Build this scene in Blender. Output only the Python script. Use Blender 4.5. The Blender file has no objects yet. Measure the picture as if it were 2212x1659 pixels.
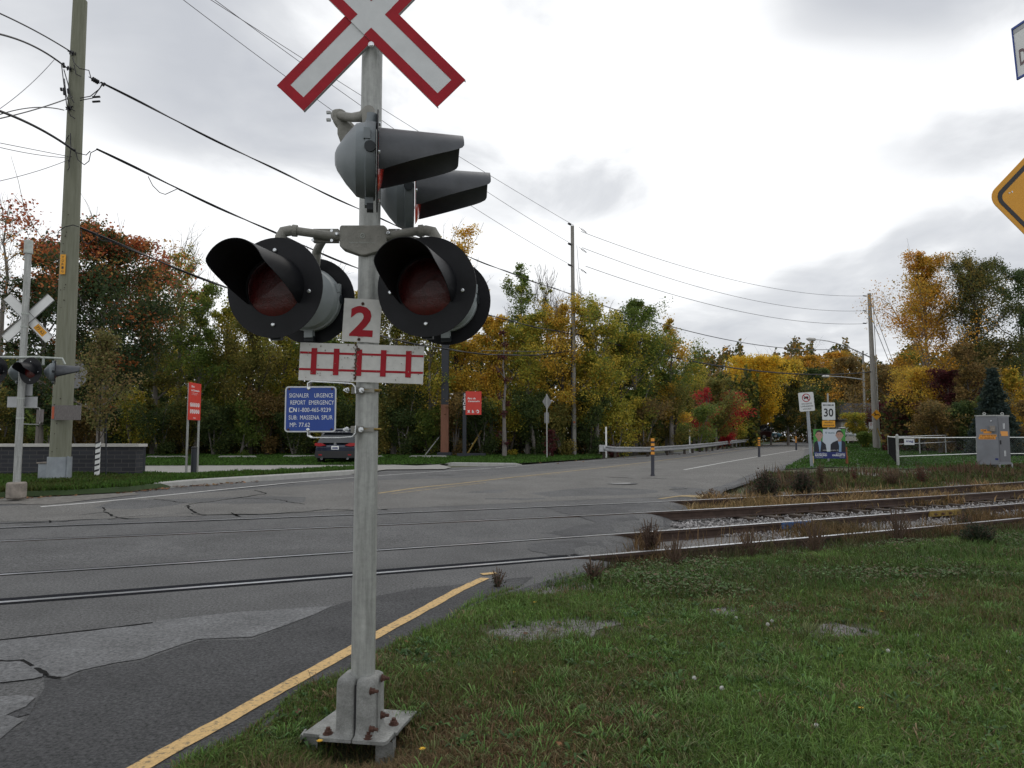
import bpy, math, random
import numpy as np
from mathutils import Vector, Matrix
from mathutils.geometry import delaunay_2d_cdt

S = bpy.context.scene
COL = S.collection
R = math.radians

# ---------------------------------------------------------------- camera
HC = 1.5
PITCH = math.atan(111/1533.)
cam = bpy.data.cameras.new('camera'); cam.sensor_width = 36; cam.lens = 36*1533/2212.
cam.clip_start = .05; cam.clip_end = 3000
co = bpy.data.objects.new('camera', cam); COL.objects.link(co)
co.location = (0, 0, HC); co.rotation_euler = (math.pi/2+PITCH, 0, 0)
S.camera = co
S.view_settings.view_transform = 'Standard'; S.view_settings.look = 'None'
S.view_settings.exposure = 0.2; S.view_settings.gamma = 1

# ---------------------------------------------------------------- world: overcast daylight
def ray(x, y):
    a = (x-1106)/1533.; b = (829.5-y)/1533.
    return Vector((a, math.cos(PITCH)-b*math.sin(PITCH), math.sin(PITCH)+b*math.cos(PITCH)))
SUN_EL, SUN_AZ = R(52), R(25)       # azimuth measured from +Y towards +X
w = bpy.data.worlds.new('World'); S.world = w; w.use_nodes = True
nt = w.node_tree; nt.nodes.clear(); N = nt.nodes; LK = nt.links
def nd(t, **k):
    n = N.new(t)
    for a, b in k.items(): setattr(n, a, b)
    return n
def mth(op, a, b=None, c=None, clamp=False):
    n = nd('ShaderNodeMath', operation=op); n.use_clamp = clamp
    for i, v in enumerate((a, b, c)):
        if v is None: continue
        if isinstance(v, (int, float)): n.inputs[i].default_value = v
        else: LK.new(v, n.inputs[i])
    return n.outputs[0]
tc = nd('ShaderNodeTexCoord'); sp = nd('ShaderNodeSeparateXYZ'); LK.new(tc.outputs['Generated'], sp.inputs[0])
X, Y, Z = sp.outputs
zz = mth('ADD', mth('MAXIMUM', Z, 0.0), .16)
cb = nd('ShaderNodeCombineXYZ'); LK.new(mth('DIVIDE', X, zz), cb.inputs[0]); LK.new(mth('DIVIDE', Y, zz), cb.inputs[1])
def noise(scale, detail, rough, dist=0, off=0):
    n = nd('ShaderNodeTexNoise'); n.inputs['Scale'].default_value = scale; n.inputs['Detail'].default_value = detail
    n.inputs['Roughness'].default_value = rough; n.inputs['Distortion'].default_value = dist
    m = nd('ShaderNodeMapping'); m.inputs['Location'].default_value = (off, off*.7, off*.3)
    LK.new(cb.outputs[0], m.inputs[0]); LK.new(m.outputs[0], n.inputs[0]); return n.outputs['Fac']
n1 = noise(.8, 5, .5, .3, 3.1); n2 = noise(2.6, 6, .55, .4, 8.3)
az = mth('ARCTAN2', X, Y); el = mth('ARCSINE', Z)
azn = mth('ADD', az, mth('MULTIPLY', mth('SUBTRACT', n2, .5), .30))
eln = mth('ADD', el, mth('MULTIPLY', mth('SUBTRACT', n1, .5), .26))
# banks of cloud: (pixel of their middle, half-widths in pixels, lightness added)
val = mth('ADD', .93, mth('ADD', mth('MULTIPLY', mth('SUBTRACT', n1, .5), 1.5), mth('MULTIPLY', mth('SUBTRACT', n2, .5), .95)))
for (px, py, rx, ry, s) in [(540, 190, 440, 240, -.56), (60, 90, 260, 160, .16), (60, 380, 300, 100, .35), (250, 430, 600, 120, .35),
                            (2010, 0, 310, 100, -.58), (1480, 70, 240, 130, .28), (1750, 190, 300, 60, .2), (1350, 60, 400, 150, .22), (1700, 230, 500, 120, .22), (2120, 270, 200, 50, -.34), (1300, 350, 300, 60, -.20),
                            (1850, 690, 620, 120, -.15), (2100, 520, 300, 70, -.16), (1550, 460, 420, 80, .22), (900, 440, 400, 90, .18), (1180, 370, 260, 90, -.30), (430, 330, 260, 60, -.12)]:
    d = ray(px, py).normalized(); a0 = math.atan2(d.x, d.y); e0 = math.asin(d.z)
    da = mth('DIVIDE', mth('SUBTRACT', azn, a0), rx/1533.); de = mth('DIVIDE', mth('SUBTRACT', eln, e0), ry/1533.)
    q = mth('ADD', mth('MULTIPLY', da, da), mth('MULTIPLY', de, de))
    g = mth('DIVIDE', s, mth('ADD', 1.0, mth('POWER', q, 1.6)))
    val = mth('ADD', val, g)
val = mth('MINIMUM', mth('MAXIMUM', val, .50), 1.3)
t = mth('DIVIDE', mth('SUBTRACT', val, .50), .6, clamp=True)
cr = nd('ShaderNodeValToRGB'); LK.new(t, cr.inputs[0])
cr.color_ramp.elements[0].color = (.53, .55, .59, 1); cr.color_ramp.elements[1].color = (1.02, 1.03, 1.04, 1)
e = cr.color_ramp.elements.new(.5); e.color = (.70, .715, .74, 1)
sky = nd('ShaderNodeTexSky', sky_type='NISHITA'); sky.sun_disc = False; sky.sun_elevation = SUN_EL; sky.sun_rotation = SUN_AZ
bs = nd('ShaderNodeBackground'); LK.new(sky.outputs[0], bs.inputs[0]); bs.inputs[1].default_value = .05
bc = nd('ShaderNodeBackground'); LK.new(cr.outputs[0], bc.inputs[0]); bc.inputs[1].default_value = 1.0
mx = nd('ShaderNodeMixShader'); mx.inputs[0].default_value = .93; LK.new(bs.outputs[0], mx.inputs[1]); LK.new(bc.outputs[0], mx.inputs[2])
wo = nd('ShaderNodeOutputWorld'); LK.new(mx.outputs[0], wo.inputs[0])

sl = bpy.data.lights.new('sun', 'SUN'); sl.energy = .55; sl.angle = R(25); sl.color = (1, .95, .88)
so = bpy.data.objects.new('sun', sl); COL.objects.link(so)
sd = Vector((math.sin(SUN_AZ)*math.cos(SUN_EL), math.cos(SUN_AZ)*math.cos(SUN_EL), math.sin(SUN_EL)))
so.rotation_euler = sd.to_track_quat('Z', 'Y').to_euler()

# ---------------------------------------------------------------- materials
def mat(name, col, rough=.7, metal=0., var=.0, scale=8., bump=0., bscale=None, col2=None, stretch=None, spec=.5, coat=0., detail=6, thr=None, speck=None):
    m = bpy.data.materials.new(name); m.use_nodes = True
    t = m.node_tree; b = t.nodes['Principled BSDF']
    b.inputs['Roughness'].default_value = rough; b.inputs['Metallic'].default_value = metal
    b.inputs['Specular IOR Level'].default_value = spec; b.inputs['Coat Weight'].default_value = coat
    c = (col[0], col[1], col[2], 1)
    b.inputs['Base Color'].default_value = c
    tcn = t.nodes.new('ShaderNodeTexCoord'); mp = t.nodes.new('ShaderNodeMapping'); t.links.new(tcn.outputs['Object'], mp.inputs[0])
    if stretch: mp.inputs['Scale'].default_value = stretch
    src = None
    if var or col2:
        n = t.nodes.new('ShaderNodeTexNoise'); n.inputs['Scale'].default_value = scale; n.inputs['Detail'].default_value = detail; n.inputs['Roughness'].default_value = .62
        t.links.new(mp.outputs[0], n.inputs[0])
        r = t.nodes.new('ShaderNodeValToRGB'); t.links.new(n.outputs['Fac'], r.inputs[0])
        lo, hi = thr or (.3, .7)
        r.color_ramp.elements[0].position = lo; r.color_ramp.elements[1].position = hi
        if col2:
            r.color_ramp.elements[0].color = c; r.color_ramp.elements[1].color = (*col2, 1)
        else:
            r.color_ramp.elements[0].color = tuple(v*(1-var) for v in c[:3])+(1,); r.color_ramp.elements[1].color = tuple(min(1, v*(1+var)) for v in c[:3])+(1,)
        src = r.outputs[0]
        if speck:
            n3 = t.nodes.new('ShaderNodeTexNoise'); n3.inputs['Scale'].default_value = speck[0]; n3.inputs['Detail'].default_value = 3; n3.inputs['Roughness'].default_value = .8
            t.links.new(tcn.outputs['Object'], n3.inputs[0])
            mr = t.nodes.new('ShaderNodeMapRange'); mr.inputs[1].default_value = .25; mr.inputs[2].default_value = .75; mr.inputs[3].default_value = 1-speck[1]; mr.inputs[4].default_value = 1+speck[1]
            t.links.new(n3.outputs['Fac'], mr.inputs[0])
            vm = t.nodes.new('ShaderNodeVectorMath'); vm.operation = 'SCALE'; t.links.new(src, vm.inputs[0]); t.links.new(mr.outputs[0], vm.inputs['Scale']); src = vm.outputs[0]
        t.links.new(src, b.inputs['Base Color'])
    if bump:
        n2 = t.nodes.new('ShaderNodeTexNoise'); n2.inputs['Scale'].default_value = bscale or scale*3; n2.inputs['Detail'].default_value = 5; n2.inputs['Roughness'].default_value = .7
        t.links.new(mp.outputs[0], n2.inputs[0])
        bp = t.nodes.new('ShaderNodeBump'); bp.inputs['Strength'].default_value = min(1, bump); bp.inputs['Distance'].default_value = .02
        t.links.new(n2.outputs['Fac'], bp.inputs['Height']); t.links.new(bp.outputs[0], b.inputs['Normal'])
    return m
def leafmat(name, rough=.6, trans=.42):
    m = bpy.data.materials.new(name); m.use_nodes = True
    t = m.node_tree; b = t.nodes['Principled BSDF']; b.inputs['Roughness'].default_value = rough; b.inputs['Specular IOR Level'].default_value = .12
    a = t.nodes.new('ShaderNodeAttribute'); a.attribute_name = 'tint'
    t.links.new(a.outputs['Color'], b.inputs['Base Color'])
    tr = t.nodes.new('ShaderNodeBsdfTranslucent'); t.links.new(a.outputs['Color'], tr.inputs[0])
    ms = t.nodes.new('ShaderNodeMixShader'); ms.inputs[0].default_value = trans
    t.links.new(b.outputs[0], ms.inputs[1]); t.links.new(tr.outputs[0], ms.inputs[2]); t.links.new(ms.outputs[0], t.nodes['Material Output'].inputs[0])
    return m
M = {
 'galv': mat('galvanised steel', (.35, .36, .345), .5, .35, .30, 5, .2, 40, stretch=(6, 6, .5), speck=(30, .15)),
 'galvold': mat('weathered zinc', (.42, .45, .42), .6, .25, .25, 9, .2, 60),
 'cast': mat('cast aluminium', (.235, .23, .205), .6, .35, .22, 14, .25, 90),
 'castbase': mat('cast base metal', (.24, .245, .235), .7, .2, .3, 12, .4, 160, speck=(90, .3)),
 'zinc': mat('bright zinc', (.62, .64, .66), .25, .8, .15, 40),
 'rust': mat('rusty steel', (.085, .04, .028), .85, .1, .4, 40, .4, 120),
 'housing': mat('grey lamp paint', (.17, .195, .21), .42, 0, .10, 9, .05, 60),
 'housingw': mat('pale lamp paint', (.29, .32, .33), .45, 0, .1, 9),
 'black': mat('matt black paint', (.018, .023, .027), .5, 0, .25, 12, .06, 60, spec=.35),
 'hood': mat('hood paint', (.055, .06, .068), .42, 0, .22, 10, .05, 70, spec=.5),
 'hoodblack': mat('black hood paint', (.010, .0105, .013), .5, 0, .25, 10, spec=.22),
 'lens': mat('red lens', (.075, .008, .009), .22, 0, .3, 30, .3, 120, spec=.5, coat=.2),
 'lensbacklit': mat('red lens with daylight tint', (.62, .035, .02), .18, 0, .25, 30, spec=.5, coat=.4),  # brighter red puts the daylight coming through the glass into the colour
 'white': mat('white reflective sheet', (.60, .62, .63), .5, 0, .06, 12),
 'whiteold': mat('aged white sheet', (.56, .56, .54), .55, 0, .10, 26, detail=10),
 'whitebright': mat('white paint', (.78, .79, .78), .5, 0, .06, 6),
 'red': mat('red sheeting', (.33, .012, .022), .55, 0, .12, 14, spec=.2),
 'redpark': mat('red panel', (.62, .045, .03), .5, 0, .06, 5),
 'blue': mat('blue sheeting', (.012, .055, .30), .4, 0, .08, 10),
 'letter': mat('white lettering', (.78, .80, .80), .5),
 'ink': mat('black ink', (.015, .015, .018), .5),
 'orangey': mat('amber sheeting', (.72, .33, .015), .5, 0, .08, 12),
 'signgrey': mat('bare aluminium sign back', (.40, .41, .42), .5, .3, .1, 8),
 'signdark': mat('dull sign back', (.22, .22, .22), .6, .2, .1, 8),
 'wood': mat('weathered pole timber', (.16, .165, .115), .85, 0, 0, 3, .5, 12, col2=(.235, .24, .185), stretch=(7, 7, .45)),
 'woodgrey': mat('grey pole timber', (.27, .26, .24), .85, 0, .3, 3, .4, 12, stretch=(7, 7, .45)),
 'board': mat('old painted board', (.17, .155, .15), .85, 0, .35, 12, .4, 30, stretch=(6, 1, 1)),
 'cable': mat('black cable', (.016, .016, .02), .6),
 'wire': mat('aluminium wire', (.09, .09, .11), .5, .4),
 'brickpost': mat('brown wood slats', (.20, .085, .05), .7, 0, .25, 4, .2, 30, stretch=(9, 9, .5)),
 'darkpost': mat('charcoal metal', (.016, .020, .028), .5, 0, .1, 6),
 'concrete': mat('pale concrete', (.38, .38, .36), .9, 0, .13, 5, .3, 60, speck=(60, .12)),
 'concold': mat('stained concrete', (.25, .22, .19), .9, 0, .35, 9, .4, 50),
 'cap': mat('stone coping', (.52, .51, .48), .85, 0, .08, 6),
 'asphalt': mat('worn asphalt', (.116, .117, .118), .88, 0, .20, .9, .8, 110, detail=10, speck=(42, .85), spec=.3),
 'asphaltdark': mat('newer dark asphalt', (.073, .074, .077), .86, 0, .26, 1.3, .9, 110, detail=11, speck=(48, .9), spec=.3),
 'asphaltpale': mat('bleached asphalt', (.160, .163, .167), .9, 0, .22, 2.2, .8, 90, detail=10, speck=(38, .65), spec=.3),
 'asphaltold': mat('old pale pavement', (.158, .155, .148), .9, 0, .16, .8, .8, 100, detail=10, speck=(40, .8), spec=.25),
 'tar': mat('dark crossing apron', (.088, .089, .092), .88, 0, .25, 1.6, .8, 100, detail=10, speck=(42, .8), spec=.3),
 'drive': mat('driveway concrete', (.27, .265, .25), .9, 0, .16, 3, .3, 60, speck=(60, .15)),
 'crack': mat('crack filler', (.018, .018, .018), 1., spec=.03),
 'joint': mat('tar joint', (.024, .024, .026), .8, 0, .3, 9, .4, 60),
 'rubber': mat('seal rubber and groove shade', (.018, .019, .023), 1., 0, .3, 14, .3, 60, spec=.04),
 'railtop': mat('polished rail head', (.62, .64, .68), .28, .85, .12, 9),
 'railside': mat('rusty rail', (.060, .038, .030), .95, 0, .35, 7, .3, 40),
 'sleeper': mat('old sleeper wood', (.06, .045, .035), .95, 0, .3, 9, .4, 30),
 'gravel': mat('gravel bed', (.07, .066, .062), .95, 0, 0, 26, 1., 45, col2=(.26, .25, .245), detail=10, thr=(.35, .68)),
 'shoulder': mat('gravel shoulder', (.10, .095, .085), .95, 0, 0, 7, .6, 60, col2=(.21, .20, .185), detail=12, speck=(50, .3)),
 'yellow': mat('yellow road paint', (.13, .11, .07), .8, 0, 0, 34, .3, 90, col2=(.54, .36, .15), thr=(.34, .47), detail=9, speck=(50, .25)),
 'yellowfade': mat('faded yellow paint', (.30, .225, .11), .8, 0, .35, 9, detail=9),
 'roadwhite': mat('white road paint', (.44, .44, .43), .7, 0, .25, 9, detail=9),
 'soil': mat('turf soil', (.040, .055, .020), .95, 0, 0, 3.2, .8, 60, col2=(.085, .075, .040), detail=14, speck=(60, .6)),
 'lawn': mat('lawn base', (.028, .050, .014), .95, 0, .3, 1.4, .5, 30, detail=12),
 'bark': mat('dark bark', (.055, .045, .036), .95, 0, .35, 6, .5, 20, stretch=(3, 3, .6)),
 'barkpale': mat('grey bark', (.17, .155, .14), .95, 0, .3, 6, .4, 20, stretch=(3, 3, .6)),
 'twig': mat('bare twigs', (.12, .10, .085), .95),
 'navy': mat('car paint navy', (.010, .016, .040), .25, .4, .05, 4, coat=1.),
 'maroon': mat('car paint maroon', (.045, .006, .010), .3, .3, coat=.8),
 'teal': mat('car paint teal', (.02, .085, .12), .3, .3, coat=.8),
 'silver': mat('car paint silver', (.40, .42, .44), .3, .5, coat=.8),
 'glass': mat('dark window glass', (.02, .025, .03), .05, 0, spec=.8),
 'tyre': mat('tyre rubber', (.015, .015, .016), .85),
 'plastic': mat('black plastic', (.02, .02, .022), .6),
 'tail': mat('tail lamp red', (.35, .01, .015), .2, coat=.7),
 'cabinet': mat('cabinet grey paint', (.185, .195, .215), .55, .1, .14, 2.5, .05, 30),
 'cabinetdoor': mat('cabinet door paint', (.125, .13, .145), .55, .1, .1, 3),
 'sticker': mat('orange sticker', (.75, .30, .03), .5),
 'bluerail': mat('blue painted steel', (.03, .10, .26), .6, 0, .35, 15),
 'yellowrail': mat('yellow painted steel', (.28, .19, .04), .7, 0, .4, 12),
 'screen': mat('black privacy slats', (.010, .010, .011), 1., 0, .2, 10, spec=.05),
 'pgreen': mat('poster green', (.05, .26, .04), .5), 'pwhite': mat('poster pale grey', (.50, .55, .62), .5), 'pnavy': mat('poster navy', (.012, .022, .14), .5),
 'pjacket': mat('poster dark jacket', (.010, .012, .022), .5), 'pskin': mat('poster skin', (.40, .24, .18), .5), 'phair': mat('poster dark hair', (.03, .02, .016), .5), 'pshirt': mat('poster shirt blue', (.22, .34, .52), .5),
 'pbeard': mat('poster grey beard', (.30, .26, .24), .5),
 'stake': mat('wood stake', (.26, .09, .04), .8, 0, .2, 8), 'stakepale': mat('pale wood', (.55, .42, .25), .8),
 'guard': mat('guardrail steel', (.40, .41, .42), .5, .4, .2, 4),
 'siding': mat('house siding', (.42, .40, .36), .8, 0, .08, 4), 'roof': mat('roof shingles', (.035, .033, .036), .9, 0, .25, 12),
 'leaf': leafmat('foliage'), 'grassm': leafmat('grass blades', .55, .25),
 'deadleaf': mat('dry leaves', (.22, .10, .045), .8, 0, .4, 3), 'petal': mat('yellow petals', (.75, .45, .02), .6), 'seed': mat('dandelion seed fluff', (.55, .55, .52), .9),
 'knob': mat('wood knot', (.07, .06, .045), .9), 'wmetal': mat('worn pole guard', (.30, .33, .36), .5, .3, .22, 3, .1, 20),
 'coneblk': mat('black flexible plastic', (.018, .02, .032), .55), 'bandor': mat('orange reflective band', (.72, .30, .03), .45), 'copper': mat('rust red paint', (.45, .10, .05), .7),
}
def brickmat():
    m = bpy.data.materials.new('charcoal brick'); m.use_nodes = True; t = m.node_tree; b = t.nodes['Principled BSDF']; b.inputs['Roughness'].default_value = .8
    g = t.nodes.new('ShaderNodeTexCoord'); s = t.nodes.new('ShaderNodeSeparateXYZ'); c = t.nodes.new('ShaderNodeCombineXYZ')
    t.links.new(g.outputs['Object'], s.inputs[0]); a = t.nodes.new('ShaderNodeMath'); a.operation = 'ADD'; t.links.new(s.outputs[0], a.inputs[0]); t.links.new(s.outputs[1], a.inputs[1])
    t.links.new(a.outputs[0], c.inputs[0]); t.links.new(s.outputs[2], c.inputs[1])
    k = t.nodes.new('ShaderNodeTexBrick'); t.links.new(c.outputs[0], k.inputs[0])
    k.inputs['Color1'].default_value = (.020, .022, .028, 1); k.inputs['Color2'].default_value = (.034, .036, .044, 1); k.inputs['Mortar'].default_value = (.085, .08, .075, 1)
    k.inputs['Scale'].default_value = 1; k.inputs['Mortar Size'].default_value = .007; k.inputs['Brick Width'].default_value = .40; k.inputs['Row Height'].default_value = .115
    t.links.new(k.outputs[0], b.inputs['Base Color']); return m
M['brick'] = brickmat()

# ---------------------------------------------------------------- terrain and pixel helpers
def ss(a, b, x):
    t = np.clip((x-a)/(b-a), 0, 1); return t*t*(3-2*t)
TH = R(24.5); CT, ST = math.cos(TH), math.sin(TH)
def st(x, y): return (-x*ST+y*CT, x*CT+y*ST)        # distance across / along the tracks
def unst(s, t): return (t*CT-s*ST, t*ST+s*CT)
def zg(x, y):
    s = -x*ST+y*CT
    return .08*ss(9.6, 11.2, s)+.17*ss(14, 20, s)
def GP(px, py, off=0.):
    r = ray(px, py); z = off
    for _ in range(25):
        t = (z-HC)/r.z; x, y = r.x*t, r.y*t; z = .5*z+.5*(float(zg(x, y))+off)
    t = (z-HC)/r.z
    return Vector((r.x*t, r.y*t, z))
def W(px, py, Yd):
    r = ray(px, py); return Vector((r.x*Yd/r.y, Yd, HC+r.z*Yd/r.y))
_te0 = st(*GP(1305, 1198)[:2]); _te1 = st(*GP(1480, 1085)[:2])
def tend(s): return _te0[1]+(s-_te0[0])/(_te1[0]-_te0[0])*(_te1[1]-_te0[1])
def zroad(x, y):
    s, t = -x*ST+y*CT, x*CT+y*ST
    k = ss(7.2, 8.2, s)*(1-ss(14.2, 15.0, s))
    return zg(x, y)-.19*k*ss(-.55, .35, t-tend(s))
def zt(x, y):                                        # the earth itself
    s, t = -x*ST+y*CT, x*CT+y*ST
    a = -.012-.125*np.exp(-((x+.76)**2+(y-3.60)**2)/.11)-.04*ss(4.5, 7, s)
    k = ss(6.5, 7.5, s)*(1-ss(14.0, 16.0, s))
    b = zg(x, y)-.05
    v = a*(1-ss(14, 18, s))+b*ss(14, 18, s)
    v = v-.115*k+.005*np.sin(x*1.3+y*.7)*(1-ss(6, 9, s))
    u = np.where(t > tend(s)+.1, .14*ss(15.2, 18, s)*0, 0)
    return v+u
# ---------------------------------------------------------------- object helpers
def tag(o, label=None, cat=None, group=None, kind=None):
    if label: o['label'] = label
    if cat: o['category'] = cat
    if group: o['group'] = group
    if kind: o['kind'] = kind
    return o
def thing(name, loc, label, cat, group=None):
    o = bpy.data.objects.new(name, None); COL.objects.link(o); o.location = loc; o.empty_display_size = .2
    return tag(o, label, cat, group)
def rootloc(o):
    while o.parent: o = o.parent
    return Vector(o.location)
class MB:
    def __init__(s): s.v = []; s.f = []; s.c = []
    def add(s, vs, fs):
        s.c.append((len(s.v), len(s.f)))
        o = len(s.v); s.v += [tuple(p) for p in vs]; s.f += [tuple(i+o for i in q) for q in fs]; return s
    def box(s, c, d, rz=0., mtx=None, bev=0.):
        h = [k/2 for k in d]
        vs = [Vector((x*h[0], y*h[1], z*h[2])) for x in (-1, 1) for y in (-1, 1) for z in (-1, 1)]
        m = mtx or Matrix.Rotation(rz, 3, 'Z'); vs = [m@p+Vector(c) for p in vs]
        return s.add(vs, [(0, 1, 3, 2), (4, 6, 7, 5), (0, 4, 5, 1), (2, 3, 7, 6), (0, 2, 6, 4), (1, 5, 7, 3)])
    def path(s, pts, rad, n=8, cap=True):
        pts = [Vector(p) for p in pts]
        if not hasattr(rad, '__len__'): rad = [rad]*len(pts)
        up = None; rings = []
        for i, p in enumerate(pts):
            d = (pts[min(i+1, len(pts)-1)]-pts[max(i-1, 0)]).normalized()
            if up is None:
                up = Vector((0, 0, 1)) if abs(d.z) < .9 else Vector((0, 1, 0))
            u = d.cross(up)
            u = u.normalized() if u.length > 1e-6 else Vector((1, 0, 0)); w_ = u.cross(d).normalized(); up = w_
            rings.append([p+(u*math.cos(2*math.pi*k/n)+w_*math.sin(2*math.pi*k/n))*rad[i] for k in range(n)])
        vs = [q for r_ in rings for q in r_]; fs = []
        for i in range(len(pts)-1):
            for k in range(n):
                a = i*n+k; b = i*n+(k+1) % n; fs.append((a, b, b+n, a+n))
        if cap: fs.append(tuple(range(n-1, -1, -1))); fs.append(tuple(range((len(pts)-1)*n, len(pts)*n)))
        return s.add(vs, fs)
    def tube(s, a, b, r0, r1=None, n=12): return s.path([a, b], [r0, r0 if r1 is None else r1], n)
    def lathe(s, prof, o, axis, n=32, caps=True):      # prof: (distance along axis, radius)
        axis = Vector(axis).normalized(); u = axis.orthogonal().normalized(); w_ = axis.cross(u); vs = []; fs = []
        for (h, r_) in prof:
            for k in range(n):
                a = 2*math.pi*k/n; vs.append(Vector(o)+axis*h+(u*math.cos(a)+w_*math.sin(a))*r_)
        for i in range(len(prof)-1):
            for k in range(n):
                a = i*n+k; b = i*n+(k+1) % n; fs.append((a, b, b+n, a+n))
        if caps: fs.append(tuple(range(n-1, -1, -1))); fs.append(tuple(range((len(prof)-1)*n, len(prof)*n)))
        return s.add(vs, fs)
    def poly(s, fr, pts, off=0., th=.001):             # prism standing on a frame
        o, u, w_, n_ = fr; k = len(pts)
        A = [o+u*p[0]+w_*p[1]+n_*(off+th) for p in pts]; B = [o+u*p[0]+w_*p[1]+n_*off for p in pts]
        fs = [tuple(range(k)), tuple(range(2*k-1, k-1, -1))]+[(i, i+k, (i+1) % k+k, (i+1) % k) for i in range(k)]
        return s.add(A+B, fs)
    def rect(s, fr, cx, cy, w_, h, off=0., th=.001, ang=0.):
        c, sn = math.cos(ang), math.sin(ang)
        return s.poly(fr, [(cx+x*c-y*sn, cy+x*sn+y*c) for x, y in ((-w_/2, -h/2), (w_/2, -h/2), (w_/2, h/2), (-w_/2, h/2))], off, th)
    def rrect(s, fr, cx, cy, w_, h, r_, off=0., th=.001, n=5):
        pts = []
        for (sx, sy, a0) in ((1, 1, 0), (-1, 1, 90), (-1, -1, 180), (1, -1, 270)):
            for k in range(n+1):
                a = R(a0+90*k/n); pts.append((cx+sx*(w_/2-r_)+r_*math.cos(a), cy+sy*(h/2-r_)+r_*math.sin(a)))
        return s.poly(fr, pts, off, th)
    def disc(s, fr, cx, cy, r_, off=0., th=.001, n=24, ry=None):
        return s.poly(fr, [(cx+r_*math.cos(2*math.pi*k/n), cy+(ry or r_)*math.sin(2*math.pi*k/n)) for k in range(n)], off, th)
    def ring(s, fr, cx, cy, r0, r1, off=0., th=.001, n=28, a0=0, a1=360):
        o, u, w_, n_ = fr
        for k in range(n):
            A = R(a0+(a1-a0)*k/n); B = R(a0+(a1-a0)*(k+1)/n)
            s.poly(fr, [(cx+r0*math.cos(A), cy+r0*math.sin(A)), (cx+r1*math.cos(A), cy+r1*math.sin(A)), (cx+r1*math.cos(B), cy+r1*math.sin(B)), (cx+r0*math.cos(B), cy+r0*math.sin(B))], off, th)
        return s
    def text(s, fr, txt, cx, cy, w_, h, off=0., bold=0., shear=0., rot=0.):
        vs, fs = text_geo(txt, bold, shear)
        xs = [v[0] for v in vs]; ys = [v[1] for v in vs]
        x0, x1, y0, y1 = min(xs), max(xs), min(ys), max(ys); o, u, nw, n_ = fr
        c, sn = math.cos(rot), math.sin(rot); out = []
        for v in vs:
            a = ((v[0]-x0)/(x1-x0)-.5)*w_; b = ((v[1]-y0)/(y1-y0)-.5)*h
            out.append(o+u*(cx+a*c-b*sn)+nw*(cy+a*sn+b*c)+n_*off)
        return s.add(out, fs)
    def strip(s, pts, w_, off=.004, zf=None, jit=0.):   # painted strip on the ground
        zf = zf or zroad; L = []
        for i, p in enumerate(pts):
            p = Vector((p[0], p[1])); a = Vector(pts[max(i-1, 0)][:2]); b = Vector(pts[min(i+1, len(pts)-1)][:2])
            d = (b-a).normalized(); q = Vector((-d.y, d.x)); ww = w_[i] if hasattr(w_, '__len__') else w_
            for sg in (-1, 1):
                e = p+q*sg*(ww/2+random.uniform(-jit, jit)); L.append((e.x, e.y, float(zf(e.x, e.y))+off))
        return s.add(L, [(2*i, 2*i+1, 2*i+3, 2*i+2) for i in range(len(pts)-1)])
    def each(s, name, m, parent, k=1, **kw):            # every k shapes become one part of their own
        c = s.c+[(len(s.v), len(s.f))]
        for i in range(0, len(s.c), k):
            (v0, f0), (v1, f1) = c[i], c[min(i+k, len(s.c))]
            b = MB(); b.v = s.v[v0:v1]; b.f = [tuple(q-v0 for q in f) for f in s.f[f0:f1]]; b.build(name, m, parent, **kw)
    def build(s, name, m, parent=None, smooth=False, sharp=35):
        me = bpy.data.meshes.new(name); o = rootloc(parent) if parent else Vector((0, 0, 0))
        me.from_pydata([(a-o.x, b-o.y, c-o.z) for a, b, c in s.v], [], s.f)
        bm_fix(me)
        me.materials.append(m if not isinstance(m, str) else M[m])
        if smooth: me.shade_smooth(); me.set_sharp_from_angle(angle=R(sharp))
        ob = bpy.data.objects.new(name, me); COL.objects.link(ob)
        if parent: ob.parent = parent
        return ob
def bm_fix(me):
    import bmesh
    if len(me.polygons) > 60000: return
    b = bmesh.new(); b.from_mesh(me); bmesh.ops.recalc_face_normals(b, faces=b.faces); b.to_mesh(me); b.free()
_tc = {}
def text_geo(txt, bold, shear):
    k = (txt, bold, shear)
    if k not in _tc:
        c = bpy.data.curves.new('t', 'FONT'); c.body = txt; c.offset = bold; c.shear = shear; c.resolution_u = 3
        o = bpy.data.objects.new('t', c); COL.objects.link(o); dg = bpy.context.evaluated_depsgraph_get(); dg.update()
        me = bpy.data.meshes.new_from_object(o.evaluated_get(dg))
        _tc[k] = ([tuple(v.co) for v in me.vertices], [tuple(p.vertices) for p in me.polygons])
        bpy.data.objects.remove(o); bpy.data.curves.remove(c); bpy.data.meshes.remove(me)
    return _tc[k]
def frame(o, yaw=0., roll=0.):
    u = Vector((math.cos(yaw), math.sin(yaw), 0)); w_ = Vector((0, 0, 1)); n_ = u.cross(w_)
    if roll:
        q = Matrix.Rotation(roll, 3, n_); u = q@u; w_ = q@w_
    return (Vector(o), u, w_, n_)
def qframe(TL, TR, BR, BL, Yd):
    a, b, c, d = [W(*p, Yd) for p in (TL, TR, BR, BL)]
    u = ((b-a)+(c-d)).normalized(); w_ = ((a-d)+(b-c)); w_ = (w_-u*w_.dot(u)).normalized()
    return ((a+b+c+d)/4, u, w_, u.cross(w_)), ((b-a).length+(c-d).length)/2, ((a-d).length+(b-c).length)/2
def rect_frame(px0, py0, px1, py1, Yd): return qframe((px0, py0), (px1, py0), (px1, py1), (px0, py1), Yd)
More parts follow.
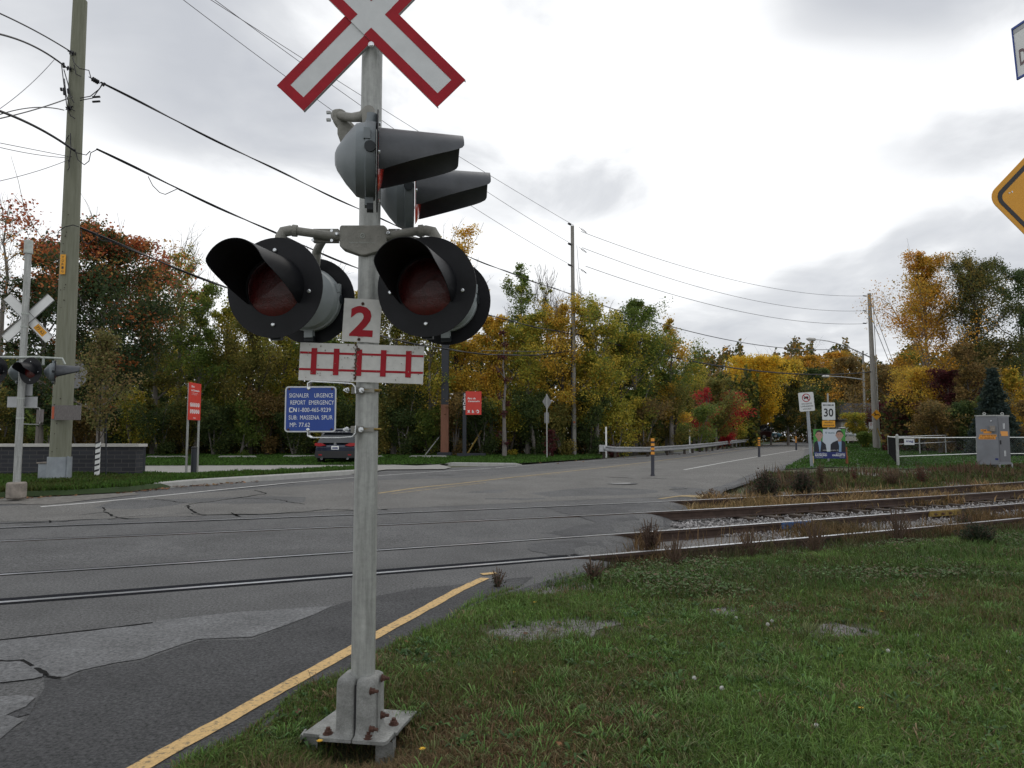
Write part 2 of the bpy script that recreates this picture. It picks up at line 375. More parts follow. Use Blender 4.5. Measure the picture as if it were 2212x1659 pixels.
def dense(pts, step):                                 # resample a world polyline
    out = []
    for a, b in zip(pts[:-1], pts[1:]):
        a = Vector(a); b = Vector(b); n = max(1, int((b-a).length/step))
        out += [a.lerp(b, k/n) for k in range(n)]
    return out+[Vector(pts[-1])]
def inpoly(P, poly):
    x, y = P[:, 0], P[:, 1]; c = np.zeros(len(P), bool); n = len(poly)
    for i in range(n):
        x0, y0 = poly[i]; x1, y1 = poly[(i+1) % n]
        k = ((y0 > y) != (y1 > y)) & (x < (x1-x0)*(y-y0)/((y1-y0) or 1e-9)+x0); c ^= k
    return c
def pixpoly(pp, off=0.): return [tuple(GP(x, y, off)[:2]) for x, y in pp]
def sheet(name, poly, zf, off, m, step=1.2, skirt=.0, jit=0., seed=1, kind='structure', parent=None, extra=None, jstep=.25):
    rg = random.Random(seed); P = []
    n = len(poly)
    for i in range(n):
        a = Vector(poly[i]); b = Vector(poly[(i+1) % n]); L = (b-a).length
        st_ = jstep if jit and min(a.length, b.length) < 22 else 1.5
        k = max(1, min(60, int(L/st_)))
        for j in range(k):
            q = a.lerp(b, j/k)
            if jit: q = q+Vector((rg.uniform(-jit, jit), rg.uniform(-jit, jit)))
            P.append((q.x, q.y))
    A = np.array(P); lo = A.min(0); hi = A.max(0)
    gx = np.arange(lo[0], hi[0], step); gy = np.arange(lo[1], hi[1], step)
    if len(gx)*len(gy) > 9000:
        s_ = math.sqrt(len(gx)*len(gy)/9000.); gx = np.arange(lo[0], hi[0], step*s_); gy = np.arange(lo[1], hi[1], step*s_)
    G = np.array([(a+1e-4*rg.random(), b+1e-4*rg.random()) for a in gx for b in gy]) if len(gx)*len(gy) else np.zeros((0, 2))
    if extra is not None: G = np.vstack([G, extra])
    G = G[inpoly(G, P)]
    pts = [Vector(p) for p in P]+[Vector((a, b)) for a, b in G]
    ed = [(i, (i+1) % len(P)) for i in range(len(P))]
    r_ = delaunay_2d_cdt(pts, ed, [], 1, 1e-6)
    V = [(v.x, v.y, float(zf(v.x, v.y))+off) for v in r_[0]]; F = [tuple(f) for f in r_[2]]
    mb = MB(); mb.v = V; mb.f = F
    if skirt:
        nb = len(P); Bz = [(p[0], p[1], float(zf(*p))+off) for p in P]; cen = len(mb.v)
        ar = sum(P[i][0]*P[(i+1) % nb][1]-P[(i+1) % nb][0]*P[i][1] for i in range(nb)); sg = 1 if ar > 0 else -1
        low = []
        for i in range(nb):
            d = Vector((P[(i+1) % nb][0]-P[i-1][0], P[(i+1) % nb][1]-P[i-1][1])); d = d.normalized() if d.length > 0 else Vector((1, 0))
            q = Vector((d.y, -d.x))*sg
            low.append((P[i][0]+q.x*skirt*.8, P[i][1]+q.y*skirt*.8, Bz[i][2]-skirt))
        mb.v += Bz+low
        mb.f += [(cen+i, cen+(i+1) % nb, cen+nb+(i+1) % nb, cen+nb+i) for i in range(nb)]
    me = bpy.data.meshes.new(name); me.from_pydata(mb.v, [], mb.f)
    import bmesh
    b = bmesh.new(); b.from_mesh(me); bmesh.ops.remove_doubles(b, verts=b.verts, dist=1e-5)
    for f in b.faces:
        f.normal_update()
        if f.normal.z < 0: f.normal_flip()
    b.to_mesh(me); b.free()
    me.materials.append(M[m]); me.shade_smooth() if skirt == 0 else None
    ob = bpy.data.objects.new(name, me); COL.objects.link(ob); tag(ob, kind=kind)
    return ob
def npmesh(name, V, F, m, tint=None, parent=None, smooth=False):
    """V (n,3), F (m,k) with equal k."""
    me = bpy.data.meshes.new(name); o = rootloc(parent) if parent else Vector((0, 0, 0))
    V = np.asarray(V, np.float32)-np.array(o, np.float32); F = np.asarray(F, np.int32); k = F.shape[1]
    me.vertices.add(len(V)); me.vertices.foreach_set('co', V.ravel())
    me.loops.add(F.size); me.loops.foreach_set('vertex_index', F.ravel())
    me.polygons.add(len(F)); me.polygons.foreach_set('loop_start', np.arange(0, F.size, k, dtype=np.int32))
    me.update(calc_edges=True)
    if tint is not None:
        a = me.attributes.new('tint', 'FLOAT_COLOR', 'FACE'); C = np.ones((len(F), 4), np.float32); C[:, :3] = tint; a.data.foreach_set('color', C.ravel())
    me.materials.append(M[m])
    ob = bpy.data.objects.new(name, me); COL.objects.link(ob)
    if parent: ob.parent = parent
    return ob
def vn(x, y, sc, seed=0):                              # value noise 0..1
    rg = np.random.default_rng(seed); T = rg.random((64, 64)); u = x/sc; v = y/sc
    i = np.floor(u).astype(int); j = np.floor(v).astype(int); a = u-i; b = v-j; a = a*a*(3-2*a); b = b*b*(3-2*b)
    g = lambda p, q: T[p % 64, q % 64]
    return (g(i, j)*(1-a)+g(i+1, j)*a)*(1-b)+(g(i, j+1)*(1-a)+g(i+1, j+1)*a)*b
# ================================================================ GROUND
random.seed(4)
def earth():
    ax = np.unique(np.round(np.concatenate([-np.geomspace(900, 42, 14), np.arange(-40, 60.1, .6), np.geomspace(63, 900, 14), np.arange(-1.6, .1, .08)]), 3))
    ay = np.unique(np.round(np.concatenate([[-200, -60, -20, -8, -3], np.arange(-1, 62, .6), np.geomspace(64, 1500, 14), np.arange(2.8, 4.6, .08)]), 3))
    Xg, Yg = np.meshgrid(ax, ay); Zg = zt(Xg, Yg)
    nx, ny = len(ax), len(ay); V = np.stack([Xg.ravel(), Yg.ravel(), Zg.ravel()], 1)
    i = np.arange(nx-1)[None, :]+np.arange(ny-1)[:, None]*nx; i = i.ravel()
    o = npmesh('ground', V, np.stack([i, i+1, i+nx+1, i+nx], 1), 'soil'); o.data.shade_smooth(); tag(o, kind='structure')
earth()
ROADPX = [(-900, 1900), (100, 1900), (240, 1800), (408, 1661), (525, 1597), (575, 1556), (662, 1489), (742, 1462), (818, 1412), (864, 1388), (942, 1354), (983, 1334), (1020, 1304), (1075, 1285), (1130, 1268), (1239, 1240), (1300, 1215), (1335, 1190), (1375, 1150),
          (1440, 1118), (1500, 1082), (1540, 1062), (1640, 1032), (1700, 1010), (1745, 988), (1772, 972), (1790, 960), (1778, 952), (1748, 947.6), (1690, 945.2), (1600, 946), (1625, 949), (1690, 951), (1695, 953), (1660, 957), (1600, 965), (1450, 977), (1305, 991), (1130, 1004),
          (950, 1011), (830, 1013), (770, 1025), (560, 1040), (400, 1051), (280, 1063), (150, 1071), (0, 1080), (-500, 1105), (-900, 1130)]
ROAD = pixpoly(ROADPX)
ex = []
for s_ in np.arange(7, 15.2, .28):
    for t_ in np.arange(tend(s_)-1.0, tend(s_)+.9, .16): ex.append(unst(s_, t_))
for t_ in np.arange(-14, 6, .5):
    for s_ in np.arange(9, 15.5, .5): ex.append(unst(s_, t_))
sheet('road', ROAD, zroad, 0, 'asphalt', step=1.0, skirt=.05, jit=.03, extra=np.array(ex))
def patch(name, px, m, off=.004, jit=.03, kind='structure', step=.6, seed=3, jstep=.15):
    return sheet(name, pixpoly(px), zroad, off, m, step=step, jit=jit, kind=kind, seed=seed, jstep=jstep)
# newer dark asphalt of the approach beside the grass
patch('road_repair', [(-600, 1480), (0, 1520), (75, 1517), (60, 1545), (0, 1560), (40, 1580), (90, 1505), (96, 1468), (140, 1470), (175, 1453), (250, 1438), (300, 1430), (390, 1398), (430, 1385), (470, 1384), (540, 1383), (620, 1352), (680, 1330), (745, 1300), (800, 1290), (900, 1272), (1050, 1257), (1150, 1246),
      (1125, 1266), (1072, 1283), (1016, 1302), (980, 1331), (938, 1352), (860, 1386), (814, 1410), (738, 1459), (660, 1485), (572, 1552), (522, 1594), (404, 1658), (236, 1796), (90, 1885), (-600, 1880)], 'asphaltdark', .004, .012)
patch('worn_patch', [(-500, 1425), (0, 1382), (200, 1360), (360, 1340), (520, 1323), (720, 1309), (680, 1328), (620, 1350), (540, 1378), (470, 1380), (428, 1381), (388, 1394), (300, 1426), (250, 1434), (175, 1449), (140, 1464), (96, 1462), (60, 1436), (0, 1428), (-400, 1470)], 'asphaltpale', .005, .012)
patch('worn_patch', [(-400, 1500), (0, 1432), (50, 1433), (85, 1450), (100, 1462), (70, 1470), (0, 1476), (-300, 1530)], 'asphaltpale', .008, .015, seed=8)
patch('worn_patch', [(-300, 1610), (0, 1508), (45, 1504), (75, 1508), (55, 1528), (20, 1545), (48, 1560), (30, 1572), (0, 1600), (-200, 1660)], 'asphaltpale', .008, .015, seed=9)
FARPX = [(-900, 1118), (0, 1094), (200, 1083), (400, 1068), (700, 1046), (830, 1037), (1000, 1032), (1130, 1022), (1305, 1005), (1500, 990), (1700, 961), (1740, 966), (1735, 985), (1690, 1006), (1600, 1034), (1520, 1060), (1470, 1072), (1300, 1078), (1000, 1092), (700, 1106), (400, 1116), (0, 1128), (-900, 1160)]
sheet('old_pavement', pixpoly(FARPX), zroad, .0035, 'asphaltold', step=1.2, jit=.04, jstep=.3)
cracks = MB()
def crack(px, w_=.02, j=.03, sub=.12):
    P = dense([(*GP(x, y)[:2], 0) for x, y in px], sub); L = []
    for i, p in enumerate(P): L.append((p.x+random.uniform(-j, j), p.y+random.uniform(-j, j)))
    cracks.strip(L, [w_*1.6*random.uniform(.35, 1.3) for _ in L], .007)
cA = lambda cx, cy: (cx*.25, (1050+cy/3.456)/1.1573)    # first survey crop of the left road
for px, w_ in [([(0, 895), (200, 890), (440, 880), (560, 878), (660, 868), (850, 858)], .035), ([(200, 905), (440, 890), (430, 870)], .020), ([(660, 825), (850, 805), (910, 800), (915, 780), (890, 755)], .022), ([(910, 800), (1000, 845), (1100, 858), (1210, 855)], .026), ([(1000, 850), (1150, 835), (1380, 822), (1620, 805), (1715, 820)], .020),
               ([(1320, 685), (1500, 705), (1650, 725), (1850, 705), (2212, 650)], .024), ([(1680, 725), (1620, 745), (1650, 780), (1715, 820)], .032), ([(1715, 820), (1840, 822), (1960, 818), (2050, 815), (2212, 818)], .045), ([(2000, 800), (2050, 830)], .02), ([(930, 860), (1020, 852)], .03), ([(1620, 835), (1780, 828)], .02)]:
    crack([cA(*p) for p in px], w_)
cB = lambda cx, cy: ((400+cx/2.765)/1.1573, (900+cy/2.765)/1.1573)
for px, w_ in [([(380, 1072), (520, 1068), (700, 1070), (860, 1058), (1020, 1050), (1160, 1034), (1340, 1040)], .04), ([(540, 955), (800, 965), (1000, 1000), (1160, 1034)], .024), ([(230, 997), (370, 978), (540, 955), (740, 925), (650, 900)], .022), ([(520, 1068), (545, 1085)], .03), ([(1850, 797), (2040, 799)], .03), ([(1540, 1035), (1570, 1036)], .04)]:
    crack([cB(*p) for p in px], w_)
cC = lambda cx, cy: ((1600+cx/3.687)/1.1573, (900+cy/3.687)/1.1573)
for px, w_ in [([(0, 1090), (80, 1090), (250, 1098)], .035), ([(280, 1195), (440, 1188)], .04), ([(0, 1000), (190, 1012)], .02), ([(780, 1005), (1050, 1010)], .02), ([(-300, 1080), (-60, 1092)], .03)]:
    crack([cC(*p) for p in px], w_)
crack([(0, 1384), (150, 1368), (330, 1346)], .022, .012)
crack([(0, 1430), (45, 1428), (72, 1440)], .016, .008); crack([(74, 1444), (88, 1452), (100, 1460)], .022, .008, .03); crack([(96, 1460), (112, 1464), (130, 1467)], .014, .006, .03)
tag(cracks.build('road_cracks', 'crack'), 'dark branching cracks in the grey asphalt of the road', 'crack', kind='structure')
patch('tar_apron', [(1180, 1098), (1300, 1090), (1420, 1084), (1478, 1086), (1440, 1112), (1372, 1146), (1330, 1152), (1240, 1158), (1170, 1152), (1290, 1128), (1230, 1112)], 'tar', .0045, .08)
patch('tar_apron', [(1140, 1176), (1240, 1166), (1300, 1168), (1332, 1188), (1300, 1196), (1190, 1202), (1150, 1190)], 'tar', .0045, .06, seed=5)
# painted lines
def line(px, w_, m, name='road_marking', label=None, jit=.006, sub=.4, off=.006):
    P = dense([(*GP(x, y)[:2], 0) for x, y in px], sub)
    o = MB().strip(P, w_, off, jit=jit).build(name, m); tag(o, label, kind='structure'); return o
line([(150, 1746), (308, 1657), (450, 1578), (581, 1505), (762, 1404), (810, 1376), (864, 1346), (927, 1312), (989, 1277), (1048, 1250)], .105, 'yellow', label='thick yellow edge line curving up to the rails', jit=.005, sub=.10, off=.009)
line([(1040, 1242), (1072, 1239)], .10, 'yellow', sub=.1, off=.009)
line([(1425, 1078), (1480, 1070), (1530, 1061)], .12, 'yellowfade')
line([(817, 1066), (900, 1054), (1000, 1044), (1130, 1029), (1305, 1010), (1500, 986), (1600, 972), (1660, 962), (1700, 953.5), (1725, 949)], .11, 'yellowfade')
line([(845, 1067), (930, 1057), (1020, 1046), (1050, 1043)], .05, 'yellowfade')
line([(1130, 1029.5), (1180, 1026), (1210, 1023)], .05, 'yellowfade')
line([(1478, 1015), (1560, 1000), (1640, 986), (1700, 976), (1725, 972)], .12, 'roadwhite')
line([(1733, 970.5), (1760, 966)], .12, 'roadwhite')
line([(88, 1095), (200, 1086), (400, 1066), (560, 1050), (760, 1032), (900, 1022), (1000, 1015.5), (1060, 1012)], .11, 'roadwhite')
line([(1070, 1011), (1130, 1006), (1180, 1004)], .10, 'roadwhite')
line([(1245, 998), (1400, 988), (1500, 979), (1600, 968), (1660, 960)], .09, 'roadwhite')
line([(1320, 1010), (1400, 1004)], .05, 'yellowfade')
# driveway, parking and verges of the park
def zpark(x, y): return zg(x, y)+0*x
sheet('park_driveway', pixpoly([(292, 1024), (292, 1006), (420, 1005), (640, 1004), (830, 1004), (900, 1006.5), (948, 1004), (975, 1010), (960, 1014), (835, 1015), (770, 1024), (700, 1027), (560, 1034), (420, 1036)], .02), zpark, .035, 'drive', step=2)
sheet('gravel_pad', pixpoly([(270, 1034), (292, 1021.5), (420, 1021), (590, 1019), (590, 1026), (430, 1033), (350, 1036)], .04), zpark, .05, 'shoulder', step=2)
sheet('gravel_shoulder', pixpoly([(-900, 1135), (-500, 1111), (-200, 1098), (0, 1089), (95, 1091), (200, 1080), (300, 1069), (285, 1060), (160, 1066), (0, 1072), (-500, 1094), (-900, 1112)]), lambda x, y: zg(x, y), .010, 'shoulder', step=1.2, jit=.06)
def kerb(px, h=.15, w_=.17, name='kerb', label=None, ends=True, m='concrete'):
    P = dense([(*GP(x, y)[:2], 0) for x, y in px], .6); L = [Vector((p.x, p.y)) for p in P]; V = []; F = []
    tot = sum((L[i+1]-L[i]).length for i in range(len(L)-1)); acc = 0
    for i, p in enumerate(L):
        a = L[max(i-1, 0)]; b = L[min(i+1, len(L)-1)]; d = (b-a).normalized(); q = Vector((-d.y, d.x))
        if i: acc += (p-L[i-1]).length
        e = min(acc, tot-acc); hh = h*(min(1, .12+e/.75) if ends else 1)
        z = float(zg(p.x, p.y))
        for (o_, z_) in ((0, -.05), (.015, hh*.8), (.04, hh), (w_, hh), (w_, -.05)):
            V.append((p.x+q.x*o_, p.y+q.y*o_, z+z_))
    n = 5
    for i in range(len(L)-1):
        for k in range(n-1): a = i*n+k; F.append((a, a+1, a+n+1, a+n))
    F += [tuple(range(n)), tuple(range(len(V)-1, len(V)-n-1, -1))]
    mb = MB(); mb.v = V; mb.f = F
    o = mb.build(name, m); tag(o, label, kind='structure'); return o
kerb([(278, 1062), (400, 1050.5), (560, 1039.5), (700, 1030), (770, 1025), (815, 1020)], label='pale concrete kerb along the far side of the road')
kerb([(948, 1003), (975, 1004), (1060, 1005), (1115, 1005.5), (1128, 1003.5)], .10, .15)
VERGE = [(-900, 1104), (-500, 1086), (0, 1063), (150, 1058), (276, 1051), (400, 1038), (560, 1027), (700, 1019.5), (800, 1014), (800, 1009.5), (700, 1013), (590, 1019), (420, 1024), (292, 1022), (292, 1016), (0, 1014), (-900, 1014)]
VERGEW = pixpoly(VERGE, .13)
sheet('verge', VERGEW, lambda x, y: zg(x, y), .125, 'lawn', step=1.2, skirt=.10, jit=.05, jstep=.3)
STRIPW = pixpoly([(288, 1006.5), (420, 1006), (700, 1005), (830, 1004.5), (945, 1003), (990, 1001.5), (1115, 1002), (1300, 990), (1300, 985), (1000, 983), (300, 984)], .03)
sheet('park_lawn', STRIPW, lambda x, y: zg(x, y), .045, 'lawn', step=3)
LAWNW = pixpoly([(1690, 1013), (1760, 975), (1802, 962), (1800, 951), (2300, 946), (2900, 948), (2900, 1010), (2212, 1012), (1950, 1012), (1800, 1008)])
sheet('far_lawn', LAWNW, lambda x, y: zg(x, y), -.02, 'lawn', step=3, jit=.12)
LAWN2W = pixpoly([(1625, 964), (1690, 954), (1702, 951), (1640, 949.5), (1560, 953), (1560, 970)])
sheet('lawn_beyond_guardrail', LAWN2W, lambda x, y: zg(x, y), .02, 'lawn', step=3)
DIRTW = pixpoly([(1660, 1032), (1700, 1022), (1790, 1014), (1850, 1016), (1900, 1022), (1860, 1030), (1780, 1034), (1700, 1040)])
sheet('dirt_path', DIRTW, zt, .03, 'shoulder', step=1.0, jit=.12)
# bare gravel showing in the turf
for i, px in enumerate([[(1035, 1388), (1085, 1352), (1200, 1334), (1340, 1336), (1352, 1360), (1275, 1384), (1180, 1406), (1085, 1406)], [(1725, 1378), (1790, 1358), (1850, 1362), (1895, 1385), (1830, 1396), (1760, 1392)], [(1520, 1330), (1575, 1318), (1600, 1335), (1585, 1352), (1540, 1348)], [(1060, 1275), (1150, 1255), (1290, 1240), (1330, 1262), (1200, 1282), (1090, 1292)]]):
    sheet('gravel_patch', pixpoly(px, -.05), zt, .006, 'gravel', step=.3, jit=.09, seed=i, jstep=.12)
# ballast
tb = [(s_, tend(s_)-.3) for s_ in (7.6, 9, 11, 13, 15.0)]+[(15.0, 30), (15.0, 60), (7.6, 60), (7.6, 30)]
BAL = [unst(*p) for p in tb]
sheet('ballast_bed', BAL, zt, .015, 'gravel', step=.8)
def stones():
    rg = np.random.default_rng(5); V = []; n = 26000
    s_ = rg.uniform(7.7, 15.0, n); t_ = 8+rg.random(n)**1.6*26; k = (t_ > np.array([tend(a) for a in s_])-.1)
    nc = vn(s_, t_, 1.3, 3); k &= ((s_ > 9.2)&(s_ < 11.6)) | (nc > .55)
    s_ = s_[k]; t_ = t_[k]; n = len(s_); x = t_*CT-s_*ST; y = t_*ST+s_*CT; z = zt(x, y)+.02+rg.uniform(-.01, .02, n)+.02*np.exp(-((s_-10.4)/.8)**2)
    B = np.array([(1, 0, 0), (-1, 0, 0), (0, 1, 0), (0, -1, 0), (0, 0, 1), (0, 0, -1)], float); Fo = np.array([(0, 2, 4), (2, 1, 4), (1, 3, 4), (3, 0, 4), (2, 0, 5), (1, 2, 5), (3, 1, 5), (0, 3, 5)])
    P = B[None]*rg.uniform(.012, .034, (n, 1, 1))*rg.uniform(.5, 1.3, (n, 6, 1))+rg.normal(0, .004, (n, 6, 3))
    a = rg.uniform(0, 6.28, n); c, q = np.cos(a)[:, None], np.sin(a)[:, None]
    P = np.stack([P[..., 0]*c-P[..., 1]*q, P[..., 0]*q+P[..., 1]*c, P[..., 2]], -1)+np.stack([x, y, z], 1)[:, None]
    F = (Fo[None]+6*np.arange(n)[:, None, None]).reshape(-1, 3)
    g = rg.uniform(.14, .42, n); T = np.stack([g, g*.96, g*.94+.005], 1).repeat(8, 0)
    o = npmesh('ballast_stones', P.reshape(-1, 3), F, 'stone', T); tag(o, 'loose grey crushed stones between the two railway tracks', 'gravel', kind='stuff')
ms_ = leafmat('crushed stone', .9, 0.0); M['stone'] = ms_
stones()
# railway tracks
def rail_fit(rows, z, g):
    A = []; B = []
    for off, pts in rows:
        for (x, y) in pts:
            r_ = ray(x, y); k = (z-HC)/r_.z; s_, t_ = st(r_.x*k, r_.y*k); A.append([1, t_, t_*t_]); B.append(s_-off*g/2)
    return np.linalg.lstsq(np.array(A), np.array(B), rcond=None)[0]
RP = {'nf': [(0, 1303), (400, 1270), (800, 1236), (1200, 1210), (1469, 1185), (2212, 1118)], 'nb': [(0, 1243), (400, 1214), (800, 1187), (1200, 1165), (1469, 1143), (2212, 1087)],
      'ff': [(0, 1168), (400, 1152), (800, 1139), (1200, 1116), (1469, 1101), (2212, 1054.6)], 'fb': [(0, 1137), (400, 1124), (800, 1110), (1200, 1094), (1469, 1080), (2212, 1042.6)]}
def sval(c, t): return c[0]+c[1]*t+c[2]*t*t
def track(c, z, g, label, seals):
    ts = np.arange(-9, 46, .5); root = thing('railway_track', (*unst(sval(c, 0), 0), z), label, 'railway track')
    for sg in (-1, 1):
        prof = [(-.036, -.006), (-.030, .0), (.030, .0), (.036, -.006), (.035, -.038), (.010, -.046), (.008, -.135), (.065, -.150), (.068, -.165), (-.068, -.165), (-.065, -.150), (-.008, -.135), (-.010, -.046), (-.035, -.038)]
        V = []; F = []; n = len(prof)
        for t in ts:
            s_ = sval(c, t)+sg*g/2
            for (o_, h) in prof: V.append((*unst(s_+o_, t), z+h))
        for i in range(len(ts)-1):
            for k in range(n): a = i*n+k; b = i*n+(k+1) % n; F.append((a, b, b+n, a+n))
        mb = MB(); mb.v = V; mb.f = F; rail = mb.build('rail', 'railside', root)
        cap = MB(); top = MB()
        L = [(*unst(sval(c, t)+sg*g/2, t), 0) for t in ts]
        top.strip(L, .070, 0, zf=lambda x, y: z+.0025); top.build('rail_head', 'railtop', rail)
    tt = [t for t in np.arange(-9, 30, .4) if t < tend(sval(c, t))-.15]
    for sg in (-1, 1):
        for (o_, w_) in seals[sg]:
            L = [(*unst(sval(c, t)+sg*g/2+o_+random.uniform(-.006, .006), t), 0) for t in tt]
            MB().strip(L, w_, .006, zf=zroad, jit=.006).build('seal_and_groove', 'rubber', root)  # black rubber seals; the flat strips also paint the shaded flangeway groove
    for t in np.arange(0, 44, .62):
        if t < tend(sval(c, t))+.2: continue
        s_ = sval(c, t); p = unst(s_, t)
        m_ = Matrix.Rotation(TH+math.pi/2+math.atan(c[1]+2*c[2]*t), 3, 'Z')
        MB().box((p[0], p[1], z-.24), (2.5, .22, .14), mtx=m_).build('sleeper', 'sleeper', root)
    return root
CN_ = rail_fit([(-1, RP['nf']), (1, RP['nb'])], .006, 1.52); CF_ = rail_fit([(-1, RP['ff']), (1, RP['fb'])], .092, 1.66)
near_track = track(CN_, .006, 1.52, 'nearer railway track with bright rail heads and black rubber seals in the asphalt', {-1: [(.112, .145), (-.068, .062)], 1: [(.066, .055), (-.046, .02)]})
far_track = track(CF_, .087, 1.66, 'farther railway track half hidden by dry brown grass', {-1: [(.078, .08)], 1: [(-.062, .05)]})
# joint bars painted on the near track
def clampbar(name, px0, px1, m, label):
    t0 = st(*GP(*px0, -.05)[:2])[1]; t1 = st(*GP(*px1, -.05)[:2])[1]; b = MB(); tm = (t0+t1)/2
    root = thing(name, (*unst(sval(CN_, tm)+.70, tm), -.1), label, 'rail fitting')
    q = MB(); L = []
    for k in range(9):
        t = t0+(t1-t0)*k/8; L.append(Vector((*unst(sval(CN_, t)+.76-.055, t), -.055)))
    m_ = Matrix.Rotation(TH, 3, 'Z')
    c_ = (L[0]+L[-1])/2; q.box(c_, ((L[-1]-L[0]).length, .035, .10), mtx=m_); q.box(c_+Vector((0, 0, .045)), ((L[-1]-L[0]).length, .05, .02), mtx=m_); q.build('bar', m, root)
    d = MB()
    for k in range(1, 8, 2): d.lathe([(0, .022), (.03, .022), (.03, .012), (.05, .012)], L[k]+Vector((.02*ST, -.02*CT, 0)), (ST, -CT, 0), 8)
    d.each('bolt', 'rust', root)
clampbar('rail_joint_bar', (1702, 1138), (1764, 1133), 'bluerail', 'blue painted joint bar bolted inside the nearer track')
clampbar('rail_joint_bar', (2022, 1112), (2088, 1107), 'yellowrail', 'dull yellow joint bar on the nearer track at the right')
# manhole
mh = GP(1340, 1044); fr = (Vector((mh.x, mh.y, mh.z)), Vector((1, 0, 0)), Vector((0, 1, 0)), Vector((0, 0, 1)))
root = thing('manhole_cover', mh, 'round iron manhole cover in the road before the first black marker', 'manhole')
MB().ring(fr, 0, 0, .30, .48, .001, .003, 20).build('concrete_collar', 'asphalt', root)
MB().disc(fr, 0, 0, .30, .001, .006).build('iron_lid', 'signdark', root)
# ================================================================ CROSSING SIGNAL (near mast)
def lamp(root, P, d, rt=.254, L=.38, rl=.135, hood='hood', lens='lens', house='housing', rh=.185, plate=True, n=40, depth=.20, label=None):
    """a flashing lamp: P centre of the lens plane, d the way it looks"""
    P = Vector(P); d = Vector(d).normalized(); up = Vector((0, 0, 1)); r_ = d.cross(up).normalized(); up = r_.cross(d)
    b = MB(); b.lathe([(-.012, rh), (-.055, rh+.004), (-.06, rh-.004), (-.10, rh*.93), (-depth*.75, rh*.62), (-depth*.95, rh*.30), (-depth, .03)], P, d, n)
    for a in (20, 160): 
        q = up*math.sin(R(a))*rh+r_*math.cos(R(a))*rh; b.box(P+q-d*.05, (.03, .03, .05), mtx=Matrix((r_, d, up)).transposed())
    b.box(P-up*(rh+.015)-d*.04, (.05, .04, .05), mtx=Matrix((r_, d, up)).transposed())
    b.lathe([(0, .035), (.06, .03)], P+up*(rh-.01)-d*.035, up, 14)
    o = b.build('signal_lamp', house, root, smooth=True)
    if label: o['label'] = label
    k = MB()                                            # slotted latches of the housing
    for a in (0, 180):
        q = r_*math.cos(R(a))*(rh+.003); k.lathe([(0, .026), (.006, .026)], P+q-d*.036, q, 12)
    k.box(P-up*(rh+.045)-d*.035, (.055, .03, .03), mtx=Matrix((r_, d, up)).transposed())
    k.each('latch', 'black', o)
    if plate:
        q = MB(); q.lathe([(-.006, rl+.01), (-.006, rt), (.0, rt), (.0, rl+.01)], P, d, 56, caps=False); q.build('backplate', 'hoodblack', o, smooth=True, sharp=30)
    q = MB(); q.lathe([(-.004, rl+.012), (.004, rl), (.016, rl*.80), (.024, rl*.5), (.028, .004)], P, d, n); q.build('lens', lens, o, smooth=True, sharp=60)
    rr = rl+.018; V = []; F = []; na = 44; nl = 7; A = 122
    for sh in (0, .0035):
        for i in range(na+1):
            a = -A+2*A*i/na; f_ = 0. if abs(a) < 74 else (math.cos(R(74))-math.cos(R(abs(a))))/(math.cos(R(74))-math.cos(R(A))); Le = L*(1-.95*f_)-.012*(1-min(1, abs(abs(a)-74)/8))
            Le = max(Le, .015)
            for j in range(nl+1):
                h = Le*j/nl; rad = (rr+sh)*(1-.06*h/L)
                V.append(P+d*(h+.002)+up*math.cos(R(a))*rad+r_*math.sin(R(a))*rad-up*h*.0)
    m = nl+1; off = (na+1)*m
    for i in range(na):
        for j in range(nl):
            a = i*m+j; F.append((a, a+1, a+m+1, a+m)); F.append((off+a, off+a+m, off+a+m+1, off+a+1))
        a = i*m+nl; F.append((a, a+off, a+m+off, a+m))
    for i in (0, na):
        for j in range(nl): a = i*m+j; F.append((a, a+off, a+1+off, a+1))
    h = MB(); h.v = [tuple(v) for v in V]; h.f = F; h.build('hood', hood, o, smooth=True, sharp=50)
    q = MB()
    for a in (90, -90, -8, 188) if plate else (-8, 188):
        c_ = P+up*math.sin(R(a))*(rr+.035)+r_*math.cos(R(a))*(rr+.035); q.lathe([(0, .010), (.008, .010), (.010, .006)], c_+d*.001, d, 8)
    q.each('screw', 'zinc', o)
    return o
YM = 3.68
mp = W(786, 1585, YM); root = thing('crossing_signal', (-.752, YM, -.1), 'tall grey railway crossing mast in the foreground with red and white crossbuck, lamps and signs', 'crossing signal')
near_signal = root
px_, py_ = -.752, YM
MB().path([(px_, py_, .25), (px_, py_, 1.2), (px_, py_, 2.2), (px_, py_, W(803, 0, YM).z)], [.0600, .0590, .0565, .0545], 40).build('pole', 'galv', root, smooth=True)
# foundation plate on its legs
pl = [GP(655, 1588, .0), GP(735, 1531, .0), GP(901, 1540, .0), GP(836, 1606, .0)]
pl = [Vector((v.x, v.y, 0)) for v in pl]; b = MB(); b.add([p+Vector((0, 0, .010)) for p in pl]+[p-Vector((0, 0, .004)) for p in pl], [(0, 1, 2, 3), (7, 6, 5, 4), (0, 4, 5, 1), (1, 5, 6, 2), (2, 6, 7, 3), (3, 7, 4, 0)])
b.build('foundation_plate', 'castbase', root)
cen = sum(pl, Vector())/4
for p, (ax, ay) in zip(pl, ((.05, .03), (.03, -.03), (-.05, -.02), (-.035, .05))):
    q = p.lerp(cen, .10); b = MB(); b.box((q.x, q.y, -.085), (.085, .010, .16)); b.box((q.x+(.04 if ax < 0 else -.04), q.y+.035, -.085), (.010, .08, .16)); b.build('foundation_leg', 'castbase', root)
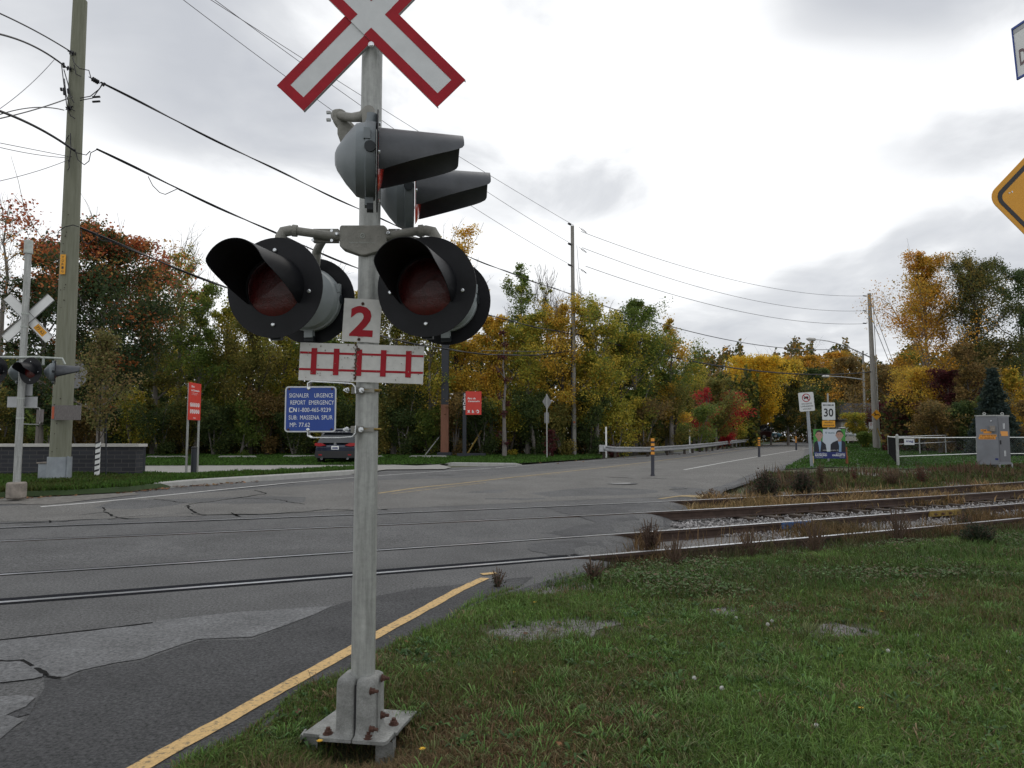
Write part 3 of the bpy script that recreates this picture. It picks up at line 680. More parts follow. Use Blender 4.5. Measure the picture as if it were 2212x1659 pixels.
# cast base: split square shoe with rounded shoulders and a flared foot
def rsq(hw, hd, rc, n=6):
    P = []
    for (sx, sy, a0) in ((1, 1, 0), (-1, 1, 90), (-1, -1, 180), (1, -1, 270)):
        for k in range(n+1): a = R(a0+90*k/n); P.append((sx*(hw-rc)+rc*math.cos(a), sy*(hd-rc)+rc*math.sin(a)))
    return P
ry_ = R(-9)
def loft(b, secs, cx, cy, rz, n=6):
    c, s_ = math.cos(rz), math.sin(rz); V = []; F = []; k = None
    for (z, hw, hd, rc) in secs:
        P = rsq(hw, hd, rc, n); k = len(P); V += [(cx+x*c-y*s_, cy+x*s_+y*c, z) for x, y in P]
    for i in range(len(secs)-1):
        for j in range(k): a = i*k+j; d = i*k+(j+1) % k; F.append((a, d, d+k, a+k))
    F += [tuple(range(k-1, -1, -1)), tuple(range((len(secs)-1)*k, len(secs)*k))]; return b.add(V, F)
for sx in (-1, 1):                                      # two half shells with the gap between them
    b = MB(); w2 = .048 if sx < 0 else .054; cx = px_+(-.057 if sx < 0 else .050)*1
    cxx = px_+sx*.051-.004; cyy = py_-.02
    loft(b, [(.014, .125, .115, .03), (.030, .125, .115, .03), (.034, .064, .098, .028), (.045, .052, .091, .026), (.07, .048, .088, .024), (.27, .0475, .087, .024), (.295, .044, .082, .024), (.305, .034, .070, .024)], cxx+sx*(.0), cyy, 0)
    V = []
    for (x, y, z) in b.v:                               # keep each shell on its own side of the gap
        if sx < 0: x = min(x, px_-.0075)
        else: x = max(x, px_-.0015)
        dx, dy = x-px_, y-py_; V.append((px_+dx*math.cos(ry_)-dy*math.sin(ry_), py_+dx*math.sin(ry_)+dy*math.cos(ry_), z))
    b.v = V; b.build('base_casting', 'castbase', root, smooth=True, sharp=45)
MB().box((px_-.01, py_-.09, .15), (.02, .01, .25)).build('gap_shade', 'ink', root)  # black strip painting the shade inside the gap
def bolt(p, d, r_=.013, L=.03, m='rust'):
    p = Vector(p); d = Vector(d).normalized(); b = MB(); b.lathe([(0, r_*1.5), (.004, r_*1.5)], p, d, 16); b.lathe([(.004, r_*1.15), (.018, r_*1.15)], p, d, 6); b.lathe([(.018, r_*.62), (.018+L*.7, r_*.62)], p, d, 10)
    return b.build('bolt', m, root)
for dx, dy in ((-.155, -.065), (.055, -.115), (.150, .05), (-.12, .08)): bolt((px_+dx, py_+dy, .032), (0, 0, 1), .017, .02)
for z in (.255, .075): 
    bolt((px_+.062, py_-.112, z), (1, -.25, 0)); bolt((px_+.098, py_-.02, z+.03), (1, -.1, 0))
# side rib and lug of the casting
MB().box((px_+.125, py_+.01, .022), (.13, .09, .014), rz=ry_).box((px_+.088, py_-.06, .13), (.014, .03, .20), rz=ry_).build('base_rib', 'castbase', root)
# crossbuck
YC = YM-.075; cb_o = W(803, 34, YC); hl = .615; hwid = .102
cbk = MB().text(frame((0, 0, 0)), '.', 0, 0, .001, .001, 0).build('crossbuck', 'white', root) if False else None
def blade(sgn, off, parent):
    fr = frame(cb_o+Vector((0, -off, 0)), R(-3.0), 0)
    ang = R(45.9)*sgn; o_, u, w_, n_ = fr
    u2 = u*math.cos(ang)+w_*math.sin(ang); w2 = -u*math.sin(ang)+w_*math.cos(ang); f2 = (o_, u2, w2, n_)
    b = MB(); b.rect(f2, 0, 0, 2*hl, 2*hwid, 0, .004)
    bl = b.build('crossbuck_blade', 'white', parent)
    fl = MB(); fl.rect(f2, 0, hwid-.003, 2*hl, .004, -.018, .018); fl.rect(f2, 0, -hwid+.003, 2*hl, .004, -.018, .018); fl.build('blade_flange', 'signgrey', bl)
    r_ = MB(); bw = .052; hi = .050+.003
    for sx in (-1, 1):
        r_.rect(f2, sx*(hl-bw/2), 0, bw, 2*hwid, .0045)
        for sy in (-1, 1): r_.rect(f2, sx*(hl-bw+hi)/2, sy*(hwid-bw/2), hl-bw-hi, bw, .0045)
    r_.build('red_border', 'red', bl)
    return bl
blade(1, 0, root); blade(-1, .008, root)
q = W(802, 97, YC-.03); b = MB(); b.lathe([(0, .016), (.006, .016), (.010, .008)], q, (0, -1, 0), 10); b.build('crossbuck_bolt', 'zinc', root)
# junction plate between the arms
YB = YM-.085
def pxpoly(b, px, Yd, th, off=0.):
    o = W(*px[0], Yd); fr = frame(o); return b.poly(fr, [((W(x, y, Yd)-o).x, (W(x, y, Yd)-o).z) for x, y in px], off-th, th)
b = MB(); pxpoly(b, [(736, 486), (829, 486), (835, 491), (835, 535), (829, 539), (790, 551), (780, 551), (740, 537), (733, 531), (733, 491)], YB, .07)
o = b.build('junction_box', 'cast', root); bv = o.modifiers.new('b', 'BEVEL'); bv.width = .006; bv.segments = 2
fr = rect_frame(733, 486, 835, 551, YB)[0]; 
MB().ring(fr, -.002, .022, .010, .013, .0005, .002, 16).rect(fr, -.002, .022, .024, .003, .0005, .002, ang=.6).text(fr, 'Safetran Systems Corp', -.002, -.014, .135, .010, .002).build('cast_lettering', 'galvold', root)
b = MB()
for x, y in ((728, 506), (839, 504)): b.lathe([(0, .010), (.008, .010), (.011, .006)], W(x, y, YB-.002), (0, -1, 0), 6)
for x, y in ((717, 499), (717, 520), (676, 519), (857, 498), (857, 519)): b.lathe([(0, .008), (.008, .008)], W(x, y, YB+.01), (0, -1, 0), 6)
b.each('bolt', 'zinc', root)
# front lamp arms and elbows
th_ = R(-172.0)
def Pz(px, py, Y_): return W(px, py, Y_)
lampL = W(593, 621, 3.50); lampR = W(921, 619, 3.50)
dF = Vector((-math.sin(R(9)), -math.cos(R(9)), 0))
b = MB(); b.path([W(735, 512, 3.62), W(690, 506, 3.60), W(640, 499, 3.585), W(628, 498, 3.58), W(612, 501, 3.575), W(606, 512, 3.57), W(605, 545, 3.57)], [.022, .022, .022, .027, .028, .028, .024], 16)
b.path([W(642, 499, 3.585), W(632, 498, 3.583)], [.031, .031], 16); b.box(W(705, 510, 3.64), (.13, .03, .07)); b.build('lamp_arm', 'cast', root, smooth=True)
b = MB(); b.path([W(832, 512, 3.62), W(870, 504, 3.60), W(903, 499, 3.585), W(920, 498, 3.58), W(935, 501, 3.575), W(941, 512, 3.57), W(942, 545, 3.57)], [.022, .022, .022, .027, .028, .028, .024], 16)
b.path([W(905, 499, 3.585), W(915, 498, 3.583)], [.031, .031], 16); b.box(W(852, 508, 3.64), (.06, .03, .06)); b.build('lamp_arm', 'cast', root, smooth=True)
b = MB(); b.path([W(700, 514, 3.76), W(688, 535, 3.95), W(684, 545, 4.0), W(683, 575, 4.02)], [.022, .023, .026, .022], 14); b.build('lamp_arm', 'cast', root, smooth=True)
b = MB(); b.path([W(870, 514, 3.76), W(935, 530, 3.95), W(950, 540, 4.0), W(953, 575, 4.02)], [.022, .023, .026, .022], 14); b.build('lamp_arm', 'cast', root, smooth=True)
lamp(root, lampL, dF, hood='hoodblack', house='housingw', rh=.20, depth=.24); lamp(root, lampR, dF, hood='hoodblack', house='housingw', rh=.20, depth=.24)
dB = Vector((.12, .99, 0))
lamp(root, W(676, 651, 4.10), dB, hood='hoodblack', house='housingw', rh=.18); lamp(root, W(967, 652, 4.10), dB, hood='hoodblack', house='housingw', rh=.18)
# upper pair looking along the tracks to the right
dU = Vector((1, .185, 0))
lamp(root, W(817, 350, 3.30), dU, rt=.235, L=.395, rh=.180, lens='lensbacklit', depth=.20)
lamp(root, W(899, 426, 3.83), Vector((1, .12, 0)), rt=.19, L=.40, rh=.178, lens='lensbacklit', depth=.20, plate=False)
b = MB(); b.path([W(735, 250, 3.56), W(760, 254, 3.45), W(782, 252, 3.36), W(796, 243, 3.30), W(798, 262, 3.30), W(798, 285, 3.30)], [.022, .022, .026, .034, .034, .03], 16)
b.build('upper_arm', 'cast', root, smooth=True)
b = MB(); b.path([W(735, 250, 3.60), W(728, 250, 3.66)], .034, 14); b.path([W(735, 252, 3.68), W(850, 372, 3.95)], .024, 12); b.build('upper_arm', 'cast', root, smooth=True)
b = MB(); pxpoly(b, [(718, 236), (738, 234), (747, 240), (752, 262), (768, 275), (772, 286), (758, 318), (745, 321), (738, 316), (728, 288), (728, 272), (718, 262)], 3.55, .06); o = b.build('upper_bracket', 'cast', root); bv = o.modifiers.new('b', 'BEVEL'); bv.width = .008; bv.segments = 2
b = MB(); b.lathe([(0, .009), (.02, .009)], W(714, 243, 3.53), (-1, 0, 0), 6); b.lathe([(0, .009), (.02, .009)], W(714, 259, 3.53), (-1, 0, 0), 6); b.lathe([(0, .008), (.02, .008)], W(774, 282, 3.50), (1, -.3, 0), 6); b.each('bolt', 'zinc', root)
# plate with the number of tracks
fr, w_, h_ = qframe((746, 644.6), (825, 647.8), (820, 741.5), (736.5, 736.6), YM-.065)
b = MB(); b.rect(fr, 0, 0, w_, h_, 0, .003); pn = b.build('number_plate', 'whiteold', root)
MB().text(fr, '2', .0, -.004, .120, .158, .0045, bold=.035).text(fr, '05-07', .0, -h_*.43+.012, .030, .006, .0046).build('numeral', 'red', pn)
b = MB(); b.lathe([(0, .008), (.005, .008), (.007, .005)], fr[0]+fr[2]*h_*.39+fr[3]*.003, fr[3], 8); b.lathe([(0, .008), (.005, .008), (.007, .005)], fr[0]-fr[2]*h_*.44+fr[3]*.003-fr[1]*.008, fr[3], 8); b.each('screw', 'rust', pn)
# plate with the red track symbol
fr, w_, h_ = qframe((649.5, 740), (916.4, 748), (914, 830), (644.5, 821), YM-.07)
b = MB(); b.rect(fr, 0, 0, w_, h_, 0, .003); pn = b.build('track_symbol_plate', 'whiteold', root); b = MB()
for yy in (.235*h_, -.205*h_): b.rect(fr, 0, yy, w_*.995, h_*.058, .0035)
for xx in (-.383, -.203, -.020, .176, .378): b.rect(fr, xx*w_, .012*h_, w_*.045, h_*.70, .005)
b.text(fr, '07-07', .32*w_, -.205*h_, .02, .005, .0062); b.build('track_symbol', 'red', pn)
b = MB()
for i in range(90):
    k = random.random() < .5
    xx = random.gauss(-.05, .014)*w_ if k else random.uniform(-.48, .48)*w_; yy = random.uniform(-.48, .48)*h_; s_ = random.uniform(.001, .0038)
    b.poly(fr, [(xx+s_*random.uniform(.5, 1.2)*math.cos(a), yy+s_*random.uniform(.6, 2.)*math.sin(a)) for a in (0, 1.2, 2.3, 3.4, 4.6)], .0062, .0004)
b.build('paint_wear', 'concold', pn)
b = MB(); L = []
yy = .48
while yy > -.46:
    x0 = -.046+random.uniform(-.006, .006); w2 = random.uniform(.003, .010); b.rect(fr, x0*w_, yy*h_, w2, .010, .0066+random.random()*.0004, .0004, ang=random.uniform(-.4, .4)); yy -= .05
b.lathe([(0, .009), (.006, .009)], fr[0]+fr[1]*(-.03*w_)+fr[2]*(.36*h_)+fr[3]*.003, fr[3], 8)
b.build('rust_streak', 'rust', pn)
# blue emergency plate on looped brackets
fr, w_, h_ = qframe((616.4, 835.5), (727, 833.5), (725.5, 934.5), (614.8, 932.7), YM-.10)
b = MB(); b.rrect(fr, 0, 0, w_, h_, .018, 0, .003); pn = b.build('emergency_plate', 'white', root)
MB().rrect(fr, 0, 0, w_-.014, h_-.014, .012, .0035, .0006).build('blue_field', 'blue', pn)
b = MB(); rows = [('SIGNALER', -.155, .30, .39), ('URGENCE', .255, .30, .37), ('REPORT', -.245, .145, .30), ('EMERGENCY', .215, .145, .50), ('1-800-465-9239', .125, -.015, .62), ('SUB:', -.335, -.18, .17), ('MASSENA', -.01, -.18, .38), ('SPUR', .33, -.18, .22), ('MP:', -.33, -.34, .13), ('77.62', -.11, -.34, .22)]
for s_, cx, cy, ww in rows:
    if s_ == 'SIGNALER': cx = -.225
    if s_ == '1-800-465-9239': cx, ww = .085, .64
    b.text(fr, s_, cx*w_, cy*h_, ww*w_*.98, h_*.092, .0046)
x0 = -.375*w_; y0 = -.015*h_; hh = h_*.043; ww = .015                    # the round-cornered C and N
b.rect(fr, x0, y0+hh, ww, .0045, .0042); b.rect(fr, x0, y0-hh, ww, .0045, .0042); b.rect(fr, x0-ww/2, y0, .0045, 2*hh, .0042)
x1 = x0+ww/2+.005; b.rect(fr, x1, y0, .004, 2*hh, .0042); b.rect(fr, x1+.014, y0, .004, 2*hh, .0042); b.rect(fr, x1+.007, y0, .004, 2*hh*1.12, .0043, ang=.60)
b.build('lettering', 'letter', pn)
b = MB()
for sx in (-.42, .42):
    for sy in (-.44, .44): b.lathe([(0, .006), (.003, .006)], fr[0]+fr[1]*sx*w_+fr[2]*sy*h_+fr[3]*.003, fr[3], 8)
b.each('screw', 'rust', pn)
b = MB()
for sy in (-.45, .45): b.lathe([(0, .009), (.004, .009), (.006, .005)], fr[0]+fr[2]*sy*h_+fr[3]*.003-fr[1]*.01, fr[3], 8)
b.each('screw', 'zinc', pn)
for (py0, py1, pyc) in ((824, 836, 842), (945, 932, 925)):
    b = MB(); P = [W(667, pyc-2 if py0 < 900 else pyc+4, YM-.085), W(667, py0+4 if py0 < 900 else py0-4, YM-.085), W(674, py0, YM-.085), W(735, py0+3 if py0 < 900 else py0, YM-.085), W(762, py0+5 if py0 < 900 else py0-2, YM-.085), W(769, py0+12 if py0 < 900 else py0-9, YM-.085), W(770, pyc+8 if py0 < 900 else pyc-6, YM-.085)]
    V = []; F = []
    for i, p in enumerate(P):
        a = P[max(i-1, 0)]; c = P[min(i+1, len(P)-1)]; d = (c-a).normalized(); q = Vector((-d.z, 0, d.x))
        V += [p+q*.0025+Vector((0, -.022, 0)), p+q*.0025+Vector((0, .022, 0)), p-q*.0025+Vector((0, .022, 0)), p-q*.0025+Vector((0, -.022, 0))]
    for i in range(len(P)-1):
        for k in range(4): F.append((i*4+k, i*4+(k+1) % 4, i*4+4+(k+1) % 4, i*4+4+k))
    F += [(0, 1, 2, 3), tuple(range(len(V)-1, len(V)-5, -1))]; b.add(V, F); br = b.build('sign_bracket', 'zinc', root)
    b = MB(); zc = W(780, pyc+3, YM).z; b.box((px_-.035, YM-.068, zc), (.06, .022, .035)); b.box((px_+.02, YM-.066, zc), (.06, .006, .022)); b.build('pole_clamp', 'cast', br)
    b = MB()
    for xx in (px_-.082, px_-.012): b.lathe([(0, .014), (.004, .014), (.004, .010), (.016, .010), (.016, .006), (.028, .006)], (xx, YM-.082, zc), (-.5 if xx < px_-.05 else 0, -1, 0), 6)
    b.each('clamp_bolt', 'zinc', br)
    b = MB(); b.path([(px_-.05, YM-.06, zc)]+[(px_+.062*math.sin(R(a)), YM-.062*math.cos(R(a)), zc) for a in range(0, 181, 20)], .004, 6); b.path([(px_+.00, YM-.066, zc+.003), (px_+.078, YM-.062, zc+.003), (px_+.082, YM-.05, zc+.003), (px_+.07, YM-.01, zc+.003)], .0045, 6); b.build('u_bolt', 'yellowrail', br)
# ================================================================ LEFT SIDE
VO = .125
g = GP(35, 1068, VO); YL = g.y; kx = YL/1533.*1.0
root = thing('crossing_signal', (g.x, g.y, g.z), 'second crossing mast seen from behind, standing beyond the road at the left edge', 'crossing signal')
b = MB(); b.box((g.x, g.y, g.z+.08), (.28, .28, .34)); o = b.build('concrete_footing', 'concold', root); bv = o.modifiers.new('b', 'BEVEL'); bv.width = .03
zt_ = W(57, 545, YL).z
b = MB(); b.path([(g.x, g.y, g.z), (g.x, g.y, zt_)], [.068, .062], 20); b.build('pole', 'galv', root, smooth=True)
b = MB(); b.lathe([(0, .085), (.06, .085), (.06, .082), (.26, .082), (.28, .075), (.285, .02)], (g.x, g.y, zt_-.03), (0, 0, 1), 20); b.build('bell', 'galvold', root, smooth=True)
c_ = W(60, 687, YL-.12); c_ = W(61, 687, YL+.12); fr0 = frame(c_, R(6))
for sg, of in ((1, 0), (-1, .012)):
    a = R(46)*sg; o_, u, w_, n_ = fr0; u2 = u*math.cos(a)+w_*math.sin(a); w2 = -u*math.sin(a)+w_*math.cos(a); f2 = (o_-n_*of, u2, w2, n_)
    b = MB(); b.rect(f2, 0, 0, 1.24, .20, 0, .004); bl = b.build('crossbuck_blade', 'whitebright', root)
    b = MB()
    for sy in (-.095, .095): b.rect(f2, 0, sy, 1.24, .008, .0045, .018)
    b.build('blade_rib', 'signdark', bl)
    if sg < 0:
        b = MB(); b.rect(f2, .35, .0, .26, .13, .005, .001); b.build('number_tag', 'orangey', bl); b = MB(); b.text(f2, '77 62', .35, 0, .20, .06, .0065, bold=.01); b.build('tag_number', 'ink', bl)
b = MB()
for zz in (c_.z+.05, c_.z-.22, W(40, 800, YL).z+.1, W(40, 862, YL).z, W(38, 905, YL).z): b.lathe([(0, .072), (.03, .072)], (g.x, g.y, zz), (0, 0, 1), 16)
b.each('band_clamp', 'galvold', root)
zl = W(60, 772, YL).z; 
b = MB(); b.path([(g.x-.75, YL-.05, zl), (g.x, YL-.08, zl-.01), (g.x+.38, YL-.05, zl), (g.x+.42, YL, zl-.02), (g.x+.42, YL, zl-.16)], .026, 8); b.path([(g.x+.38, YL, zl), (g.x+.78, YL+.05, zl-.02), (g.x+.84, YL+.05, zl-.14)], .022, 8); b.build('lamp_arm', 'galvold', root)
lamp(root, W(66, 801, YL-.25), Vector((-.22, -.97, 0)), rt=.275, L=.30, house='housing', hood='hoodblack')
lamp(root, W(-8, 800, YL-.25), Vector((-.22, -.97, 0)), rt=.275, L=.30, house='housing', hood='hoodblack')
lamp(root, W(120, 804, YL+.05), Vector((.84, .50, 0)), rt=.27, L=.42, house='housing', hood='hood')
lamp(root, W(42, 804, YL+.30), Vector((.5, .86, 0)), rt=.25, L=.3, house='housing')
b = MB(); fr = rect_frame(12, 856, 85, 881, YL+.10)[0]; b.rect(fr, 0, 0, .62, .22, 0, .006); b.build('track_symbol_plate', 'signgrey', root)
b = MB(); fr = rect_frame(50, 822, 60, 856, YL+.10)[0]; b.rect(fr, 0, 0, .30, .30, 0, .006); b.build('number_plate', 'signgrey', root)
b = MB(); fr = rect_frame(79, 884, 94, 913, YL-.05)[0]; b.rrect(fr, 0, 0, .15, .27, .02, 0, .004); ep = b.build('emergency_plate', 'board', root)
b = MB(); 
for y0, y1 in ((886, 880), (911, 916)): b.path([W(50, y1, YL-.06), W(84, y1+1, YL-.06), W(86, (y0+y1)/2, YL-.06), W(86, y0, YL-.06)], .010, 5)
b.each('plate_bracket', 'galv', root)
# utility pole
def wires_label(i): return i
def utility_pole(g, ztop, r0, r1, lab, m='wood', lean=0., n=20):
    root = thing('utility_pole', g, lab, 'utility pole', )
    b = MB(); H = ztop-g.z; P = []; Rr = []
    for i in range(9):
        k = i/8; P.append((g.x+lean*k+.015*math.sin(k*5), g.y, g.z-.1+H*k)); Rr.append(r0+(r1-r0)*k)
    b.path(P, Rr, n); b.build('pole', m, root, smooth=True); return root
gp = GP(127, 1039, VO); YP = gp.y; PTOP = gp.z+12.5
up = utility_pole(gp, PTOP, .240, .165, 'thick greenish wooden utility pole with a metal sleeve round its foot, left side')
def polex(z): return gp.x+.015*math.sin((z-gp.z)/12.5*5)
sl_ = MB(); zs = W(127, 985, YP).z; sl_.lathe([(0, .27), (zs-gp.z, .268)], (gp.x, YP, gp.z-.02), (0, 0, 1), 28); sl_.box((gp.x+.262, YP-.10, (gp.z+zs)/2), (.02, .05, zs-gp.z)); sl_.build('metal_sleeve', 'wmetal', up, smooth=True)
fr = rect_frame(129.5, 551, 142, 591, YP-.24)[0]; b = MB(); b.rect(fr, 0, 0, .135, .50, 0, .006); tg = b.build('pole_tag', 'orangey', up); b = MB()
for i, ch in enumerate('YOR1G'): b.text(fr, ch, 0, .18-.088*i, .055, .062, .0075, bold=.01)
b.build('tag_letters', 'ink', tg)
fr = rect_frame(116, 877, 173, 906, YP-.30)[0]; b = MB(); b.rect(fr, 0, 0, .70, .36, 0, .03); bd = b.build('wooden_board', 'board', up)
b = MB(); b.rect(fr, -.32, .0, .06, .30, .031, .004); b.build('red_marker', 'copper', bd)
b = MB()
for i in range(30): b.lathe([(0, random.uniform(.010, .022)), (.004, .006)], (gp.x+random.uniform(-.10, .10), YP-.235, random.uniform(.6, 9)), (0, -1, 0), 8)
b.build('knots', 'knob', up)
def insul(b, a, c):
    a = Vector(a); c = Vector(c); d = (c-a).normalized(); b.path([a, c], .012, 5)
    for k in (.35, .5, .65, .8): p = a.lerp(c, k); b.lathe([(-.015, .02), (0, .065), (.012, .02)], p, d, 10)
b = MB(); insul(b, W(176, 124, YP), W(146, 110, YP-.3)); insul(b, W(172, 156, YP), W(140, 145, YP-.3)); insul(b, W(192, 166, YP), W(216, 180, YP+.3)); insul(b, W(158, 229, YP-.2), W(142, 237, YP-.2)); b.build('insulators', 'cable', up)
b = MB()
def loop(px, Yd, r_=.012): b.path([W(x, y, Yd) for x, y in px], r_, 5)
for px in ([(133, 140), (139, 190), (145, 232), (152, 250), (162, 256)], [(138, 150), (148, 185), (152, 210), (160, 222)], [(139, 170), (143, 205), (153, 235), (162, 240)], [(173, 212), (195, 208), (215, 192), (221, 180)], [(173, 217), (200, 212), (221, 183)], [(157, 124), (160, 136), (172, 148), (192, 152), (197, 170)],
           [(160, 140), (164, 160), (175, 165)], [(162, 322), (168, 345), (182, 356), (192, 348), (196, 330), (208, 324)], [(148, 318), (165, 330), (186, 335), (195, 326)], [(152, 288), (153, 320), (150, 350)], [(149, 292), (144, 300), (141, 310)], [(148, 345), (150, 362), (146, 368)],
           [(124, 520), (126, 500), (140, 490), (158, 486), (170, 490)], [(175, 497), (178, 520), (190, 528), (205, 515), (212, 500)], [(208, 505), (220, 520), (240, 522)]): loop(px, YP-.27)
for px in ([(137, 136), (138, 146)], [(132, 190), (133, 196)]): loop(px, YP-.28, .03)
for px in ([(138, 190), (139, 205)], [(147, 192), (148, 202)], [(200, 210), (216, 209)], [(200, 220), (216, 219)], [(222, 186), (227, 179)]): loop(px, YP-.26, .028)
b.build('cable_loops', 'cable', up)
gb = GP(95, 1038, VO); root = thing('equipment_box', gb, 'small grey metal box on the grass against the foot of the thick utility pole', 'box')
w_ = 27/1533.*YP; hh = W(94, 1001, gb.y).z-gb.z; b = MB(); b.box((gb.x, gb.y+.12, gb.z+hh/2), (w_, .3, hh)); o = b.build('body', 'wmetal', root); bv = o.modifiers.new('b', 'BEVEL'); bv.width = .02
b = MB(); b.box((gb.x, gb.y+.12, gb.z+hh+.015), (w_+.04, .34, .03)); b.build('lid', 'concold', root); b = MB(); b.path([(gb.x+.05, gb.y, gb.z+hh), (gb.x+.16, gb.y, gb.z+hh+.22)], .02, 6); b.build('conduit', 'galv', root)
# stop sign seen from behind, partly hidden by the pole
gs = GP(157, 1028, VO); YS = gs.y+.6; root = thing('stop_sign', W(160, 1020, YS), 'octagonal road sign seen from its grey back, beside the thick utility pole', 'road sign')
o_ = W(156, 807, YS); fr = frame(o_, R(58)); b = MB(); rr = .42; b.poly(fr, [(rr*1.08*math.cos(R(22.5+45*k)), rr*1.08*math.sin(R(22.5+45*k))) for k in range(8)], 0, .006); b.build('sign_plate', 'signdark', root)
q = W(160, 1020, YS); b = MB(); b.box((o_.x-.03, YS+.06, (q.z+o_.z+.3)/2), (.06, .06, o_.z+.3-q.z)); b.build('post', 'darkpost', root)
# brick wall
a0 = GP(292, 1027, VO); yw = a0.y; zt0 = W(200, 965, yw).z; x0 = W(-260, 1000, yw).x
root = thing('brick_wall', (a0.x, yw, a0.z), 'low charcoal brick wall with a pale coping at the left edge', 'wall')
b = MB(); b.box(((x0+a0.x)/2, yw+.2, (a0.z+zt0)/2-.05), (a0.x-x0, .4, zt0-a0.z+.1)); b.build('brickwork', 'brick', root)
b = MB(); b.box(((x0+a0.x)/2+.03, yw+.2, zt0+.04), (a0.x-x0+.12, .5, .08)); b.build('coping', 'cap', root)
# park panel on two posts
def post_sign_park(px, Yb, lab):
    pass
g1 = GP(402, 1024, .05); g2 = GP(426, 1021, .05); root = thing('park_sign', g1, 'red park panel with white pictograms on two thin grey posts', 'sign')
top = W(402, 826, g1.y).z; fr = qframe((402, 826), (431, 829), (431, 908), (402, 907), g1.y)[0]; dx = g2-g1
yaw = math.atan2(dx.y*.5, dx.x); ww = (g2-g1).length*1.06; hh = top-W(402, 907, g1.y).z
o_ = Vector(((g1.x+g2.x)/2+.03, (g1.y+g2.y)/2-.06, top-hh/2)); yaw = math.atan2(dx.y, dx.x); fr = frame(o_, yaw); ww = .05+Vector((dx.x, dx.y)).length
b = MB(); b.rect(fr, 0, 0, ww, hh, 0, .03); pn = b.build('panel', 'redpark', root)
b = MB(); b.text(fr, 'Parc', -.22*ww, .40*hh, .26*ww, .055*hh, .031, bold=.03, shear=.1).text(fr, 'du Centenaire', -.0*ww, .30*hh, .68*ww, .055*hh, .031, bold=.03, shear=.1).text(fr, 'Aire de conservation', -.05*ww, .225*hh, .56*ww, .022*hh, .031).text(fr, "et d'interpretation", -.1*ww, .185*hh, .46*ww, .022*hh, .031)
for j, yy in enumerate((-.09, -.27)):
    for i in range(5):
        cx = (-.34+.165*i)*ww
        b.ring(fr, cx, yy*hh, .055*ww, .075*ww, .031, .001, 12) if False else b.disc(fr, cx, yy*hh, .072*ww, .031, .001, 14, ry=.072*ww*1.1)
b.text(fr, 'Delson', -.02*ww, -.44*hh, .24*ww, .03*hh, .031, bold=.02); b.build('lettering', 'letter', pn)
b = MB()
for j, yy in enumerate((-.09, -.27)):
    for i in range(5):
        cx = (-.34+.165*i)*ww; b.rect(fr, cx, yy*hh, .03*ww, .08*ww, .0325, .001, ang=random.uniform(-.6, .6)); b.disc(fr, cx+.01*ww, yy*hh+.045*ww, .016*ww, .0325, .001, 8)
b.build('pictograms', 'redpark', pn)
for q in (g1, g2): MB().box((q.x, q.y, (q.z+top)/2-.02), (.05, .05, top-q.z)).build('post', 'galv', root)
# bollards
for i, (x, y0, y1, lab) in enumerate(((307, 1020, 965, 'black metal bollard at the end of the brick wall'), (418, 1023, 965, 'black metal bollard between the posts of the red park panel'))):
    q = GP(x, y0, .06); h = W(x, y1, q.y).z-q.z; root = thing('bollard', q, lab, 'bollard', 'black bollards by the park entrance')
    MB().lathe([(0, .085), (h*.93, .085)], q, (0, 0, 1), 18).build('post', 'darkpost', root, smooth=True); MB().lathe([(h*.93, .075), (h*.95, .09), (h*.99, .09), (h, .06)], q, (0, 0, 1), 18).build('cap', 'plastic', root, smooth=True)
# parking stops
for (a, c, y) in ((313, 413, 990.5), (468, 560, 990), (607, 690, 989), (790, 834, 989.5), (879, 972, 989.5)):
    p = GP(a, y, .04); q = GP(c, y, .04); p.y = q.y = (p.y+q.y)/2; L = q.x-p.x; zz = float(zg(p.x, p.y))+.05
    o = MB().poly((Vector((p.x, p.y, zz)), Vector((1, 0, 0)), Vector((0, 0, 1)), Vector((0, -1, 0))), [(0, 0), (L, 0), (L-.25, .13), (.25, .13)], 0, .16).build('parking_kerb', 'concrete')
    nth = {313: 'pale concrete parking stop behind the black bollards', 468: 'pale concrete parking stop right of the red park panel', 607: 'pale concrete parking stop just left of the parked car', 790: 'pale concrete parking stop right behind the near mast', 879: 'pale concrete parking stop at the foot of the tall dark post'}[a]
    tag(o, nth, 'parking stop', 'parking stops along the wood')
# tall dark post with wood slats
g = GP(960, 986, .05); root = thing('light_pole', g, 'tall square black post with reddish wood slats on its lower part', 'post')
k = g.y/1533.; zt1 = W(960, 560, g.y).z; zw = W(960, 872, g.y).z; wd = 17*k
b = MB(); b.box((g.x, g.y+wd/2, (g.z+zt1)/2), (wd*.92, wd*.92, zt1-g.z)); b.build('post', 'darkpost', root); b = MB(); b.box((g.x-.0, g.y+wd/2-.01, (g.z+.1+zw)/2), (wd*.99, wd, zw-g.z-.2)); b.build('wood_slats', 'brickpost', root); b = MB(); b.box((g.x, g.y+wd/2, g.z+.12), (wd*1.8, wd*1.6, .24)); b.build('base', 'darkpost', root)
b = MB(); b.box((g.x, g.y+wd/2, zt1+.1), (wd*1.4, wd*1.4, .2)); b.build('lantern', 'darkpost', root)
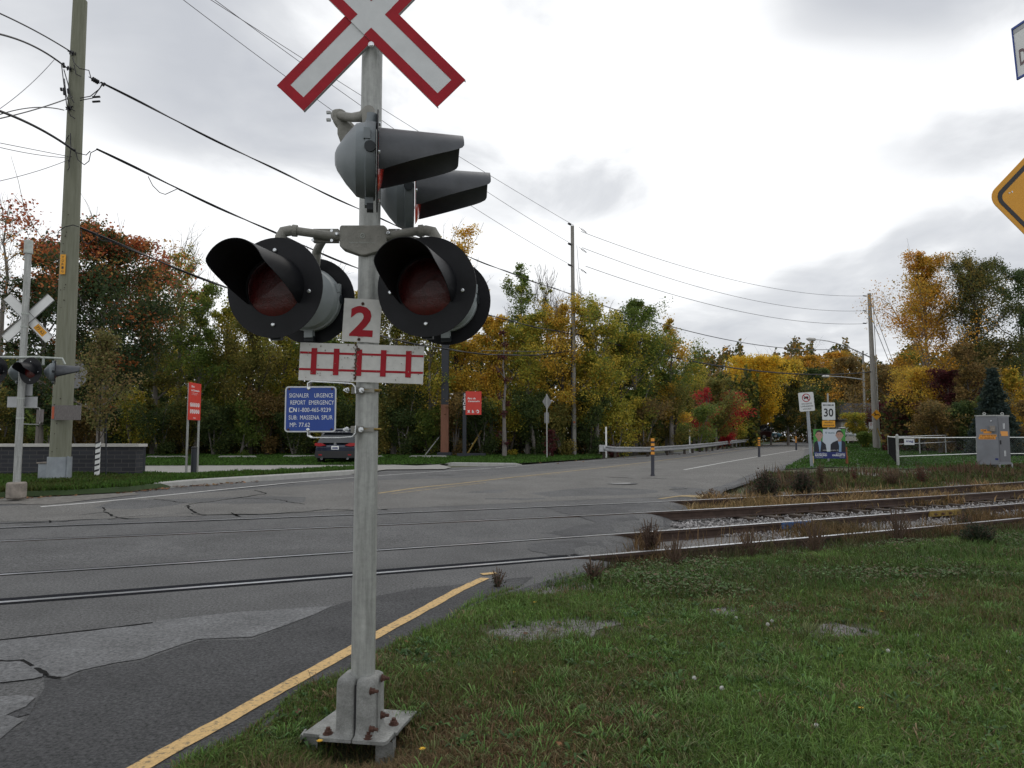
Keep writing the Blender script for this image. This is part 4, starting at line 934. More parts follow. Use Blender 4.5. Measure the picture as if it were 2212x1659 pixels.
# park panel on a dark post
g = GP(1003, 986, .08); root = thing('park_sign', g, 'red park panel hung on one side of a dark post, beside the tall black post', 'sign'); k = g.y/1533.
z1 = W(1003, 848, g.y).z; b = MB(); b.box((g.x, g.y+.1, (g.z+z1)/2), (8*k, .2, z1-g.z)); b.build('post', 'darkpost', root)
b = MB(); b.box((g.x+15*k, g.y+.2, g.z+.09), (62*k, .6, .18)); b.build('base', 'darkpost', root)
fr, w_, h_ = rect_frame(1006, 845.5, 1040, 896, g.y-.03); b = MB(); b.rect(fr, 0, 0, w_, h_, 0, .05); pn = b.build('panel', 'redpark', root)
b = MB(); b.text(fr, 'Parc du', -.12*w_, .20*h_, .52*w_, .085*h_, .052, bold=.03, shear=.2).text(fr, 'Centenaire', .02*w_, .08*h_, .74*w_, .075*h_, .052, bold=.03, shear=.2)
b.text(fr, 'x', -.30*w_, -.36*h_, .18*w_, .10*h_, .052, bold=.08).text(fr, 'k', -.02*w_, -.36*h_, .15*w_, .13*h_, .052, bold=.06).ring(fr, .25*w_, -.36*h_, .06*w_, .11*w_, .052, .001, 16, -120, 120).rect(fr, .2*w_, -.34*h_, .12*w_, .02*h_, .052); b.build('lettering', 'letter', pn)
frp = frame((g.x, g.y-.003, W(1003, 866, g.y).z)); b = MB(); b.text(frp, 'Delson', 0, .1, .62, .17, .0, bold=.03, rot=math.pi/2); b.disc(frp, 0, -.33, .06, 0, .002).disc(frp, 0, -.45, .06, 0, .002); b.build('post_lettering', 'letter', root)
# road signs seen from behind
def back_diamond(px, pyc, half, pbase, lab, tab=None, m='signdark', name='warning_sign'):
    g = GP(px, pbase, .05); k = g.y/1533.; root = thing(name, g, lab, 'road sign'); o_ = W(px, pyc, g.y); fr = frame(o_, R(52)); h = half*k
    MB().poly(fr, [(0, h), (-h, 0), (0, -h), (h, 0)], 0, .006).build('sign_plate', m, root)
    MB().box((g.x, g.y-.04, (g.z+o_.z+h)/2), (.06, .05, o_.z+h-g.z)).build('post', 'galv', root)
    if tab: q, w_, h_ = rect_frame(*tab, g.y); MB().rrect(q, 0, 0, w_, h_, .03, -.01, .006).build('tab_plate', m, root)
back_diamond(1181.5, 868, 17, 990, 'diamond road sign seen from behind on a thin post before the trees', (1176, 891, 1186, 914))
back_diamond(1602, 932, 8, 958, 'small diamond road sign seen from behind in front of the dark red car', (1598, 930, 1606, 936))
g = GP(1650, 960, .05); root = thing('road_sign', g, 'small rectangular road sign seen from behind near the teal car', 'road sign'); fr, w_, h_ = rect_frame(1645.5, 917, 1655, 934, g.y)
MB().rect(fr, 0, 0, w_, h_, 0, .01).rect(fr, 0, -h_*.62, w_, h_*.2, 0, .01).build('sign_plate', 'signgrey', root); MB().box((g.x, g.y+.06, (g.z+fr[0].z)/2), (.06, .06, fr[0].z-g.z)).build('post', 'galv', root)
# guy guards
for (a, c, m, lab, r_) in (((1007, 985), (1040, 930), 'yellowrail', 'yellow guy wire guard leaning up into the trees beside the red park panel', .05), ((917, 985), (948, 945), 'galv', 'pale guy wire guard left of the tall black post', .035)):
    q = GP(*a, .05); root = thing('guy_wire_guard', q, lab, 'guy guard'); p2 = W(c[0], c[1], q.y+.3); MB().path([q, p2], r_, 8).build('guard', m, root)
    MB().path([p2, p2+(p2-q)*3.3], .012, 5).build('guy_wire', 'wire', root)

# ================================================================ ROADSIDE, RIGHT OF THE MAST
# guardrail
def guardrail():
    px = [(1305, 989), (1330, 988), (1400, 985), (1480, 980), (1540, 973), (1580, 967.5), (1617, 964)]
    top = [(1305, 962), (1330, 965), (1400, 965.5), (1480, 961), (1530, 956), (1570, 951.5), (1617, 948.5)]
    P = []
    for a, t in zip(px, top):
        g = GP(a[0], a[1], .03); P.append(Vector((g.x, g.y, W(t[0], t[1], g.y).z)))
    root = thing('guardrail', (P[0].x, P[0].y, .3), 'grey steel guardrail curving along the far side of the road', 'guardrail')
    D = dense(P, .8); prof = [(0, 0), (.05, -.02), (.05, -.08), (-.01, -.12), (-.01, -.17), (.05, -.21), (.05, -.27), (0, -.31)]; V = []; F = []; n = len(prof)
    for i, p in enumerate(D):
        a = D[max(i-1, 0)]; c = D[min(i+1, len(D)-1)]; d = (c-a).normalized(); q = Vector((d.y, -d.x, 0)).normalized()
        for (o_, h) in prof: V.append(p+q*o_*1.2+Vector((0, 0, h)))
    for i in range(len(D)-1):
        for k in range(n-1): a = i*n+k; F.append((a, a+1, a+n+1, a+n))
    b = MB(); b.add(V, F); o = b.build('rail', 'guard', root); so_ = o.modifiers.new('s', 'SOLIDIFY'); so_.thickness = .01
    b = MB(); p = P[0]; b.lathe([(-.02, .12), (.03, .17), (.06, .17)], p+Vector((-.05, -.08, -.155)), (.9, .3, 0), 12); b.box(p+Vector((-.1, -.08, -.155)), (.34, .10, .36)); b.build('end_shoe', 'guard', root)
    for p in dense(P, 2.6)[:]: MB().box((p.x, p.y+.18, p.z-.46), (.13, .15, .60)).build('post', 'bark', root)
guardrail()
for i, (x, y0, y1, w_, lab) in enumerate(((1309.5, 966, 922, 3.4, 'white marker stake at the near end of the guardrail'), (1490, 962, 927, 2.6, 'white marker stake behind the middle of the guardrail'), (1590.5, 953, 924, 2.6, 'white marker stake left of the dark red car'), (1616.5, 952, 924, 2.4, 'white marker stake at the far end of the guardrail'))):
    g = GP(x, [989, 978, 965, 963][i], .0); g.y += .3; q = W(x, y0, g.y); p = W(x, y1, g.y); k = g.y/1533.
    root = thing('marker_stake', g, lab, 'marker stake', 'white marker stakes along the guardrail'); MB().box((q.x, g.y, (g.z+p.z)/2), (w_*k, .03, p.z-g.z)).build('stake', 'whitebright', root)
# flexible markers
mk = None
for i, (x, y0, y1, w_, lab) in enumerate(((1410, 1028, 947, 7.5, 'nearest black flexible marker with orange bands in the road'), (1640, 987, 945, 5, 'middle black flexible marker with orange bands in the road'), (1720, 972.5, 943, 3.6, 'farthest black flexible marker with orange bands in the road'))):
    g = GP(x, y0); h = W(x, y1, g.y).z-g.z; r_ = w_/2*g.y/1533.; root = thing('flexible_marker', g, lab, 'lane marker', 'black flexible markers in the road')
    MB().lathe([(0, r_*1.25), (.04, r_*1.2), (.06, r_), (h, r_*.92)], g, (.012, 0, 1), 18).build('tube', 'coneblk', root, smooth=True)
    b = MB()
    for (a, c) in ((.57, .645), (.69, .755), (.80, .87), (.925, 1.001)): b.lathe([(h*a, r_*1.0+.004), (h*c, r_*.96+.004)], g, (.012, 0, 1), 18)
    b.build('orange_bands', 'bandor', root)
# far utility pole in the trees
g2_ = GP(1240, 984, .05); z2 = W(1243, 485, g2_.y).z; up2 = utility_pole(g2_, z2, 5.2*g2_.y/1533., 3.9*g2_.y/1533., 'tall grey wooden utility pole rising out of the yellow trees in the middle', 'woodgrey')
k2 = g2_.y/1533.; b = MB()
for yy in (487, 530, 575): c_ = W(1243, yy, g2_.y); insul(b, c_-Vector((.2, 0, 0)), c_-Vector((.5, .3, -.05))); insul(b, c_+Vector((.2, 0, -.1)), c_+Vector((.75, .3, -.4)))
b.build('insulators', 'cable', up2); b = MB(); b.path([(g2_.x-.13, g2_.y-.1, g2_.z), (g2_.x-.13, g2_.y-.1, W(1240, 700, g2_.y).z)], .045, 8); b.build('conduit', 'cable', up2)
b = MB(); b.box((g2_.x+.02, g2_.y-.14, W(1240, 912, g2_.y).z), (.12, .03, .12)); b.build('red_marker', 'copper', up2)
b = MB(); b.path([W(1246, 530, g2_.y), W(1262, 730, g2_.y+2)], .012, 4).path([W(1246, 580, g2_.y), W(1258, 730, g2_.y+2)], .012, 4); b.build('guy_wires', 'wire', up2)
# signs beside the poster
def sgn_post(name, px_post, lab, yb=.0, m='galv', wpost=5):
    g = GP(*px_post[0], yb); root = thing(name, g, lab, 'road sign'); p = W(*px_post[1], g.y); k = g.y/1533.
    MB().path([g-Vector((0, 0, .1)), p], wpost*k/2, 4).build('post', m, root); return root, g
root, g = sgn_post('truck_prohibition_sign', ((1754, 1008), (1742, 850)), 'white sign forbidding lorries except local delivery, left of the two man poster', m='wmetal', wpost=7)
fr, w_, h_ = qframe((1724.5, 848.5), (1757.5, 846.5), (1759.5, 887), (1727, 889.5), g.y-.06); b = MB(); b.rrect(fr, 0, 0, w_, h_, .05, 0, .004); pn = b.build('sign_plate', 'white', root)
b = MB(); b.ring(fr, 0, .21*h_, .225*w_, .275*w_, .006, .001).rect(fr, 0, .21*h_, .48*w_, .045*w_, .0085, .001, ang=-.8); b.build('red_circle', 'red', pn)
b = MB(); b.rect(fr, .035*w_, .225*h_, .22*w_, .11*h_, .0065).rect(fr, -.12*w_, .205*h_, .09*w_, .07*h_, .0065).disc(fr, -.11*w_, .16*h_, .028*w_, .0065).disc(fr, .08*w_, .16*h_, .028*w_, .0065); b.build('lorry_symbol', 'ink', pn); b = MB(); b.text(fr, 'EXCEPTÉ', 0, -.095*h_, .66*w_, .095*h_, .0065, bold=.01).text(fr, 'LIVRAISON', 0, -.235*h_, .80*w_, .08*h_, .0065, bold=.01).text(fr, 'LOCALE', 0, -.375*h_, .54*w_, .08*h_, .0065, bold=.01)
ro = b.build('lettering', 'ink', pn)
root, g = sgn_post('speed_limit_sign', ((1790, 998), (1788, 850)), 'white maximum 30 sign over a small orange tab, standing behind the poster', wpost=3.6)
fr, w_, h_ = rect_frame(1775.5, 869.5, 1804, 907, g.y-.05); b = MB(); b.rrect(fr, 0, 0, w_, h_, .04, 0, .004); pn = b.build('sign_plate', 'white', root)
b = MB(); b.text(fr, 'MAXIMUM', 0, .35*h_, .80*w_, .105*h_, .006, bold=.02).text(fr, '30', 0, -.08*h_, .72*w_, .48*h_, .006, bold=.02); b.build('lettering', 'ink', pn)
fr, w_, h_ = rect_frame(1776, 908.5, 1804, 923, g.y-.05); b = MB(); b.rrect(fr, 0, 0, w_, h_, .03, 0, .004); pn = b.build('orange_tab', 'orangey', root); b = MB(); b.text(fr, 'NOUVELLE', 0, .22*h_, .6*w_, .24*h_, .006, bold=.02).text(fr, 'SIGNALISATION', 0, -.22*h_, .86*w_, .24*h_, .006, bold=.02); b.build('lettering', 'ink', pn)
# election poster
gq = GP(1792, 1002, .0); Yq = gq.y; root = thing('election_poster', gq, 'election poster with two smiling men on a green and white ground above a blue band', 'poster')
fr, w_, h_ = qframe((1757, 927), (1826, 927), (1826.5, 991), (1758, 990.5), Yq); b = MB(); b.rect(fr, 0, 0, w_, h_, 0, .012); pn = b.build('panel', 'pgreen', root)
b = MB(); b.poly(fr, [(-.20*w_, .497*h_), (.36*w_, .497*h_), (.30*w_, .1*h_), (.2*w_, -.26*h_), (-.25*w_, -.26*h_), (-.22*w_, .1*h_)], .013); b.build('pale_ground', 'pwhite', pn)
b = MB(); b.rect(fr, 0, -.385*h_, w_*.998, .225*h_, .0165); b.build('blue_band', 'pnavy', pn)
J = MB(); SK = MB(); HR = MB(); SH = MB(); BD = MB()
for cx, tie in ((-.325, 0), (.315, 1)):
    J.poly(fr, [((cx+x)*w_, y*h_) for x, y in ((-.172, -.28), (-.168, -.02), (-.15, .06), (-.075, .10), (.06, .11), (.13, .05), (.20, -.02), (.235, -.28))] if not tie else [((cx+x)*w_, y*h_) for x, y in ((-.30, -.28), (-.285, -.02), (-.22, .05), (-.07, .12), (.07, .12), (.15, .09), (.18, .05), (.183, -.28))], .0145)
    SH.poly(fr, [((cx+x)*w_, y*h_) for x, y in ((-.06, .12), (.06, .13), (.055, -.02), (.045 if tie else .02, -.27), (-.035 if tie else .0, -.27), (-.02, -.08))], .0155)
    SK.rect(fr, cx*w_, .15*h_, .10*w_, .14*h_, .016); SK.disc(fr, cx*w_, .30*h_, .105*w_, .0165, .001, 24, ry=.155*h_)
    SK.disc(fr, (cx-.108)*w_, .29*h_, .018*w_, .0162, .001, 10, ry=.035*h_).disc(fr, (cx+.108)*w_, .29*h_, .018*w_, .0162, .001, 10, ry=.035*h_)
    pts = [((cx+.112*math.cos(R(a)))*w_, (.325+.145*math.sin(R(a)))*h_) for a in range(-5, 186, 12)]+[((cx+.095*math.cos(R(a)))*w_, (.33+.075*math.sin(R(a)))*h_) for a in range(185, -6, -12)]
    HR.poly(fr, pts, .0182)
    for ex_ in (-.042, .042): HR.rect(fr, (cx+ex_)*w_, .325*h_, .035*w_, .008*h_, .0182); HR.disc(fr, (cx+ex_)*w_, .302*h_, .010*w_, .0182, .001, 8)
    BD.ring(fr, cx*w_, .235*h_, .045*w_, .078*w_, .0180, .0008, 14, 185, 355) if tie else None
    BD.rect(fr, cx*w_, .222*h_, .06*w_, .012*h_, .0190)
J.each('jacket', 'pjacket', pn); SH.each('shirt', 'pshirt', pn); SK.each('face', 'pskin', pn, k=4); HR.build('hair', 'phair', pn); BD.build('beards', 'pbeard', pn)
b = MB(); b.text(fr, 'Claude-Marc', -.28*w_, -.325*h_, .38*w_, .045*h_, .018).text(fr, 'RAYMOND', -.28*w_, -.385*h_, .37*w_, .055*h_, .018, bold=.03).text(fr, 'CONSEILLER', -.34*w_, -.445*h_, .24*w_, .022*h_, .018).text(fr, 'Christian', .33*w_, -.325*h_, .28*w_, .045*h_, .018).text(fr, 'OUELLETTE', .27*w_, -.385*h_, .40*w_, .055*h_, .018, bold=.03).text(fr, 'MAIRE', .38*w_, -.445*h_, .16*w_, .022*h_, .018)
b.each('lettering', 'letter', pn); b = MB(); b.text(fr, 'NOVEMBRE ON VOTE', -.02*w_, -.215*h_, .40*w_, .025*h_, .018, bold=.02).ring(fr, .24*w_, -.215*h_, .022*w_, .028*w_, .018, .001, 4, 45, 405); b.build('lettering', 'letter', pn)
b = MB(); b.text(fr, 'DELSON', .06*w_, .37*h_, .20*w_, .05*h_, .0145, bold=.03).ring(fr, -.10*w_, .38*h_, .015*w_, .028*w_, .0145, .001, 12); b.build('logo', 'teal', pn)
for x, mm in ((1754.5, 'stake'), (1829, 'stake')): p = W(x, 1003, Yq+.05); q = W(x, 968, Yq+.05); MB().box((p.x, p.y, (p.z+q.z)/2), (.07, .05, q.z-p.z+.1)).build('stake', mm, root)
for x in (1756.5, 1830.5): p = W(x-1, 1001, Yq+.0); q = W(x-1, 985, Yq); MB().box((p.x, p.y-.06, (p.z+q.z)/2), (.05, .03, q.z-p.z)).build('stake', 'stakepale' if x < 1800 else 'stake', root)
# fence
def fence():
    gA = GP(1940, 1006, .0); YA = gA.y; top = W(1940, 944, YA).z
    YB_ = YA*1.156; right = [(gA.x, YA), (W(2112, 1000, YB_).x, YB_), (W(2330, 1000, YB_).x, YB_)]
    far = GP(1924, 968, .0); P3 = (W(1919, 960, 47).x, 47.0)
    root = thing('chain_link_fence', (gA.x, YA, gA.z), 'galvanised chain link fence with white top rail round the lawn at the right', 'fence')
    zt2 = top-.04; zm = W(1940, 986, YA).z
    MB().path([(gA.x, YA, gA.z-.1), (gA.x, YA, top+.06)], .058, 14).build('corner_post', 'galv', root); MB().lathe([(0, .062), (.04, .05), (.07, .01)], (gA.x, YA, top+.05), (0, 0, 1), 12).build('post_cap', 'galv', root)
    a = Vector((right[0][0], right[0][1], 0)); c = Vector((right[1][0], right[1][1], 0)); c9 = Vector((right[2][0], right[2][1], 0))
    MB().path([a+Vector((0, 0, zt2)), c+Vector((0, 0, zt2+.01)), c9+Vector((0, 0, zt2+.01))], .019, 8).build('top_rail', 'whitebright', root); MB().path([a+Vector((0, 0, zm)), c+Vector((0, 0, zm+.0)), c9+Vector((0, 0, zm))], .017, 8).build('middle_rail', 'whitebright', root)
    for p in (c, c9): MB().path([p, p+Vector((0, 0, top+.02))], .04, 10).build('post', 'galv', root)
    # mesh wires
    b = MB(); H = zt2-gA.z; st_ = .11
    for (a_, c_) in ((a, c), (c, c9)):
      L = (c_-a_).length; d = (c_-a_)/L; n = int(L/st_)
      for i in range(-int(H/st_), n):
        for sg in (1, -1):
            s0 = i*st_; lo = max(0., -s0) if sg > 0 else 0
            x0, z0 = (max(0, s0), gA.z+max(0., -s0)) ; x1 = min(L, s0+H); z1 = gA.z+(x1-s0)
            if sg < 0: z0, z1 = gA.z+zt2-z0, gA.z+zt2-z1; 
            p = a_+d*x0; q = a_+d*x1; w_ = .0018
            if z1 == z0: continue
            b.add([(p.x, p.y, z0-w_), (p.x, p.y, z0+w_), (q.x, q.y, z1+w_), (q.x, q.y, z1-w_)], [(0, 1, 2, 3)])
    b.build('wire_mesh', 'signdark', root)
    # privacy screen running back
    e = Vector((P3[0], P3[1], 0)); ze = W(1915, 932, 47).z; a2 = a.copy(); b = MB()
    zc = float(zg(e.x, e.y)); dd = (e-a).normalized(); nn = int((e-a).length/.12)
    for i in range(nn):
        p = a+dd*(.15+i*.12); k = i/nn; zz0 = gA.z+.05; b.box((p.x, p.y, (zz0+zt2)/2), (.03, .10, zt2-zz0), rz=math.atan2(dd.y, dd.x)-math.pi/2)
    c0 = (a+dd*.1+e)/2; b.box((c0.x+.03, c0.y, (gA.z+.05+zt2)/2), ((e-a).length-.2, .02, zt2-gA.z-.08), rz=math.atan2(dd.y, dd.x))
    b.build('privacy_slats', 'screen', root)
    MB().path([a+Vector((0, 0, zt2+.02)), e+Vector((0, 0, zt2+.02))], .028, 8).build('side_rail', 'whitebright', root); MB().path([e, e+Vector((0, 0, zt2+.1))], .05, 8).build('far_post', 'galv', root)
    e2 = Vector((W(2080, 930, 50).x, 50., 0)); MB().path([e+Vector((0, 0, zt2)), e2+Vector((0, 0, zt2+.15))], .03, 6).path([e+Vector((0, 0, zt2-.5)), e2+Vector((0, 0, zt2-.3))], .02, 6).build('back_rail', 'whitebright', root)
    for k in (.4, .75): p = e.lerp(e2, k); MB().path([p, p+Vector((0, 0, zt2+.1))], .04, 8).build('back_post', 'galv', root)
    fr, w_, h_ = rect_frame(1953, 948, 1975, 961, YA-.35); b = MB(); b.rect(fr, 0, 0, w_, h_, 0, .01); pl = tag(b.build('fence_plate', 'white', None), 'small white plate reading mag, hung on the chain link fence', 'sign')
    b = MB(); b.text(fr, 'mag', 0.04*w_, .02*h_, .72*w_, .40*h_, .012, bold=.03); b.text(fr, '450-691-6200', 0, -.38*h_, .6*w_, .10*h_, .012) if False else b.disc(fr, .38*w_, .34*h_, .03*w_, .012); b.build('lettering', 'pnavy', pl)
fence()
# cabinet
gc = GP(2140, 1012, .0); Yc = gc.y; k = Yc/1533.
root = thing('signal_cabinet', gc, 'grey metal railway equipment cabinet on legs with orange stickers, at the right edge', 'cabinet')
zb = W(2140, 1000, Yc).z; ztp = W(2140, 899, Yc).z
cn = W(2156, 950, Yc); u1 = Vector(((2106-1106)/1533.*(Yc+.42)-cn.x, .42, 0)); u2 = Vector(((2178-1106)/1533.*(Yc+.55)-cn.x, .55, 0)); A = Vector((cn.x, cn.y, 0))
b = MB(); base = [A, A+u1, A+u1+u2, A+u2]
b.add([p+Vector((0, 0, zb)) for p in base]+[p+Vector((0, 0, ztp)) for p in base], [(0, 1, 2, 3), (7, 6, 5, 4), (0, 4, 5, 1), (1, 5, 6, 2), (2, 6, 7, 3), (3, 7, 4, 0)]); b.build('body', 'cabinet', root)
cc = sum(base, Vector())/4; b = MB(); top = [cc+(p-cc)*1.05 for p in base]; b.add([p+Vector((0, 0, ztp+.001)) for p in top]+[p+Vector((0, 0, ztp+.05)) for p in top], [(0, 1, 2, 3), (7, 6, 5, 4), (0, 4, 5, 1), (1, 5, 6, 2), (2, 6, 7, 3), (3, 7, 4, 0)]); b.build('roof', 'galv', root)
b = MB(); bt = [cc+(p-cc)*1.08 for p in base]; b.add([p+Vector((0, 0, zb-.07)) for p in bt]+[p+Vector((0, 0, zb-.001)) for p in bt], [(0, 1, 2, 3), (7, 6, 5, 4), (0, 4, 5, 1), (1, 5, 6, 2), (2, 6, 7, 3), (3, 7, 4, 0)]); b.build('plinth', 'cabinet', root)
for p in bt: MB().box((p.x*.97+cc.x*.03, p.y*.97+cc.y*.03, (gc.z+zb)/2-.05), (.05, .05, zb-gc.z)).build('leg', 'signgrey', root)
MB().box((cc.x-.05, cc.y, (gc.z+zb)/2), (.16, .16, zb-gc.z)).build('conduit', 'signdark', root)
fL = (A+u1/2+Vector((0, 0, (zb+ztp)/2)), -u1.normalized(), Vector((0, 0, 1)), (-u1.normalized()).cross(Vector((0, 0, 1)))); fR = (A+u2/2+Vector((0, 0, (zb+ztp)/2)), u2.normalized(), Vector((0, 0, 1)), u2.normalized().cross(Vector((0, 0, 1))))
wl = u1.length; wr = u2.length; H = ztp-zb
dr = MB().rect(fR, 0, 0, wr*.9, H*.95, .001, .015).build('door', 'cabinetdoor', root)
b = MB()
for yy in (.29, -.30): b.rect(fR, -.1*wr+.05, yy*H, .05, H*.12, .017, .006).rect(fR, -.1*wr+.14, yy*H, .05, H*.12, .017, .006)
b.each('vent', 'white', dr); b = MB(); b.rect(fR, -.36*wr, -.06*H, .05, .16, .017, .03); b.build('handle', 'plastic', dr)
b = MB(); b.rect(fR, -.0*wr, .15*H, .62*wr, .055*H, .018, .001).rect(fR, .03*wr, .10*H, .58*wr, .05*H, .0185, .001); st2 = b.build('sticker', 'sticker', dr)
b = MB(); b.rect(fL, .03*wl, .155*H, .62*wl*.6, .05*H, .001, .001).rect(fL, .05*wl, .08*H, .78*wl, .05*H, .001, .001).rect(fL, -.0*wl, .03*H, .78*wl, .05*H, .0015, .001).rect(fL, -.0*wl-.1, .195*H, .28*wl, .05*H, .001, .001); st1 = b.build('sticker', 'sticker', root)
b = MB(); b.text(fL, 'CN', -.0*wl-.1, .195*H, .2*wl, .038*H, .003, bold=.04).text(fL, '1-800-465-9239', .05*wl, .08*H, .70*wl, .030*H, .003, bold=.01).text(fL, 'CN URGENCE', -.0*wl, .03*H, .66*wl, .030*H, .0035, bold=.03); b.build('lettering', 'ink', st1)
b = MB(); b.rect(fL, .27*wl, .235*H, .24*wl, .12*H, .001, .12); b.build('junction_box', 'concold', root); b = MB(); b.rect(fL, .40*wl, -.42*H, .14*wl, .04*H, .001, .004); b.build('name_plate', 'pnavy', root)
b = MB()
for q in (fL[0]+fL[1]*0.0*wl, fR[0]+fR[1]*.1): p = Vector((q.x, q.y+.1, ztp+.11)); b.ring((p, fL[1], fL[2], fL[3]), 0, 0, .025, .06, 0, .015, 14); b.box(p-Vector((0, -.005, .06)), (.1, .015, .06))
b.build('lifting_eye', 'galv', root); b = MB(); b.lathe([(0, .03), (.03, .02)], fL[0]+fL[1]*.22*wl+fL[2]*.40*H, fL[3], 10); b.build('lamp', 'zinc', root)
# yellow guy guards behind the fence
for (a, c, lab) in (((1994, 972), (1972, 938), 'left yellow guy wire guard behind the chain link fence'), ((2030, 972), (2006, 920), 'right yellow guy wire guard behind the chain link fence')):
    q = GP(a[0], a[1], .0); root = thing('guy_wire_guard', q, lab, 'guy guard', 'yellow guy wire guards on the lawn'); MB().path([q, W(c[0], c[1], q.y+.5)], .045, 6).build('guard', 'yellowrail', root)
# large utility pole with street light
g3 = GP(1893, 968, .0); z3 = W(1877, 634, g3.y).z; k3 = g3.y/1533.; top3 = W(1877.5, 634, g3.y)
up3 = thing('utility_pole', g3, 'leaning grey utility pole with street light arm and deer sign, right of the road', 'utility pole')
MB().path([g3-Vector((0, 0, .2)), g3.lerp(top3, .5), top3], [6.5*k3, 5.2*k3, 3.6*k3], 14).build('pole', 'woodgrey', up3, smooth=True)
MB().path([g3+Vector((5*k3, -.3, 0)), g3.lerp(top3, .97)+Vector((4.5*k3, -.3, 0))], .9*k3, 6).build('guard_strip', 'galv', up3)
def streetlight(root, att, tip, m='signgrey'):
    P = [att]; L = tip-att
    for i in range(1, 9): k = i/8; P.append(att+L*k*1.0+Vector((0, 0, 1))*(-L.z*k+L.z*math.sin(k*math.pi/2)))
    kk = att.y/1533.; ar = MB().path(P, [1.3*kk-.6*kk*i/8 for i in range(9)], 6).build('lamp_arm', m, root); MB().lathe([(-.1, .08), (0, .16), (.7, .17), (.95, .06)], P[-1], (P[-1]-P[-2]), 10).build('lamp_head', 'whiteold', ar); return ar
streetlight(up3, W(1880, 772, g3.y), W(1760, 733.5, g3.y-1.5))
b = MB()
for yy in (640, 672, 699): c_ = W(1877, yy, g3.y); insul(b, c_-Vector((.1, 0, 0)), c_-Vector((.8, .3, 0)))
b.build('insulators', 'cable', up3)
fr = frame(W(1893.5, 896, g3.y-.4)); h = 11.5*k3; b = MB(); b.poly(fr, [(0, h), (-h, 0), (0, -h), (h, 0)], 0, .01); pn = b.build('deer_sign', 'orangey', up3)
b = MB(); b.poly(fr, [(-h*.5, -h*.25), (-.1*h, -.1*h), (h*.35, -.05*h), (h*.55, -.3*h), (h*.55, .02*h), (h*.25, .12*h), (-.1*h, .1*h), (-.25*h, .38*h), (-.45*h, .42*h), (-.5*h, .3*h), (-.32*h, .05*h)], .012).rect(fr, -.3*h, .5*h, .05*h, .3*h, .012, ang=.4).rect(fr, -.2*h, .48*h, .05*h, .25*h, .012, ang=-.4); b.build('deer_symbol', 'ink', pn)
fr, w_, h_ = rect_frame(1877, 912, 1886, 926, g3.y-.4); b = MB(); b.rect(fr, 0, 0, w_, h_, 0, .01); pn = b.build('parking_plate', 'white', up3); b = MB(); b.ring(fr, 0, .18*h_, .22*w_, .3*w_, .012).rect(fr, 0, .18*h_, .5*w_, .06*w_, .0125, .001, .8); b.build('red_circle', 'red', pn)
for a, c in (((1881, 650), (1930, 770)), ((1883, 700), (1925, 790))): pass
b = MB(); b.path([W(1880, 650, g3.y), W(1932, 790, g3.y+6)], .03, 4).path([W(1882, 685, g3.y), W(1924, 790, g3.y+6)], .03, 4); b.build('guy_wires', 'wire', up3)
MB().path([g3+Vector((12*k3*.7, -.5, .4)), W(1893, 925, g3.y-.4)+Vector((.1, 0, 0))], .06, 6).build('yellow_guard', 'yellowrail', up3)
# smaller poles and street lights down the road
for i, (x0, yb_, x1, yt_, at, tip, lab, Yd) in enumerate(((1869, 945, 1864, 758, (1866, 820), (1790, 813), 'second utility pole with cross arm down the road, behind the leaning pole', 100), (1860, 944, 1857, 817, (1857, 856), (1797, 849.5), 'third smaller utility pole down the road, its lamp arm low', 125), (1848, 944, 1844, 838, (1846, 876), (1800, 868), 'farthest small utility pole with a grey transformer', 145))):
    q = W(x0, yb_, Yd); t = W(x1, yt_, Yd); kk = Yd/1533.; r0 = thing('utility_pole', q, lab, 'utility pole'); MB().path([q-Vector((0, 0, 1.)), t], [2.8*kk, 2.0*kk], 8).build('pole', 'woodgrey', r0)
    streetlight(r0, W(at[0], at[1], Yd), W(tip[0], tip[1], Yd))
    if i != 1: MB().path([t+Vector((-10*kk, 0, -5*kk if i == 0 else -2*kk)), t+Vector((0, 0, -10*kk if i == 0 else -5*kk)), t+Vector((10*kk, 0, -5*kk if i == 0 else -2*kk))], .9*kk, 5).build('cross_arm', 'signgrey', r0)
    if i == 2: MB().lathe([(-6*kk, 3*kk), (6*kk, 3*kk)], W(1846, 866, Yd-.6), (0, 0, 1), 10).build('transformer', 'signgrey', r0)
# 50 sign, house, cars
q = W(1833, 957, 95); root = thing('speed_limit_sign', q, 'small distant speed limit 50 sign with yellow diamond above, on the lawn', 'road sign'); fr, w_, h_ = rect_frame(1828, 924, 1838, 936, 95); kk = 95/1533.
b = MB(); b.rect(fr, 0, 0, w_, h_, 0, .02); pn = b.build('sign_plate', 'white', root); MB().text(fr, '50', 0, -.05*h_, .8*w_, .65*h_, .03, bold=.03).build('lettering', 'ink', pn)
MB().box((q.x, 95.1, (q.z+fr[0].z)/2), (.1, .1, fr[0].z-q.z)).build('post', 'signgrey', root); f2 = frame(W(1829, 918, 95)); h = 6*kk; MB().poly(f2, [(0, h), (-h, 0), (0, -h), (h, 0)], 0, .02).build('diamond_plate', 'orangey', root)
Yh = 110; kk = Yh/1533.; q = W(1850, 944, Yh); root = thing('house', q, 'pale house with a steep dark roof behind the bushes beside the road', 'house')
b = MB(); a = W(1818, 944, Yh); c = W(1905, 944, Yh); zr = W(1850, 906, Yh).z; b.box(((a.x+c.x)/2, Yh+4, (a.z+zr)/2-.3), (c.x-a.x, 8, zr-a.z+.6)); b.build('wall', 'siding', root)
